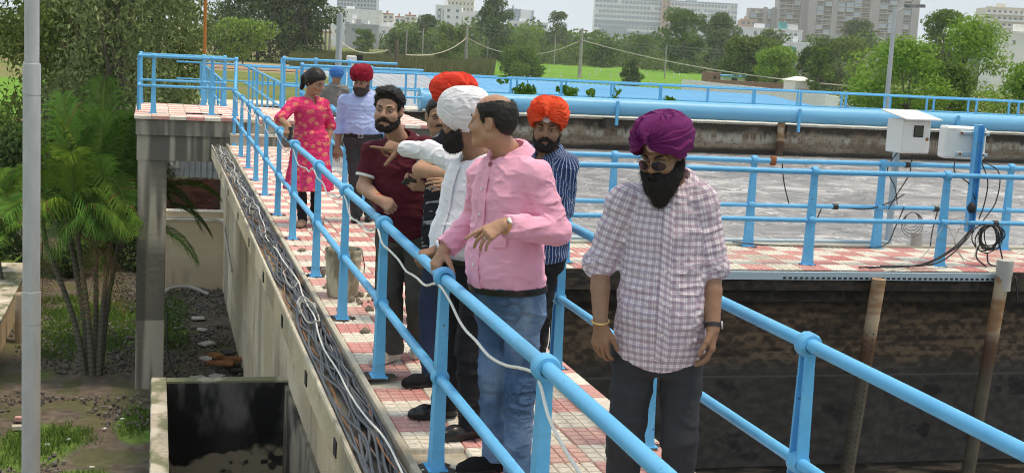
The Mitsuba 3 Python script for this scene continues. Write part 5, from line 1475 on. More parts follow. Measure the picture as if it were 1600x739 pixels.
def turban_mesh(rx=.122, ry=.140, rz=.108, cz=.072, cy=-.012, pleats=9, amp=.0075, apex=.070, side=-.012, back=-.050, front=.020, lop=0.0, na=220, nu=84, seed=0, vw=.48, pw=.82, rough=.005):
    az = np.linspace(0, 2 * np.pi, na, endpoint=False)           # 0 = front
    azs = (az + np.pi) % (2 * np.pi) - np.pi
    aa = np.abs(azs)
    zr = np.interp(aa, [0, vw * .5, vw * 1.6, 1.05, 1.6, 2.3, np.pi], [apex, apex - .030, front + .012, front - .018, side, back, back])
    ur = np.arccos(np.clip((zr - cz) / rz, -1, 1))
    t = np.linspace(0.0, 1, nu)
    u = t[:, None] * ur[None]
    # fuller at mid height than an ellipsoid
    sn = np.sin(u) ** pw
    x = rx * sn * np.sin(azs); y = ry * sn * np.cos(azs); z = rz * np.cos(u) + 0 * azs
    # pleats fan out from the point of the V over the forehead
    side_ = np.where(azs >= 0, 1.0, -1.0)
    ux = np.abs(azs)[None] * .115 * np.sin(np.maximum(u, .35)) + .004
    al = np.arctan2((cz + z) - (apex + .004), ux)
    wob = .42 * (meshkit.noise(np.stack([azs * 2.0 + 0 * u, u * 2, 0 * u + seed], -1)) - .5)
    ph = (al + 1.3 + wob) / (2.75 / pleats) + np.where(side_ > 0, .37, 0.0)
    fr = ph - np.floor(ph)
    saw = np.where(fr < .86, fr / .86, (1 - fr) / .14)
    fade = np.clip(ux / .02, .15, 1) * np.clip(u / .25, 0, 1)
    pv = meshkit.noise(np.stack([np.floor(ph) * 7.7 + .5, side_ * 3.3 + 0 * u, 0 * u + seed], -1))
    dsp = amp * (.35 + 1.3 * pv) * (saw - .5) * fade + rough * (meshkit.fbm(np.stack([x, y, z], -1) * 16, 3, seed) - .5)
    dsp = dsp + np.where(side_ > 0, .004, 0) * np.exp(-(azs / .9) ** 2) * np.clip(u, 0, 1)      # one side laid over the other
    # dip at the top front where both sides meet
    dsp = dsp - .012 * np.exp(-(azs / .16) ** 2)[None] * np.clip((u - .3) * 2, 0, 1) * np.clip((1.35 - u) * 2, 0, 1)
    N = np.stack([x / rx ** 2, y / ry ** 2, z / rz ** 2], -1); N /= np.linalg.norm(N, axis=-1, keepdims=True)
    P = np.stack([x + lop * z, y + cy, z + cz], -1) + N * dsp[..., None]
    # rolled rim and an inner wall so that it has thickness
    inn = P[-1] * [.80, .80, 1] + [0, cy * .2, .012]
    P = np.concatenate([P, (P[-1] * [.965, .965, 1] + [0, 0, -.004])[None], inn[None], (inn * [.9, .9, 1] + [0, 0, .03])[None]])
    nr = len(P); v = P.reshape(-1, 3)
    i = np.arange(nr - 1)[:, None] * na; j = np.arange(na)[None]; k = (j + 1) % na
    f = np.concatenate([np.stack([i + j, i + na + j, i + na + k], -1).reshape(-1, 3), np.stack([i + j, i + na + k, i + k], -1).reshape(-1, 3)])
    f = f[:, ::-1]
    return trimesh.Trimesh(v, f, process=False)


# ---- hands
FING = ((.029, (.043, .027, .021), .0088), (.0095, (.048, .031, .022), .0090), (-.0105, (.044, .028, .021), .0086), (-.029, (.034, .021, .018), .0076))


def hand_parts(w, d, n, side, pose, s=1.0):
    """bones of a hand: w wrist, d to the knuckles, n out of the back of the hand"""
    d = unit(d); n = unit(np.asarray(n) - d * np.dot(n, d)); x = np.cross(n, d) * (1 if side == 'R' else -1)
    w = np.asarray(w, float)
    palm, fing = [], []
    for k, (off, ln, r) in enumerate(FING):
        c1, c2, c3, sp = pose[k]
        a = w + x * off * .45 * s + d * .012 * s
        m = w + (x * off + d * (.086 - abs(off) * .25) + n * (.004 if k in (1, 2) else 0)) * s
        palm.append((a, m, .0135 * s, .0115 * s))
        p, ang = m, 0.0
        for L, c in zip(ln, (c1, c2, c3)):
            ang += c
            dd = d * math.cos(ang) - n * math.sin(ang) + x * sp
            q = p + unit(dd) * L * s
            fing.append((k, p, q, r * s, r * .90 * s)); p = q; r *= .92
    tb = w + (x * .024 + d * .022 - n * .006) * s
    sp_, c1, c2 = pose[4]
    t0 = unit(d * math.cos(sp_) + x * math.sin(sp_) - n * .35)
    m = tb + t0 * .040 * s
    palm.append((tb - t0 * .008, m, .0165 * s, .0130 * s))
    t1 = unit(t0 - x * c1 * .8 - n * c1 * .4 + d * .1); q = m + t1 * .033 * s
    t2 = unit(t1 - x * c2 * .8 - n * c2 * .3); e = q + t2 * .027 * s
    fing += [(9, m, q, .0118 * s, .0105 * s), (9, q, e, .0104 * s, .0085 * s)]
    palm.append((w - d * .02 * s, w + d * .03 * s, .021 * s, .021 * s))
    return palm, fing, x


POSE = {'relax': ((.35, .45, .3, .02), (.4, .5, .35, 0), (.45, .55, .4, -.02), (.5, .55, .4, -.04), (.55, .25, .2)),
        'grip': ((.75, 1.0, .7, .03), (.8, 1.05, .7, 0), (.85, 1.05, .7, -.02), (.9, 1.0, .7, -.04), (.7, .5, .4)),
        'rail': ((.15, .55, .4, .12), (.45, .7, .5, .03), (.6, .8, .6, -.03), (.7, .8, .6, -.1), (1.0, .1, .1)),
        'point': ((.02, .05, .05, .03), (.9, 1.1, .7, 0), (1.0, 1.2, .8, -.02), (1.05, 1.2, .8, -.04), (1.25, .1, .1)),
        'droop': ((.15, .2, .15, .10), (.75, .45, .25, .02), (.85, .5, .3, -.04), (.8, .5, .3, -.12), (.35, .3, .2)),
        'fist': ((1.1, 1.25, .8, .02), (1.15, 1.3, .8, 0), (1.15, 1.3, .8, -.01), (1.2, 1.25, .8, -.03), (.5, .8, .6)),
        'hold': ((.55, .8, .5, .05), (.6, .8, .5, 0), (.65, .8, .5, -.03), (.7, .8, .5, -.05), (.6, .2, .2))}


def hand_sdf(parts):
    palm, fing, _ = parts

    def f(p):
        d = None
        for a, b, ra, rb in palm:
            e = rc(p, a, b, ra, rb); d = e if d is None else smin(d, e, .014)
        ks = {}
        for k, a, b, ra, rb in fing:
            e = rc(p, a, b, ra, rb)
            ks[k] = e if k not in ks else smin(ks[k], e, .003)
        for k, e in ks.items():
            d = smin(d, e, .006)
        return d
    return f


# ---- clothed body
TT = np.array([-.16, 0, .14, .32, .52, .72, .86, .95, 1.04])
TA = np.array([.165, .174, .168, .160, .162, .166, .145, .098, .055])
TB = np.array([.112, .122, .120, .116, .118, .114, .098, .078, .055])
FA = np.array([.180, .188, .160, .140, .150, .158, .140, .090, .050])
FB = np.array([.118, .130, .112, .100, .116, .122, .092, .070, .050])


class Body:
    def __init__(s, J, w=1.0, depth=1.0, belly=0.0, fem=False, sc=1.0, narrow=.92):
        J = {k: np.asarray(v, float) for k, v in J.items()}
        J['nb'] = J['nb'] + [0, 0, .03]
        mid = (J['sR'] + J['sL']) / 2
        for q in ('sR', 'sL'):
            J[q] = mid + (J[q] - mid) * narrow - [0, 0, .018]
        s.J, s.w, s.dp, s.belly, s.sc = J, w * sc, depth * sc, belly, sc
        s.A, s.B = (FA, FB) if fem else (TA, TB)
        s.P0 = (J['hR'] + J['hL']) / 2; s.P1 = J['nb']
        s.ax = s.P1 - s.P0; s.L = np.linalg.norm(s.ax); s.ax /= s.L
        s.latS, s.latH = unit(J['sL'] - J['sR']), unit(J['hL'] - J['hR'])

    def frame(s, p):
        q = p - s.P0.astype(F32)
        t = (q @ s.ax.astype(F32)) / F32(s.L)
        c = np.clip(t, 0, 1)[:, None]
        lat = s.latH.astype(F32) * (1 - c) + s.latS.astype(F32) * c
        lat = lat - (lat @ s.ax.astype(F32))[:, None] * s.ax.astype(F32)
        lat /= np.linalg.norm(lat, axis=1, keepdims=True)
        fr = np.cross(lat, s.ax.astype(F32))
        q = q - (t * F32(s.L))[:, None] * s.ax.astype(F32)
        return t, (q * lat).sum(1), (q * fr).sum(1)

    def ab(s, t, inf):
        bl = s.belly * np.exp(-((t - .27) / .24) ** 2)
        a = np.interp(t, TT, s.A) * s.w + inf + bl * .35
        b = np.interp(t, TT, s.B) * s.dp + inf + bl * .55
        return a, b, bl * .6 + .02 * np.exp(-((t - .72) / .2) ** 2)

    def torso(s, p, inf=0.0, t0=-.16, t1=1.02):
        t, x, y = s.frame(p)
        a, b, o = s.ab(np.clip(t, t0, t1), inf)
        r = np.sqrt((x / a) ** 2 + ((y - o) / b) ** 2)
        d = (r - 1) * np.minimum(a, b) * .92
        e = np.maximum(t0 - t, t - t1) * s.L
        return smax(d, e.astype(F32), .02).astype(F32)

    def ring(s, t, inf, n=56):
        c = min(max(t, 0), 1)
        lat = unit(s.latH * (1 - c) + s.latS * c); lat = unit(lat - lat @ s.ax * s.ax); fr = np.cross(lat, s.ax)
        a, b, o = s.ab(np.array([t]), inf)
        an = np.arange(n) * 2 * np.pi / n
        return s.P0 + s.ax * t * s.L + (lat[None] * (a * np.cos(an))[:, None] + fr[None] * (b * np.sin(an) + o)[:, None])

    def front(s):
        return np.cross(s.latS, s.ax)


def strip(rings, closed=True):
    n = len(rings[0]); v = np.vstack(rings); f = []
    jj = np.arange(n if closed else n - 1); kk = (jj + 1) % n
    for i in range(len(rings) - 1):
        o = i * n
        f += [np.stack([o + jj, o + kk, o + n + kk], 1), np.stack([o + jj, o + n + kk, o + n + jj], 1)]
    return trimesh.Trimesh(v, np.vstack(f), process=False)


def wrinkle(p, amp, sx=9., sz=15., seed=0):
    n1 = meshkit.fbm(p * np.array([sx, sx, sz]) + seed * 7.3, 2, seed)
    r1 = 1 - np.abs(2 * n1 - 1)
    n2 = meshkit.noise(p * np.array([sx * .5, sx * .5, sz * .35]) + seed * 3.1, seed + 5)
    n3 = meshkit.noise(p * np.array([sx * 2.4, sx * 2.4, sz * 1.5]) + 5, seed + 2)
    r3 = (1 - np.abs(2 * n3 - 1)) ** 3
    return (amp * ((r1 ** 4 - .2) * (.25 + 1.2 * n2) + .22 * r3 * n2)).astype(F32)


def arm_folds(p, a, b, amp, freq=1.0):
    """rings of cloth folds round a bent sleeve, thickest near the elbow end b"""
    a, b = np.asarray(a, F32), np.asarray(b, F32); ab = b - a; L = float(np.linalg.norm(ab))
    t = ((p - a) @ ab) / F32(L * L)
    n = meshkit.noise(p * 9.0, 3)
    w = np.sin(t * L * 105 * freq + n * 9.0)
    return (amp * (np.abs(w) ** 1.6 * np.sign(w)) * np.clip(t * 1.6 - .35, 0, 1) * np.clip(1.25 - t, 0, 1) * np.clip(n * 2.2 - .5, 0, 1)).astype(F32)


def collar_mesh(B, c, ax, fr, r=.070, hgt=.034, flap=.050, gap=.30, spread=.040, drop=.030, n=60):
    """shirt collar: stands round the neck, folds over, points towards the front"""
    ax = unit(ax); fr = unit(np.asarray(fr) - ax * np.dot(fr, ax)); la = np.cross(ax, fr)
    th = np.linspace(gap, 2 * np.pi - gap, n)
    fz = np.exp(-(np.minimum(th, 2 * np.pi - th) - gap) / .5)       # 1 at the tips
    bk = (1 - np.cos(th)) / 2
    R = []
    for rad, h in ((r + .002, -.012 + 0 * th), (r + .002, hgt * (.75 + .25 * bk) - drop * fz), (r + .009, hgt * (.80 + .25 * bk) - drop * fz + .003), (r + .024 + spread * fz * .3, hgt * (.66 + .2 * bk) - drop * fz),
                   (r + .036 + spread * (.35 + .75 * fz), hgt * .75 - flap * (.75 + .75 * fz) - drop * fz), (r + .031 + spread * (.35 + .72 * fz), hgt * .75 - flap * (.75 + .75 * fz) - drop * fz - .001), (r + .012 + .2 * spread * fz, hgt * .6 - drop * fz)):
        pt = np.asarray(c) + (fr[None] * np.cos(th)[:, None] + la[None] * np.sin(th)[:, None]) * (rad + 0 * th)[:, None] * (1.0) + ax[None] * (h + 0 * th)[:, None]
        R.append(pt)
    m = strip(R, closed=False)
    m.metadata['edge'] = R[4]
    return m


def bbox(pts, m):
    pts = np.array(pts); return pts.min(0) - m, pts.max(0) + m


SKIN = {}


def skin_mat(name, c):
    c = np.array(c)
    return princ('skin_' + name, lambda p, n, uv: mix(tuple(map(float, c * .86)), tuple(map(float, c * 1.12)), fbm(p.x * 40, p.y * 40, p.z * 40, 3)), 0.48, 0.35)


def union(ms):
    try:
        man = []
        for m in ms:
            q = manifold3d.Manifold(manifold3d.Mesh(np.asarray(m.vertices, np.float32), np.asarray(m.faces, np.uint32)))
            if q.status() != manifold3d.Error.NoError or q.is_empty():
                raise ValueError
            man.append(q)
        u = man[0]
        for q in man[1:]:
            u = u + q
        me = u.to_mesh()
        return trimesh.Trimesh(me.vert_properties[:, :3], me.tri_verts, process=False)
    except Exception:
        return cat(ms)


def person(name, label, J, sc=1.04, fwd=(0, -1), pitch=0., roll=0., skin=(.30, .17, .105), w=1., depth=1., belly=0., fem=False, q=1.0,
           hands=None, sleeve=('full', 'full'), shirt='mat_vc', trouser='mat_vc', shoe='mat_dark', toe=None, tuck=True, hem=-.10, infl=.016, wr=.010, bald=None,
           shirt_uv=False, top=None, leg_r=(.090, .068, .064), kurta=None, fat=.0, gap=.3, collar=True, seed=0, shirt_name='shirt', gender='man', arm=1.0, vneck=.125, trim=None):
    """J: world joints. Returns what later details need."""
    k = thing('person', label, 'person')
    B = Body(J, w, depth, belly, fem, sc); J = B.J
    H = Head(J, fwd, pitch, roll, sc)
    sm = skin_mat(name, skin)
    neck0 = J['nb'] - B.ax * .05; neck1 = H.W([0, -.022, -.055])
    nr = (.056 if not fem else .046) * sc

    def f_head(p):
        d = face_sdf(H.loc(p), fat=fat) * F32(sc)
        return smin(d, rc(p, neck0, neck1, nr * 1.08, nr), .03)
    lo, hi = bbox([J['hd'] + [.02, 0, 0], J['nb']], .17)
    hi[2] = J['hd'][2] + .14; lo[2] = J['nb'][2] - .10
    pieces = [surf(f_head, lo, hi, .0034 * q)]
    # arms and hands
    rad = (.050, .041, .029) if not fem else (.043, .034, .024)
    rad = [r_ * sc * (1 + fat * 4) * arm for r_ in rad]
    hx = {}
    for sd in 'RL':
        S_, E_, W_ = J['s' + sd], J['e' + sd], J['w' + sd]
        if J['a' + sd][2] < .3:
            J['a' + sd][2] = .085 * sc + .003
        hd_ = (hands or {}).get(sd) or dict(d=W_ - E_, n=np.cross(W_ - E_, B.latS) * (1 if sd == 'R' else 1), pose='relax')
        hp = hand_parts(W_, hd_['d'], hd_['n'], sd, POSE[hd_['pose']], sc * 1.02)
        hs = hand_sdf(hp); hx[sd] = hp

        def f_arm(p, S_=S_, E_=E_, W_=W_, hs=hs):
            d = rc(p, S_, E_, rad[0], rad[1])
            d = smin(d, smin(rc(p, E_, E_ * .6 + W_ * .4, rad[1], rad[1] * .98), rc(p, E_ * .6 + W_ * .4, W_, rad[1] * .98, rad[2]), .01), .02)
            return smin(d, hs(p), .012)
        tips = [b for _, a, b, _, _ in hp[1]]
        lo, hi = bbox([S_, E_, W_] + tips, .065)
        pieces.append(surf(f_arm, lo, hi, .0040 * q))
    # torso and legs under the clothes

    def f_core(p):
        d = B.torso(p, -.007, t0=-.03, t1=.95)
        for sd in 'RL':
            d = smin(d, rc(p, J['h' + sd], J['k' + sd], .060 * sc, .048 * sc), .03)
            d = smin(d, rc(p, J['k' + sd], J['a' + sd], .050 * sc, .036 * sc), .02)
            d = smin(d, rc(p, J['nb'] - B.ax * .09, J['s' + sd], .036 * sc, .042 * sc), .02)
        return smin(d, rc(p, neck0, J['nb'], nr, nr * .9), .03)
    lo, hi = bbox([J['aR'], J['aL'], J['nb'], J['sR'], J['sL'], J['hR'], J['hL']], .26); lo[2] = min(J['aR'][2], J['aL'][2]) - .05
    pieces.append(surf(f_core, lo, hi, .016))
    part(k, 'body', S(union(pieces), sm, smooth=True))
    # ---- upper garment
    cuff = {}
    for i, sd in enumerate('RL'):
        S_, E_, W_ = J['s' + sd], J['e' + sd], J['w' + sd]
        st = sleeve[i]
        if st == 'full':
            cuff[sd] = (W_ * .93 + E_ * .07, unit(W_ - E_))
        elif st == 'short':
            cuff[sd] = (S_ * .28 + E_ * .72, unit(E_ - S_))
        else:
            cuff[sd] = (E_ * (1 - st) + W_ * st, unit(W_ - E_))
    sr = [r_ + infl * .8 for r_ in rad]

    def f_arms_only(p, full=True):
        dm = None
        for i, sd in enumerate('RL'):
            S_, E_, W_ = J['s' + sd], J['e' + sd], J['w' + sd]
            c, n_ = cuff[sd]
            e = ((p - c.astype(F32)) @ n_.astype(F32)).astype(F32)
            d = rc(p, S_, E_, sr[0] + .006, sr[1] + .008) - (arm_folds(p, S_, E_, .005 * wr / .01) if full else 0)
            if sleeve[i] == 'short':
                d = smax(d, e, .006)
            if sleeve[i] != 'short':
                d2 = rc(p, E_, W_, sr[1] + .006, sr[2] + .009) - (arm_folds(p, W_, E_, .005 * wr / .01) if full else 0)
                d = smin(d, smax(d2, e, .006), .025)
            dm = d if dm is None else np.minimum(dm, d)
        return dm

    def f_shirt(p, full=True):
        t, x, y = B.frame(p)
        d = B.torso(p, infl, t1=.955)
        for sd in 'RL':
            d = smin(d, rc(p, J['nb'] - B.ax * .075, J['s' + sd], .052 * sc, sr[0] + .006), .035)
        if kurta:
            d = smin(d, kurta(p), .05)
        d = smin(d, f_arms_only(p, full), .030)
        if full:
            d = d - wrinkle(p, wr, seed=seed)
        hm_ = hem + (.035 * np.cos(np.arctan2(y, x + 1e-6) * 2) if not tuck else 0)
        d = smax(d, ((hm_ - t) * B.L).astype(F32), .006) if not kurta else d
        d = smax(d, -rc(p, J['nb'] - B.ax * .045, neck1, nr + .004, nr + .014), .008)
        if vneck:
            fr_ = B.front()
            d = smax(d, -rc(p, J['nb'] + fr_ * .05, J['nb'] - B.ax * vneck + fr_ * .135, .044, .010), .006)
        return d
    lo, hi = bbox([J[i + sd] for i in 'sewh' for sd in 'RL'] + [J['nb']], .17)
    lo[2] = min(lo[2], (B.P0 + B.ax * hem * B.L)[2] - .06)
    if kurta:
        lo[2] = .34
    if kurta:
        lo -= [.1, .1, 0]; hi += [.1, .1, 0]
    hi[2] = J['nb'][2] + .08
    ms = surf(f_shirt, lo, hi, .0068 * q, margin=.025)
    uv = None
    if shirt_uv:
        v = np.asarray(ms.vertices, F32)
        t, x, y = B.frame(v)
        u_ = np.arctan2(x, y) * .165; w_ = t * B.L
        best = np.abs(B.torso(v, infl)) + .012
        for sd in 'RL':
            for a, b, r_ in ((J['s' + sd], J['e' + sd], .055), (J['e' + sd], J['w' + sd], .05)):
                ab = unit(b - a); dd = np.abs(rc(v, a, b, sr[0] + .01, sr[1] + .01))
                q_ = v - a; al = q_ @ ab
                rf = unit(B.front() - ab * (B.front() @ ab)); rl = np.cross(ab, rf)
                an = np.arctan2(q_ @ rl, q_ @ rf)
                use = dd < best
                best = np.where(use, dd, best); u_ = np.where(use, an * r_, u_); w_ = np.where(use, al if (a is J['s' + sd] or np.allclose(a, J['s' + sd])) else al + np.linalg.norm(J['e' + sd] - J['s' + sd]), w_)
        uv = np.stack([u_, w_], 1)
    sk = part(k, shirt_name, S(ms, shirt, smooth=True, **({'uv': uv} if uv is not None else {})))
    if collar:
        c = J['nb'] - B.ax * .012
        cm = collar_mesh(B, c, unit(B.ax * .6 + unit(neck1 - neck0) * .4), B.front(), r=nr + .015, gap=gap)
        kc_ = part(k + '__' + shirt_name, 'collar', S(cm, shirt if not shirt_uv else shirt + '_3d', smooth=40))
        if trim:
            part(k + '__' + shirt_name, 'collar_trim', S(tube(cm.metadata['edge'] + B.ax * .004 + 0, .0035, 6), trim, smooth=True))
    # ---- trousers
    tb = .13 if tuck else .02

    def f_tr(p):
        t, x, y = B.frame(p)
        d = B.torso(p, .010 if tuck else .004)
        d = smax(d, ((t - tb) * B.L).astype(F32), .004)
        d = smax(d, ((-.12 - t) * B.L).astype(F32), .03)
        g = None
        for sd in 'RL':
            l = smin(rc(p, J['h' + sd] + [0, 0, -.01], J['k' + sd], leg_r[0] * sc, leg_r[1] * sc), rc(p, J['k' + sd], J['a' + sd] - [0, 0, .03], leg_r[1] * sc, leg_r[2] * sc), .02)
            g = l if g is None else smin(g, l, .012)
        zk = p[:, 2]; nz = meshkit.noise(p * 7., seed + 4)
        fold = .006 * np.sin(zk * 85 + nz * 8) * (np.exp(-((zk - .16) / .10) ** 2) + .6 * np.exp(-((zk - J['kR'][2]) / .10) ** 2)) * nz
        d = smin(d, g, .05) - wrinkle(p * np.array([1, 1, .75], F32), .012, 7, 12, seed + 9) - fold.astype(F32)
        return smax(d, (min(J['aR'][2], J['aL'][2]) - .035 - p[:, 2]).astype(F32), .005)
    lo, hi = bbox([J[i + sd] for i in 'hka' for sd in 'RL'], .21); hi[2] = (B.P0 + B.ax * tb * B.L)[2] + .06
    lo[2] = min(J['aR'][2], J['aL'][2]) - .06
    part(k, 'trousers', S(surf(f_tr, lo, hi, .0085 * q), trouser, smooth=True))
    # ---- shoes
    for sd in 'RL':
        a = J['a' + sd]; dr_ = unit(np.r_[(toe or {}).get(sd, B.front()[:2]), 0]); gz = a[2] - .085 * sc

        def f_sh(p, a=a, dr_=dr_, gz=gz):
            h_ = np.r_[a[:2], gz + .038] - dr_ * .035; b_ = h_ + dr_ * .155 + [0, 0, -.006]; t_ = h_ + dr_ * .215 + [0, 0, -.010]
            d = smin(rc(p, h_, b_, .040, .044), rc(p, b_, t_, .044, .032), .02)
            d = smin(d, rc(p, a + [0, 0, .01], h_ + dr_ * .03, .040, .042), .03)
            return smax(smax(d, (gz + .004 - p[:, 2]).astype(F32), .004), (p[:, 2] - (gz + .125)).astype(F32), .01)

        def f_sole(p, a=a, dr_=dr_, gz=gz):
            h_ = np.r_[a[:2], gz + .03] - dr_ * .035; b_ = h_ + dr_ * .155; t_ = h_ + dr_ * .218
            d = smin(rc(p, h_, b_, .043, .047), rc(p, b_, t_, .047, .034), .02)
            return smax(smax(d, (gz - p[:, 2]).astype(F32), .002), (p[:, 2] - (gz + .020)).astype(F32), .002)
        e = np.r_[a[:2], gz + .05]
        lo, hi = bbox([e - dr_ * .09, e + dr_ * .26], .07); lo[2] = gz - .02; hi[2] = gz + .16
        s1 = part(k, 'shoe', S(surf(f_sh, lo, hi, .0065 * q), shoe[0] if isinstance(shoe, tuple) else shoe, smooth=True))
        part(s1, 'sole', S(surf(f_sole, lo, hi, .0065 * q), shoe[1] if isinstance(shoe, tuple) else 'mat_dark', smooth=40))
    return dict(k=k, B=B, H=H, J=J, cuff=cuff, hx=hx, rad=rad, sr=sr, sc=sc, nr=nr, q=q, neck=(neck0, neck1))


def belt(P, m='mat_dark', t0=.07, t1=.125, inf=.026, buckle=True):
    B = P['B']
    rings = [B.ring(t0, inf - .006), B.ring(t0, inf), B.ring(t1, inf), B.ring(t1, inf - .006)]
    kb = part(P['k'], 'belt', S(strip(rings), m, smooth=30))
    if buckle:
        c = B.ring((t0 + t1) / 2, inf + .004)[14]
        fr, la, ax = unit(np.cross(B.latH, B.ax)), B.latH, B.ax
        m4 = np.eye(4); m4[:3, :3] = np.stack([la, fr, ax], 1); m4[:3, 3] = c
        part(kb, 'buckle', S(xf(cat([box(-.026, .026, -.004, .004, .013, .019), box(-.026, .026, -.004, .004, -.019, -.013), box(-.026, -.02, -.004, .004, -.013, .013), box(.02, .026, -.004, .004, -.013, .013)]), m4), 'mat_steel'))


def buttons(P, ts=(.30, .44, .58, .72, .86), inf=.022, m='mat_white_panel'):
    B = P['B']
    for t in ts:
        c = B.ring(t, inf)[14]; fr = unit(np.cross(B.latS, B.ax))
        part(P['k'] + '__shirt', 'button', S(tube([c, c + fr * .004], .0062, 10), m))


def placket(P, t0, t1, inf, m):
    B = P['B']
    L_, R_ = [], []
    for t in np.linspace(t0, t1, 14):
        r_ = B.ring(t, inf, 112)
        L_.append(r_[26]); R_.append(r_[30])
    a = np.array(L_); b = np.array(R_); fr = unit(np.cross(B.latS, B.ax))
    mid = (a + b) / 2
    rings = [np.vstack([x_]) for x_ in (a - fr * .006, a + fr * .001, b + fr * .001, b - fr * .006)]
    part(P['k'] + '__shirt', 'placket', S(strip([np.array(x_) for x_ in rings], closed=False), m, smooth=40))


def ring_at(c, ax, r, rr, m, P, nm, n=28, flat=1.0):
    ax = unit(ax); u = unit(np.cross(ax, [.3, .5, .8])); v = np.cross(ax, u); a = np.linspace(0, 2 * np.pi, n)
    return part(P['k'], nm, S(tube(np.asarray(c) + (u[None] * np.cos(a)[:, None] + v[None] * np.sin(a)[:, None]) * r, rr, 8), m, smooth=60))


def watch(P, sd, strap, face, back=.012):
    J = P['J']; W_, E_ = J['w' + sd], J['e' + sd]; ax = unit(W_ - E_); c = W_ - ax * back
    n = unit(np.asarray(P['hand_n'][sd]) - ax * np.dot(P['hand_n'][sd], ax)); l = np.cross(ax, n)
    a = np.arange(26) * 2 * np.pi / 26; r_ = P['rad'][2] + .004
    R = [c + ax * h + (n[None] * np.cos(a)[:, None] + l[None] * np.sin(a)[:, None]) * (r_ + d_) for h, d_ in ((-.009, -.003), (-.008, .002), (.008, .002), (.009, -.003))]
    kw = part(P['k'], 'watch', S(strip(R), strap, smooth=30))
    part(kw, 'dial', S(tube([c + n * (r_ + .001), c + n * (r_ + .008)], .0165, 18), face, smooth=30))


def strands(m, n, flow, ln, w, seed, lift=.35, jit=.4):
    """loose hairs standing out of a hair or beard mesh"""
    r = np.random.default_rng(seed)
    v, f = np.asarray(m.vertices), np.asarray(m.faces)
    cr = np.cross(v[f[:, 1]] - v[f[:, 0]], v[f[:, 2]] - v[f[:, 0]]); ar = np.linalg.norm(cr, axis=1)
    k = r.choice(len(f), n, p=ar / ar.sum()); a, b = r.random(n), r.random(n)
    x = a + b > 1; a[x], b[x] = 1 - a[x], 1 - b[x]
    q = v[f[k, 0]] + (v[f[k, 1]] - v[f[k, 0]]) * a[:, None] + (v[f[k, 2]] - v[f[k, 0]]) * b[:, None]
    nn = cr[k] / (ar[k][:, None] + 1e-12)
    d = np.asarray(flow)[None] - nn * (nn @ np.asarray(flow))[:, None] + nn * lift + r.normal(size=(n, 3)) * jit
    d /= np.linalg.norm(d, axis=1, keepdims=True)
    s_ = np.cross(d, nn); s_ /= np.linalg.norm(s_, axis=1, keepdims=True) + 1e-9
    L = ln * r.uniform(.5, 1.4, n)[:, None]
    P = np.stack([q - s_ * w, q + s_ * w, q + d * L], 1).reshape(-1, 3)
    return cat([m, trimesh.Trimesh(P, np.arange(3 * n).reshape(-1, 3), process=False)])


# ---- hair, beards, eyes, turbans: head-frame meshes turned into the world
def beard(P, color, ln=.0, thick=.012, full=True, q=1.0, wid=1.0, seed=0, low=-.028):
    H, sc = P['H'], P['sc']

    def f(p):
        z, y, ax = p[:, 2], p[:, 1], np.abs(p[:, 0])
        cl = low + .004 - .42 * np.clip(y - .012, 0, .09) + .55 * np.clip(.02 - y, 0, .03)
        d = face_sdf(p) - (thick * np.clip((cl - z) / .035, .12, 1)).astype(F32)
        # cheek line runs from the ear down to the corner of the mouth
        line = z - cl
        mouth = -ell(np.stack([ax, y, z], 1), (0, .100, -.061), (.021, .030, .0095))
        d = smax(smax(d, line.astype(F32), .010), mouth, .006)
        d = smax(d, (-.020 - y).astype(F32), .012)
        if ln:
            d = smin(d, rc(p, (0, .055, -.085), (0, .066, -.095 - ln), .056 * wid, .034 * wid), .045)
            d = smin(d, rc(np.stack([ax, y, z], 1), (.045, .03, -.07), (.025, .055, -.08 - ln * .6), .034 * wid, .03 * wid), .03)
            d = smax(d, mouth, .006)
        mo = rc(np.stack([ax, y, z], 1), (.002, .1015, -.0475), (.034, .080, -.062), .0085 + thick * .25, .009)
        d = smin(d, mo, .008)
        n = meshkit.fbm(np.stack([p[:, 0] * 75, p[:, 1] * 75, p[:, 2] * 22], 1), 3, seed)
        return (d - (n - .5) * (.012 + .02 * ln)).astype(F32)
    m = surf(f, (-.12, -.06, -.13 - ln - .06), (.12, .15, .04), .0032 * q)
    m = strands(m, 7000 if ln > .04 else 3500, (0, .15, -1), .014 + .06 * ln, .0009 * max(1, q * .9), seed)
    part(P['k'], 'beard', S(H.mesh(m), color, smooth=True))


def moustache(P, color, q=1.0):
    H = P['H']

    def f(p):
        s = np.stack([np.abs(p[:, 0]), p[:, 1], p[:, 2]], 1)
        return rc(s, (.002, .1015, -.0475), (.030, .084, -.057), .0075, .005) - ((meshkit.noise(p * 90.) - .5) * .005).astype(F32)
    part(P['k'], 'moustache', S(H.mesh(surf(f, (-.06, .05, -.08), (.06, .13, -.03), .003 * q)), color, smooth=True))


def lips(P, c):
    H = P['H']; ico = trimesh.creation.icosphere(2, 1.0)
    m = cat([trimesh.Trimesh(ico.vertices * r_ + o, ico.faces) for r_, o in (([.0225, .0132, .0058], [0, .0862, -.0560]), ([.0190, .0124, .0064], [0, .0850, -.0668]))])
    part(P['k'], 'lips', S(H.mesh(m), princ('lips_' + P['k'], c, .5, .3), smooth=True))


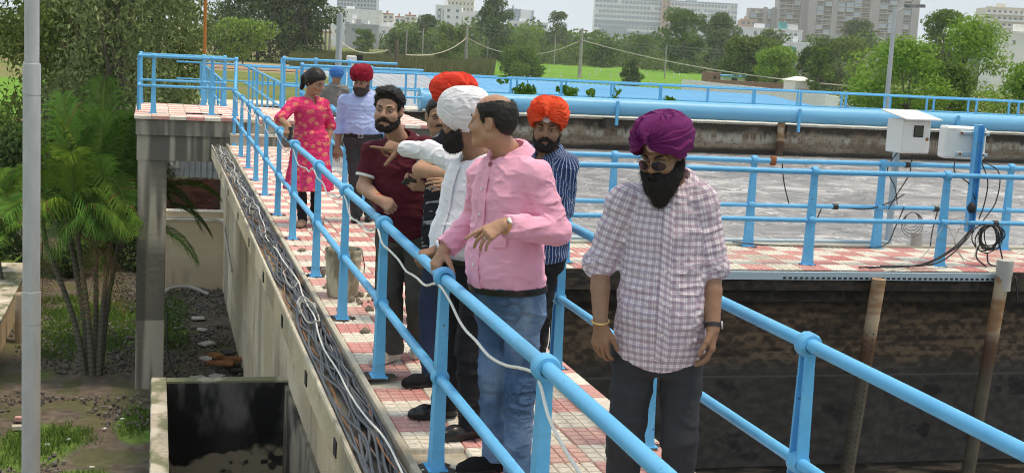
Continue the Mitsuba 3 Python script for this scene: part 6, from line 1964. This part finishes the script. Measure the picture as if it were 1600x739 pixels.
def eyes(P, brow='mat_hair', q=1.0, down=0.0, closed=False):
    H = P['H']
    ico = trimesh.creation.icosphere(2, 1.0)
    for s in (-1, 1):
        c = np.array([s * .032, .0775, .0005])
        e = trimesh.Trimesh(ico.vertices * [.0148, .0085, .0058] + c, ico.faces)
        ke = part(P['k'], 'eye', S(H.mesh(e), 'mat_eyewhite', smooth=True))
        i = trimesh.Trimesh(ico.vertices * [.0062, .0040, .0056] + c + [0, .0062, -.0005 - .002 * down], ico.faces)
        part(ke, 'iris', S(H.mesh(i), 'mat_hair', smooth=True))
        th = np.linspace(-1.15, 1.15, 12)
        lid = np.stack([c[0] + .0165 * np.sin(th), c[1] + .0075 * np.cos(th) - .001 + 0 * th, c[2] + .0038 * np.cos(th) + .0006 - .0018 * down], 1)
        part(P['k'], 'eyelid', S(H.mesh(tube(lid, .0030, 6)), P['skinmat'], smooth=True))
        lash = lid + [0, .0022, -.0014]
        part(ke, 'lash', S(H.mesh(tube(lash, .0011, 5)), 'mat_hair'))
        b = np.stack([s * (.014 + .038 * np.linspace(0, 1, 9)), .0935 - .022 * np.linspace(0, 1, 9) ** 1.7, .020 + .008 * np.sin(np.linspace(.25, 2.6, 9))], 1)
        part(P['k'], 'eyebrow', S(H.mesh(tube(b, np.r_[.0028, .0042, .0046, .0046, .0044, .004, .0034, .0026, .0016], 6)), brow, smooth=True))


def hair(P, color, kind, q=1.0, seed=0):
    H = P['H']

    def f(p):
        x, y, z = p[:, 0], p[:, 1], p[:, 2]
        th = {'thick': .020, 'short': .010, 'ring': .009, 'woman': .020}[kind]
        th = th if kind in ('woman', 'ring') else .005 + (th - .005) * np.clip(z / .07, 0, 1)
        n = meshkit.fbm(np.stack([x * 60, y * 26, z * 60], 1) + seed, 3, seed)
        ax = np.abs(x)
        # hairline: forehead, temple, in front of and behind the ear, nape
        hl = np.interp(y, [-.12, -.075, -.045, -.035, .006, .012, .030, .040, .065, .085, .12], [-.062, -.055, -.02, .022, .022, -.012, -.008, .040, .066, .076, .082]) if kind != 'woman' else np.interp(y, [-.12, -.07, -.03, .0, .02, .05, .08, .12], [-.095, -.09, -.07, -.045, -.020, .020, .056, .066])
        th = th * np.clip((z - hl) / .032, .2, 1)
        d = ell(p, (0, -.016, .036), (.077, .096, .087)) - th.astype(F32) - ((n - .5) * (.020 if kind == 'thick' else .009) * np.clip((z - hl) / .02, .3, 1)).astype(F32)
        low_ = ell(p, (0, -.030, -.008), (.087, .082, .092)) if kind == 'woman' else ell(p, (0, -.032, .002), (.0765, .082, .078))
        d = smin(d, low_ - ((n - .5) * .006).astype(F32), .015)
        d = smax(d, (hl - z).astype(F32), .006)
        if kind == 'ring':
            top = np.sqrt((x / .064) ** 2 + ((y - .008) / .098) ** 2)
            d = smax(d, ((1 - top) * .06 - np.clip(.092 - z, 0, 1)).astype(F32), .010)
            d = smax(d, (.012 - ax - np.clip(.055 - y, 0, 1) * 3).astype(F32), .01)
        if kind == 'thick':
            d = smin(d, ell(p, (0.012, .056, .112), (.058, .042, .030)) - ((n - .5) * .022).astype(F32), .02)
        if kind == 'woman':
            d = smin(d, rc(p, (0, -.10, .03), (-.0, -.145, -.03), .048, .040), .03)
            d = smin(d, rc(p, (0, -.145, -.03), (-.0, -.135, -.15), .038, .020), .02)
        return d.astype(F32)
    m = surf(f, (-.13, -.21, -.16), (.13, .14, .19), .0036 * q)
    if q < 1.25:
        m = strands(m, 6000, (0, -.5, -1) if kind == 'ring' else (.3, .5, .5), .016, .0008, seed, lift=.1)
    part(P['k'], 'hair', S(H.mesh(m), color, smooth=True))


def turban(P, color, under=None, **kw):
    H = P['H']
    kt = part(P['k'], 'turban', S(H.mesh(turban_mesh(**kw)), color, smooth=50))
    if under:
        ico = trimesh.creation.icosphere(2, 1.0)
        part(kt, 'under_cloth', S(H.mesh(trimesh.Trimesh(ico.vertices * [.026, .010, .020] + [0, .082, .062], ico.faces)), under, smooth=True))


princ('hair', (0.014, 0.012, 0.011), 0.5, 0.35)
princ('beard', (0.018, 0.015, 0.014), 0.7, 0.25)
princ('beardgrey', (0.065, 0.055, 0.05), 0.8, 0.2)
princ('eyewhite', (0.38, 0.35, 0.32), 0.3, 0.4)


def crease(p, n, uv):
    a = noise(p.x * 15 + 2.0 * noise(p.x * 7, p.y * 7, p.z * 7), p.y * 15, p.z * 21)
    r1 = 1 - dr.abs(2 * a - 1)
    b = noise(p.x * 34, p.y * 34 + 5, p.z * 46)
    r2 = 1 - dr.abs(2 * b - 1)
    m = smoothstep(.35, .7, noise(p.x * 5 + 3, p.y * 5, p.z * 5))
    return (.0065 * r1 * r1 * r1 * r1 + .0022 * r2 * r2 * r2) * (.35 + .9 * m) + .0006 * noise(p.x * 130, p.y * 130, p.z * 160)


def cloth(name, c, amt=.10, rough=.85, scale=300, bs=.0010, **k):
    c = np.array(c)
    return princ(name, lambda p, n, uv: mix(tuple(map(float, c * (1 - amt))), tuple(map(float, np.minimum(c * (1 + amt), .92))), fbm(p.x * 7, p.y * 7, p.z * 11, 3)), rough, .2,
                 bump=crease, bscale=1.0, sheen=.3, **k)


cloth('purple', (.125, .013, .098)); cloth('tred', (.62, .045, .022)); cloth('torange', (.68, .075, .025)); cloth('tcrimson', (.24, .007, .024)); cloth('twhite', (.74, .73, .76), .04)
cloth('pinkshirt', (.80, .40, .53), .05); cloth('whiteshirt', (.76, .76, .80), .03); cloth('maroonshirt', (.085, .012, .022)); cloth('blueshirt', (.42, .51, .80), .05)
cloth('charcoal', (.036, .038, .045)); cloth('blacktr', (.016, .016, .020)); cloth('greytr', (.055, .056, .060)); cloth('navytr', (.025, .035, .07)); cloth('khaki', (.30, .26, .17)); cloth('greyjacket', (.21, .20, .185)); cloth('tblue', (.05, .16, .46))
princ('leather', (.012, .012, .013), .35, .5)
princ('knit', (.012, .012, .014), .9, .2)
princ('cream_shoe', (.58, .55, .48), .7, .3)
princ('gold', (.75, .55, .22), .3, .5, metallic=.8)


def check_c(u, v):
    # purple and white checks with thin dark lines
    s = 1 / .0295
    a, b = u * s, v * s
    fa, fb = a - dr.floor(a), b - dr.floor(b)
    ba, bb = dr.select(fa < .52, 1., 0.), dr.select(fb < .52, 1., 0.)
    c = mix((.84, .80, .83), (.33, .22, .32), ba * .56)
    c = mix(c, (.22, .13, .21), bb * .56)
    la = dr.select(dr.abs(fa - .76) < .055, 1., 0.) + dr.select(dr.abs(fb - .76) < .055, 1., 0.)
    return mix(c, (.30, .22, .28), dr.minimum(la, 1.) * .55)


princ('check', lambda p, n, uv: check_c(uv.x, uv.y), .85, .2, bump=crease, bscale=1.0)
princ('check_3d', lambda p, n, uv: check_c(p.x * .94 - p.y * .34, p.z + .5 * p.x), .85, .2)


def stripe_c(u, v):
    a = u / .019
    f = a - dr.floor(a)
    return mix((.028, .058, .16), (.55, .62, .74), dr.select(dr.abs(f - .5) < .10, 1., 0.) * .85)


princ('stripe', lambda p, n, uv: stripe_c(uv.x, uv.y), .85, .2, bump=crease, bscale=1.0)
princ('stripe_3d', lambda p, n, uv: stripe_c(p.x * .94 + p.z * .5, p.z), .85, .2)


def speck_c(p, n, uv):
    d, e, w = voronoi(p.x * 34 + p.y * 18, p.z * 34 + p.y * 8)
    s = smoothstep(.30, .16, d) * smoothstep(.35, .45, w)
    return mix((.018, .019, .026), (.42, .42, .44), s * .75)


princ('speck', speck_c, .85, .2)


def kurta_c(p, n, uv):
    x, z = p.x * .94 - p.y * .30, p.z
    d, e, w = voronoi(x * 12.5, z * 12.5)
    r1 = smoothstep(.30, .26, d) * smoothstep(.14, .18, d); r0 = smoothstep(.13, .09, d)
    d2, e2, w2 = voronoi(x * 34 + 7, z * 34)
    base = mix((.56, .022, .11), (.66, .05, .165), fbm(x * 6, z * 6, p.y * 6, 2))
    c = mix(base, (.74, .30, .18), r1 * .6)
    c = mix(c, (.76, .42, .14), r0 * .65)
    return mix(c, (.80, .28, .36), smoothstep(.22, .12, d2) * .55 * smoothstep(.3, .5, w2))


princ('kurta', kurta_c, .85, .2, bump=crease, bscale=1.2)


def denim_c(p, n, uv):
    a = fbm(p.x * 5, p.y * 5, p.z * 4, 3); g = noise(p.x * 400, p.y * 400, p.z * 200)
    c = mix((.055, .105, .20), (.15, .235, .38), smoothstep(.35, .75, a))
    c = mix(c, (.27, .37, .50), smoothstep(.55, .8, fbm(p.x * 9, p.y * 9, p.z * 2.5, 3)) * .7)
    return c * (.8 + .4 * g)


princ('denim', denim_c, .9, .15, bump=crease, bscale=2.4)
princ('track', lambda p, n, uv: mix((.060, .058, .052), (.085, .083, .075), fbm(p.x * 8, p.y * 8, p.z * 8, 3)), .8, .2)

JOINTS = {
    'plaid': dict(hd=(2.055, 5.280, 1.661), nb=(2.144, 5.380, 1.528), sR=(1.944, 5.440, 1.453), sL=(2.259, 5.300, 1.483), eR=(1.878, 5.480, 1.161), wR=(1.854, 5.360, 0.923), eL=(2.321, 5.300, 1.182), wL=(2.304, 5.200, 0.940), hR=(2.047, 5.420, 0.798), hL=(2.232, 5.360, 0.811), kR=(2.008, 5.380, 0.392), kL=(2.231, 5.300, 0.425), aR=(2.041, 5.450, 0.088), aL=(2.262, 5.360, 0.097)),
    'pink': dict(hd=(1.537, 6.180, 1.718), nb=(1.637, 6.220, 1.557), sL=(1.733, 6.020, 1.498), sR=(1.544, 6.380, 1.460), eL=(1.825, 5.980, 1.228), wL=(1.527, 5.840, 1.273), eR=(1.567, 6.520, 1.220), wR=(1.390, 6.440, 1.062), hL=(1.722, 6.120, 0.870), hR=(1.642, 6.300, 0.833), kL=(1.714, 6.080, 0.470), kR=(1.634, 6.260, 0.430), aL=(1.692, 5.960, 0.069), aR=(1.647, 6.200, 0.089)),
    'white': dict(hd=(1.572, 6.950, 1.654), nb=(1.677, 7.000, 1.460), sR=(1.596, 7.150, 1.435), sL=(1.769, 6.800, 1.428), eR=(1.495, 7.420, 1.463), wR=(1.378, 7.660, 1.452), eL=(1.622, 6.740, 1.150), wL=(1.443, 6.840, 0.994), hR=(1.598, 7.080, 0.854), hL=(1.691, 6.900, 0.869), kR=(1.626, 7.120, 0.451), kL=(1.658, 6.850, 0.461), aR=(1.586, 7.140, 0.074), aL=(1.663, 6.760, 0.081)),
    'maroon': dict(hd=(1.405, 8.340, 1.632), nb=(1.504, 8.460, 1.425), sR=(1.335, 8.520, 1.365), sL=(1.671, 8.380, 1.413), eR=(1.289, 8.480, 1.131), wR=(1.348, 8.220, 1.083), eL=(1.808, 8.350, 1.175), wL=(1.626, 8.100, 1.180), hR=(1.497, 8.520, 0.840), hL=(1.653, 8.420, 0.857), kR=(1.482, 8.480, 0.414), kL=(1.659, 8.400, 0.443), aR=(1.510, 8.460, 0.067), aL=(1.742, 8.660, 0.070)),
    'dark': dict(hd=(1.756, 8.000, 1.713), nb=(1.785, 8.020, 1.526), sR=(1.710, 8.100, 1.462), sL=(1.904, 7.900, 1.470), eR=(1.527, 7.860, 1.309), wR=(1.702, 7.660, 1.298), eL=(1.965, 7.800, 1.196), wL=(1.714, 7.700, 1.241), hR=(1.723, 8.060, 0.821), hL=(1.860, 7.950, 0.828), kR=(1.656, 8.000, 0.442), kL=(1.848, 7.900, 0.431), aR=(1.657, 7.840, 0.062), aL=(1.820, 7.740, 0.046)),
    'bare': dict(hd=(1.980, 9.600, 1.529), nb=(2.027, 9.650, 1.340), sR=(1.873, 9.700, 1.274), sL=(2.196, 9.500, 1.303), eR=(1.851, 9.700, 1.010), wR=(1.861, 9.600, 0.787), eL=(2.257, 9.500, 1.043), wL=(2.245, 9.400, 0.822), hR=(1.981, 9.660, 0.828), hL=(2.141, 9.580, 0.842), kR=(1.986, 9.600, 0.456), kL=(2.153, 9.550, 0.467), aR=(2.029, 9.700, 0.051), aL=(2.188, 9.620, 0.048)),
    'orange': dict(hd=(2.268, 7.750, 1.595), nb=(2.302, 7.850, 1.433), sR=(2.153, 7.970, 1.354), sL=(2.409, 7.740, 1.393), eR=(2.183, 8.050, 1.051), wR=(2.292, 8.100, 0.822), eL=(2.444, 7.900, 1.092), wL=(2.391, 8.060, 0.817), hR=(2.236, 7.950, 0.805), hL=(2.347, 7.880, 0.818), kR=(2.232, 7.920, 0.427), kL=(2.305, 7.860, 0.447), aR=(2.254, 7.980, 0.035), aL=(2.326, 7.940, 0.053)),
    'woman': dict(hd=(1.643, 14.460, 1.556), nb=(1.579, 14.500, 1.382), sR=(1.397, 14.420, 1.331), sL=(1.763, 14.600, 1.322), eR=(1.266, 14.250, 1.162), wR=(1.335, 14.050, 1.100), eL=(1.840, 14.660, 1.086), wL=(1.806, 14.550, 0.872), hR=(1.510, 14.480, 0.910), hL=(1.726, 14.580, 0.908), kR=(1.521, 14.450, 0.446), kL=(1.699, 14.580, 0.449), aR=(1.557, 14.500, 0.094), aL=(1.715, 14.750, 0.118)),
    'blue': dict(hd=(2.190, 14.840, 1.564), nb=(2.229, 14.920, 1.421), sR=(2.012, 14.980, 1.352), sL=(2.450, 14.860, 1.377), eR=(1.989, 15.000, 1.073), wR=(1.955, 14.900, 0.846), eL=(2.511, 14.860, 1.095), wL=(2.489, 14.800, 0.872), hR=(2.137, 14.950, 0.919), hL=(2.356, 14.880, 0.932), kR=(2.171, 14.920, 0.479), kL=(2.355, 14.860, 0.490), aR=(2.204, 14.950, 0.064), aL=(2.371, 15.050, 0.075)),
    'grey': dict(hd=(3.148, 24.400, 1.290), nb=(3.133, 24.420, 1.128), sR=(3.319, 24.420, 1.078), sL=(2.925, 24.400, 1.063), eR=(3.384, 24.500, 0.858), wR=(3.306, 24.750, 0.700), eL=(2.899, 24.500, 0.838), wL=(3.049, 24.750, 0.690), hR=(3.252, 24.500, 0.644), hL=(3.044, 24.500, 0.636), kR=(3.310, 24.950, 0.664), kL=(3.098, 24.950, 0.656), aR=(3.358, 25.300, 0.596), aL=(3.143, 25.300, 0.588)),
}


def look(phi):
    """unit ground direction of someone facing the camera (phi = 0), turned to the picture's right for positive phi (degrees)"""
    a = math.radians(phi); c, r_ = np.array([-.26, -.966]), np.array([.966, -.26])
    return math.cos(a) * c + math.sin(a) * r_


def make(name, label, skin, phi, **k):
    P = person(name, label, JOINTS[name], fwd=look(phi), skin=skin, **k)
    P['skinmat'] = 'mat_skin_' + name
    P['hand_n'] = {sd: (k.get('hands') or {}).get(sd, {}).get('n', (0, 0, 1)) for sd in 'RL'}
    return P


def thumb_in(sd):
    return None


DN = np.array([0, 0, -1.0])
# --- man in the purple turban
P = make('plaid', 'bearded man in a purple turban and checked shirt walking between the railings', (.27, .15, .092), -34, pitch=.33, roll=-.04, w=.96, depth=1.02, belly=.035, tuck=False, hem=-.06, sleeve=(.06, .10),
         shirt='mat_check', shirt_uv=True, trouser='mat_charcoal', shoe='mat_leather', gap=.42, seed=1, infl=.020, wr=.010,
         hands={'R': dict(d=(.02, -.06, -1), n=(-.75, -.65, 0), pose='relax'), 'L': dict(d=(-.03, -.1, -1), n=(.9, -.45, 0), pose='relax')}, leg_r=(.094, .074, .066))
beard(P, 'mat_beard', ln=.068, thick=.012, wid=1.0, seed=1)
lips(P, (.22, .10, .08))
eyes(P, down=1)
turban(P, 'mat_purple', 'mat_under_pink', rx=.127, ry=.146, rz=.100, cz=.070, apex=.100, pleats=9, seed=1, front=.030, pw=.74, side=-.010, amp=.0085)
princ('under_pink', (.62, .40, .42), .9, .1)
buttons(P, (.14, .32, .5, .68, .84), .034)
placket(P, -.02, .93, .030, 'mat_check_3d')
for sd in 'RL':
    c, ax = P['cuff'][sd]
    r_ = P['sr'][1] + .012
    u = unit(np.cross(ax, [0, 1, .2])); v = np.cross(ax, u); a = np.arange(30) * 2 * np.pi / 30
    R = [c + ax * h + (u[None] * np.cos(a)[:, None] + v[None] * np.sin(a)[:, None]) * (r_ + d_ + .002 * np.sin(a * 3 + h * 90))[:, None] for h, d_ in ((-.055, -.004), (-.054, .006), (-.03, .008), (-.004, .008), (.002, .004), (.001, -.004))]
    part(P['k'] + '__shirt', 'cuff', S(strip(R), 'mat_check_3d', smooth=40))
ring_at(P['J']['wR'] - [0, 0, -.012], (.1, .15, -1), .036, .0045, 'mat_gold', P, 'bangle')
watch(P, 'L', 'mat_dark', 'mat_steel')
H = P['H']
for s in (-1, 1):
    a = np.linspace(0, 2 * np.pi, 26)
    ox, oz = .0285 * np.cos(a) + .002 * s * 0, .0225 * np.sin(a) - .004 * np.cos(a) * s
    yy = .1135 - .006 * (np.cos(a) * s + 1) ** 2
    pts = np.stack([s * .034 + ox, yy, -.006 + oz], 1)
    kg = part(P['k'], 'sunglasses', S(H.mesh(tube(pts, .0011, 6)), 'mat_frame', smooth=60))
    cen = np.array([[s * .034, .1085, -.006]])
    v = np.vstack([pts, cen]); f = np.array([[i, (i + 1) % 26, 26] for i in range(26)])
    part(kg, 'lens', S(H.mesh(trimesh.Trimesh(v, f, process=False)), 'mat_lens'))
    part(kg, 'temple', S(H.mesh(tube(spline([[s * .064, .098, .002], [s * .078, .05, .006], [s * .082, -.01, .004]], 5), .0013, 6)), 'mat_frame'))
part(P['k'], 'bridge', S(H.mesh(tube(spline([[-.009, .1125, .004], [0, .1165, .008], [.009, .1125, .004]], 5), .0011, 6)), 'mat_frame'))
princ('frame', (.40, .29, .13), .3, .5, metallic=.7)
princ('lens', (.022, .008, .016), .1, .4)

# --- balding man in the pink shirt
P = make('pink', 'balding man in a pink shirt and blue jeans leaning with one hand on the railing', (.42, .235, .15), -110, pitch=.02, roll=.02, w=1.0, depth=1.06, belly=.055, fat=.003, tuck=True, hem=.115, sleeve=('full', 'full'),
         shirt='mat_pinkshirt', trouser='mat_denim', shoe='mat_knit', gap=.45, seed=2, infl=.017, wr=.009,
         hands={'L': dict(d=(-.86, -.25, -.38), n=(-.20, -.72, .65), pose='droop'), 'R': dict(d=(-.42, -.1, -.75), n=(-.62, -.35, .62), pose='rail')}, leg_r=(.090, .070, .060), toe={'R': (-.95, -.2), 'L': (-.9, -.4)})
hair(P, 'mat_hair', 'ring', seed=2)
eyes(P)
moustache(P, 'mat_hair')
belt(P, 'mat_leather', .080, .122, .026, False)
watch(P, 'L', 'mat_gold', 'mat_white_panel', .016)
ring_at(P['J']['wR'] - [.0, 0, -.02], P['J']['wR'] - P['J']['eR'], .034, .003, 'mat_rust', P, 'thread')
a = P['hx']['L'][1]
ring_at((np.array(a[6][1]) + np.array(a[6][2])) / 2, np.array(a[6][2]) - np.array(a[6][1]), .0100, .0022, 'mat_steel', P, 'finger_ring')
placket(P, .12, .90, .030, 'mat_pinkshirt'); buttons(P, (.28, .44, .6, .76), .036)
# chest pocket, jeans pocket seam
for (t, j0, j1, nm, host, mm) in ((.62, 7, 11, 'pocket', '__shirt', 'mat_pinkshirt'),):
    B = P['B']
    top, bot = B.ring(t, .030, 56)[j0:j1], B.ring(t - .22, .030, 56)[j0:j1]
    part(P['k'] + host, nm, S(strip([bot + 0, top + 0], closed=False), mm, smooth=40))

# --- man in the white turban, pointing
P = make('white', 'man in a white turban and white shirt pointing with an outstretched arm', (.26, .145, .09), -112, pitch=.06, roll=.10, w=1.06, depth=1.1, belly=.06, tuck=True, hem=.115, shirt='mat_whiteshirt', trouser='mat_blacktr', shoe='mat_leather', gap=.4, seed=3, infl=.012, wr=.008, arm=.86,
         hands={'R': dict(d=(-.85, .45, .12), n=(-.35, -.45, .80), pose='point'), 'L': dict(d=(-.9, .12, -.25), n=(-.2, -.2, .95), pose='grip')}, leg_r=(.098, .082, .074), toe={'R': (-.97, -.1), 'L': (-.95, -.3)})
beard(P, 'mat_beard', ln=.02, thick=.013, seed=3)
eyes(P)
turban(P, 'mat_twhite', None, rx=.118, ry=.146, rz=.118, cz=.072, apex=.085, pleats=17, seed=3, side=-.07, back=-.10, amp=.0038, rough=.002, pw=.70)
belt(P, 'mat_leather', .080, .122, .026, False)
placket(P, .12, .90, .030, 'mat_whiteshirt'); buttons(P, (.28, .44, .6, .76), .036)

# --- man in the maroon polo shirt
P = make('maroon', 'young bearded man in a maroon polo shirt holding a phone', (.43, .25, .17), -10, pitch=.03, roll=.04, w=1.0, depth=1.0, belly=.015, tuck=False, hem=-.04, sleeve=('short', 'short'), shirt='mat_maroonshirt', trouser='mat_track', shoe=('mat_cream_shoe', 'mat_cream_shoe'), gap=.42, seed=4, q=1.25, trim='mat_white_panel',
         hands={'R': dict(d=(.55, -.35, -.30), n=(-.15, -.85, .5), pose='fist'), 'L': dict(d=(-.95, .1, .0), n=(.0, -.55, -.83), pose='hold')}, leg_r=(.098, .080, .074), toe={'R': (-.75, -.6), 'L': (-.4, -.9)})
beard(P, 'mat_beard', thick=.005, q=1.2, seed=4, low=-.044)
lips(P, (.36, .17, .13))
eyes(P)
hair(P, 'mat_hair', 'thick', q=1.2, seed=4)
for sd in 'RL':
    c, ax = P['cuff'][sd]; u = unit(np.cross(ax, [0, 1, .2])); v = np.cross(ax, u); a = np.arange(26) * 2 * np.pi / 26; r_ = P['sr'][1] + .013
    part(P['k'] + '__shirt', 'sleeve_trim', S(strip([c + ax * h + (u[None] * np.cos(a)[:, None] + v[None] * np.sin(a)[:, None]) * (r_ + d_) for h, d_ in ((-.016, -.004), (-.015, .003), (.002, .002), (.003, -.008))]), 'mat_white_panel', smooth=30))
for sd in 'RL':   # stripes down the outer side of the track trousers
    J, B = P['J'], P['B']; out_ = B.latH * (1 if sd == 'L' else -1)
    for o in (-.018, 0, .018):
        pts = np.array([J['h' + sd] + out_ * .105, J['k' + sd] + out_ * .088, J['a' + sd] + out_ * .083 - [0, 0, .02]]) + np.cross(out_, [0, 0, 1]) * o
        part(P['k'] + '__trousers', 'stripe', S(tube(spline(pts, 8), .005, 6), 'mat_dark'))
w_ = P['J']['wL']
thing('phone', 'dark phone held low by the man in the maroon polo shirt', 'phone', shape=S(xf(box(-.036, .036, -.075, .075, -.004, .004, .003), np.array([[.25, .96, 0, w_[0] - .085], [-.75, .2, .63, w_[1] - .005], [.6, -.16, .77, w_[2] + .028], [0, 0, 0, 1]])), 'mat_glass_dark'))
for s in (-1, 1):
    B = P['B']; c = P['J']['nb'] + B.ax * .01
    pass
ring_at(P['J']['wR'] - unit(P['J']['wR'] - P['J']['eR']) * .015, P['J']['wR'] - P['J']['eR'], .033, .003, 'mat_tred', P, 'thread')

# --- man in the dark speckled shirt and red turban, mostly hidden
P = make('dark', 'man in a bright red turban and dark speckled shirt, behind the pointing man', (.46, .27, .175), 35, pitch=.0, roll=-.12, w=1.02, depth=1.0, belly=.03, tuck=False, hem=-.05, sleeve=('short', 'short'), shirt='mat_speck', trouser='mat_navytr', shoe='mat_knit', seed=5, q=1.3,
         hands={'R': dict(d=(.9, -.3, .1), n=(0, -.8, .6), pose='relax'), 'L': dict(d=(-.9, -.2, .1), n=(0, -.9, .4), pose='relax')}, toe={'R': (-.9, -.3), 'L': (-.4, -.9)})
beard(P, 'mat_beard', ln=.02, thick=.012, q=1.3, seed=5)
eyes(P)
turban(P, 'mat_tred', None, rx=.135, ry=.158, rz=.092, cz=.080, apex=.072, pleats=9, seed=5, pw=.7, amp=.009)

# --- bare-headed man behind
P = make('bare', 'bare-headed man with a moustache looking out behind the red turban', (.34, .19, .12), 12, pitch=.12, w=1.0, tuck=False, hem=-.05, shirt='mat_khaki', trouser='mat_greytr', seed=6, q=1.4)
hair(P, 'mat_hair', 'short', q=1.4, seed=6)
moustache(P, 'mat_hair', 1.3)
eyes(P)

# --- man in the orange turban
P = make('orange', 'man in an orange-red turban and navy striped shirt, hands behind his back', (.27, .15, .095), -6, pitch=.10, roll=.03, w=.98, depth=.98, belly=.02, tuck=False, hem=-.05, sleeve=(.15, .15), shirt='mat_stripe', shirt_uv=True, trouser='mat_blacktr', seed=7, q=1.2)
beard(P, 'mat_beard', thick=.007, q=1.2, seed=7, low=-.042)
eyes(P)
turban(P, 'mat_torange', 'mat_twhite', rx=.122, ry=.140, rz=.105, cz=.078, apex=.092, pleats=10, seed=7, front=.030, pw=.72)

# --- woman in the pink kurta
Pw = None
Jw = {k: np.asarray(v, float) for k, v in JOINTS['woman'].items()}
hc, kc = (Jw['hR'] + Jw['hL']) / 2, (Jw['kR'] + Jw['kL']) / 2


def skirt(p):
    zt, zb = hc[2] + .10, .40
    t = np.clip((zt - p[:, 2]) / (zt - zb), 0, 1)
    c = hc + (kc - hc) * 0.9
    x, y = p[:, 0] - (hc[0] + (kc[0] - hc[0]) * t * .8), p[:, 1] - (hc[1] + (kc[1] - hc[1]) * t * .8)
    an = np.arctan2(y, x)
    r_ = .165 + .095 * t + t * (.014 * np.sin(an * 7 + 1) + .010 * np.sin(an * 12 + 3))
    d = (np.sqrt(x ** 2 + (y * 1.12) ** 2) - r_) * .9
    return np.maximum(np.maximum(d, zb - p[:, 2]), p[:, 2] - zt).astype(F32)


P = make('woman', 'woman in a pink flowered kurta with her hand on the railing', (.36, .195, .12), 58, pitch=.42, w=.98, fem=True, tuck=False, sleeve=(.12, .12), shirt='mat_kurta', trouser='mat_blacktr', kurta=skirt, collar=False, seed=8, q=1.6, infl=.018, shirt_name='kurta', leg_r=(.08, .055, .045),
         hands={'R': dict(d=(-.25, -.55, -.75), n=(-.5, -.6, .55), pose='grip'), 'L': dict(d=(0, 0, -1), n=(.9, -.3, 0), pose='relax')}, toe={'R': (-.3, -.95), 'L': (.3, -.95)}, shoe='mat_sandal', gender='woman')
princ('sandal', (.30, .20, .14), .7, .3)
hair(P, 'mat_hair', 'woman', q=1.6)
eyes(P, down=1)
lips(P, (.40, .13, .11))
w_ = P['J']['wR']
thing('phone', 'dark phone in the hand of the woman in pink', 'phone', shape=S(xf(box(-.035, .035, -.072, .072, -.005, .005, .003), np.array([[.5, .1, .86, w_[0] + .01], [-.86, .1, .5, w_[1] - .075], [0, 1, -.1, w_[2] - .07], [0, 0, 0, 1]])), 'mat_dark'))
ring_at(P['J']['wR'] + unit(P['J']['eR'] - P['J']['wR']) * .02, P['J']['wR'] - P['J']['eR'], .030, .004, 'mat_gold', P, 'bangle')

# --- man in light blue
P = make('blue', 'man in a dark red turban and light blue shirt, standing beside the woman', (.33, .18, .115), -14, pitch=.22, w=1.04, depth=1.08, belly=.04, tuck=True, hem=.115, shirt='mat_blueshirt', trouser='mat_greytr', shoe='mat_leather', seed=9, q=1.6, infl=.018, arm=.92)
beard(P, 'mat_beardgrey', ln=.004, thick=.007, q=1.5, seed=9, low=-.044)
eyes(P, down=1)
turban(P, 'mat_tcrimson', None, rx=.122, ry=.140, rz=.092, cz=.088, apex=.072, pleats=8, seed=9, front=.03, pw=.55, side=.0)
belt(P, 'mat_leather', .065, .125, .028, True)
buttons(P, (.28, .44, .6, .76), .036)

# --- seated person far behind
P = make('grey', 'person in a blue turban and grey jacket sitting on the footbridge, back to the camera', (.30, .17, .105), 180, pitch=.1, tuck=False, hem=-.03, shirt='mat_greyjacket', trouser='mat_greytr', seed=10, q=2.4, shirt_name='jacket')
turban(P, 'mat_tblue', None, rx=.122, ry=.140, rz=.105, na=120, nu=50)
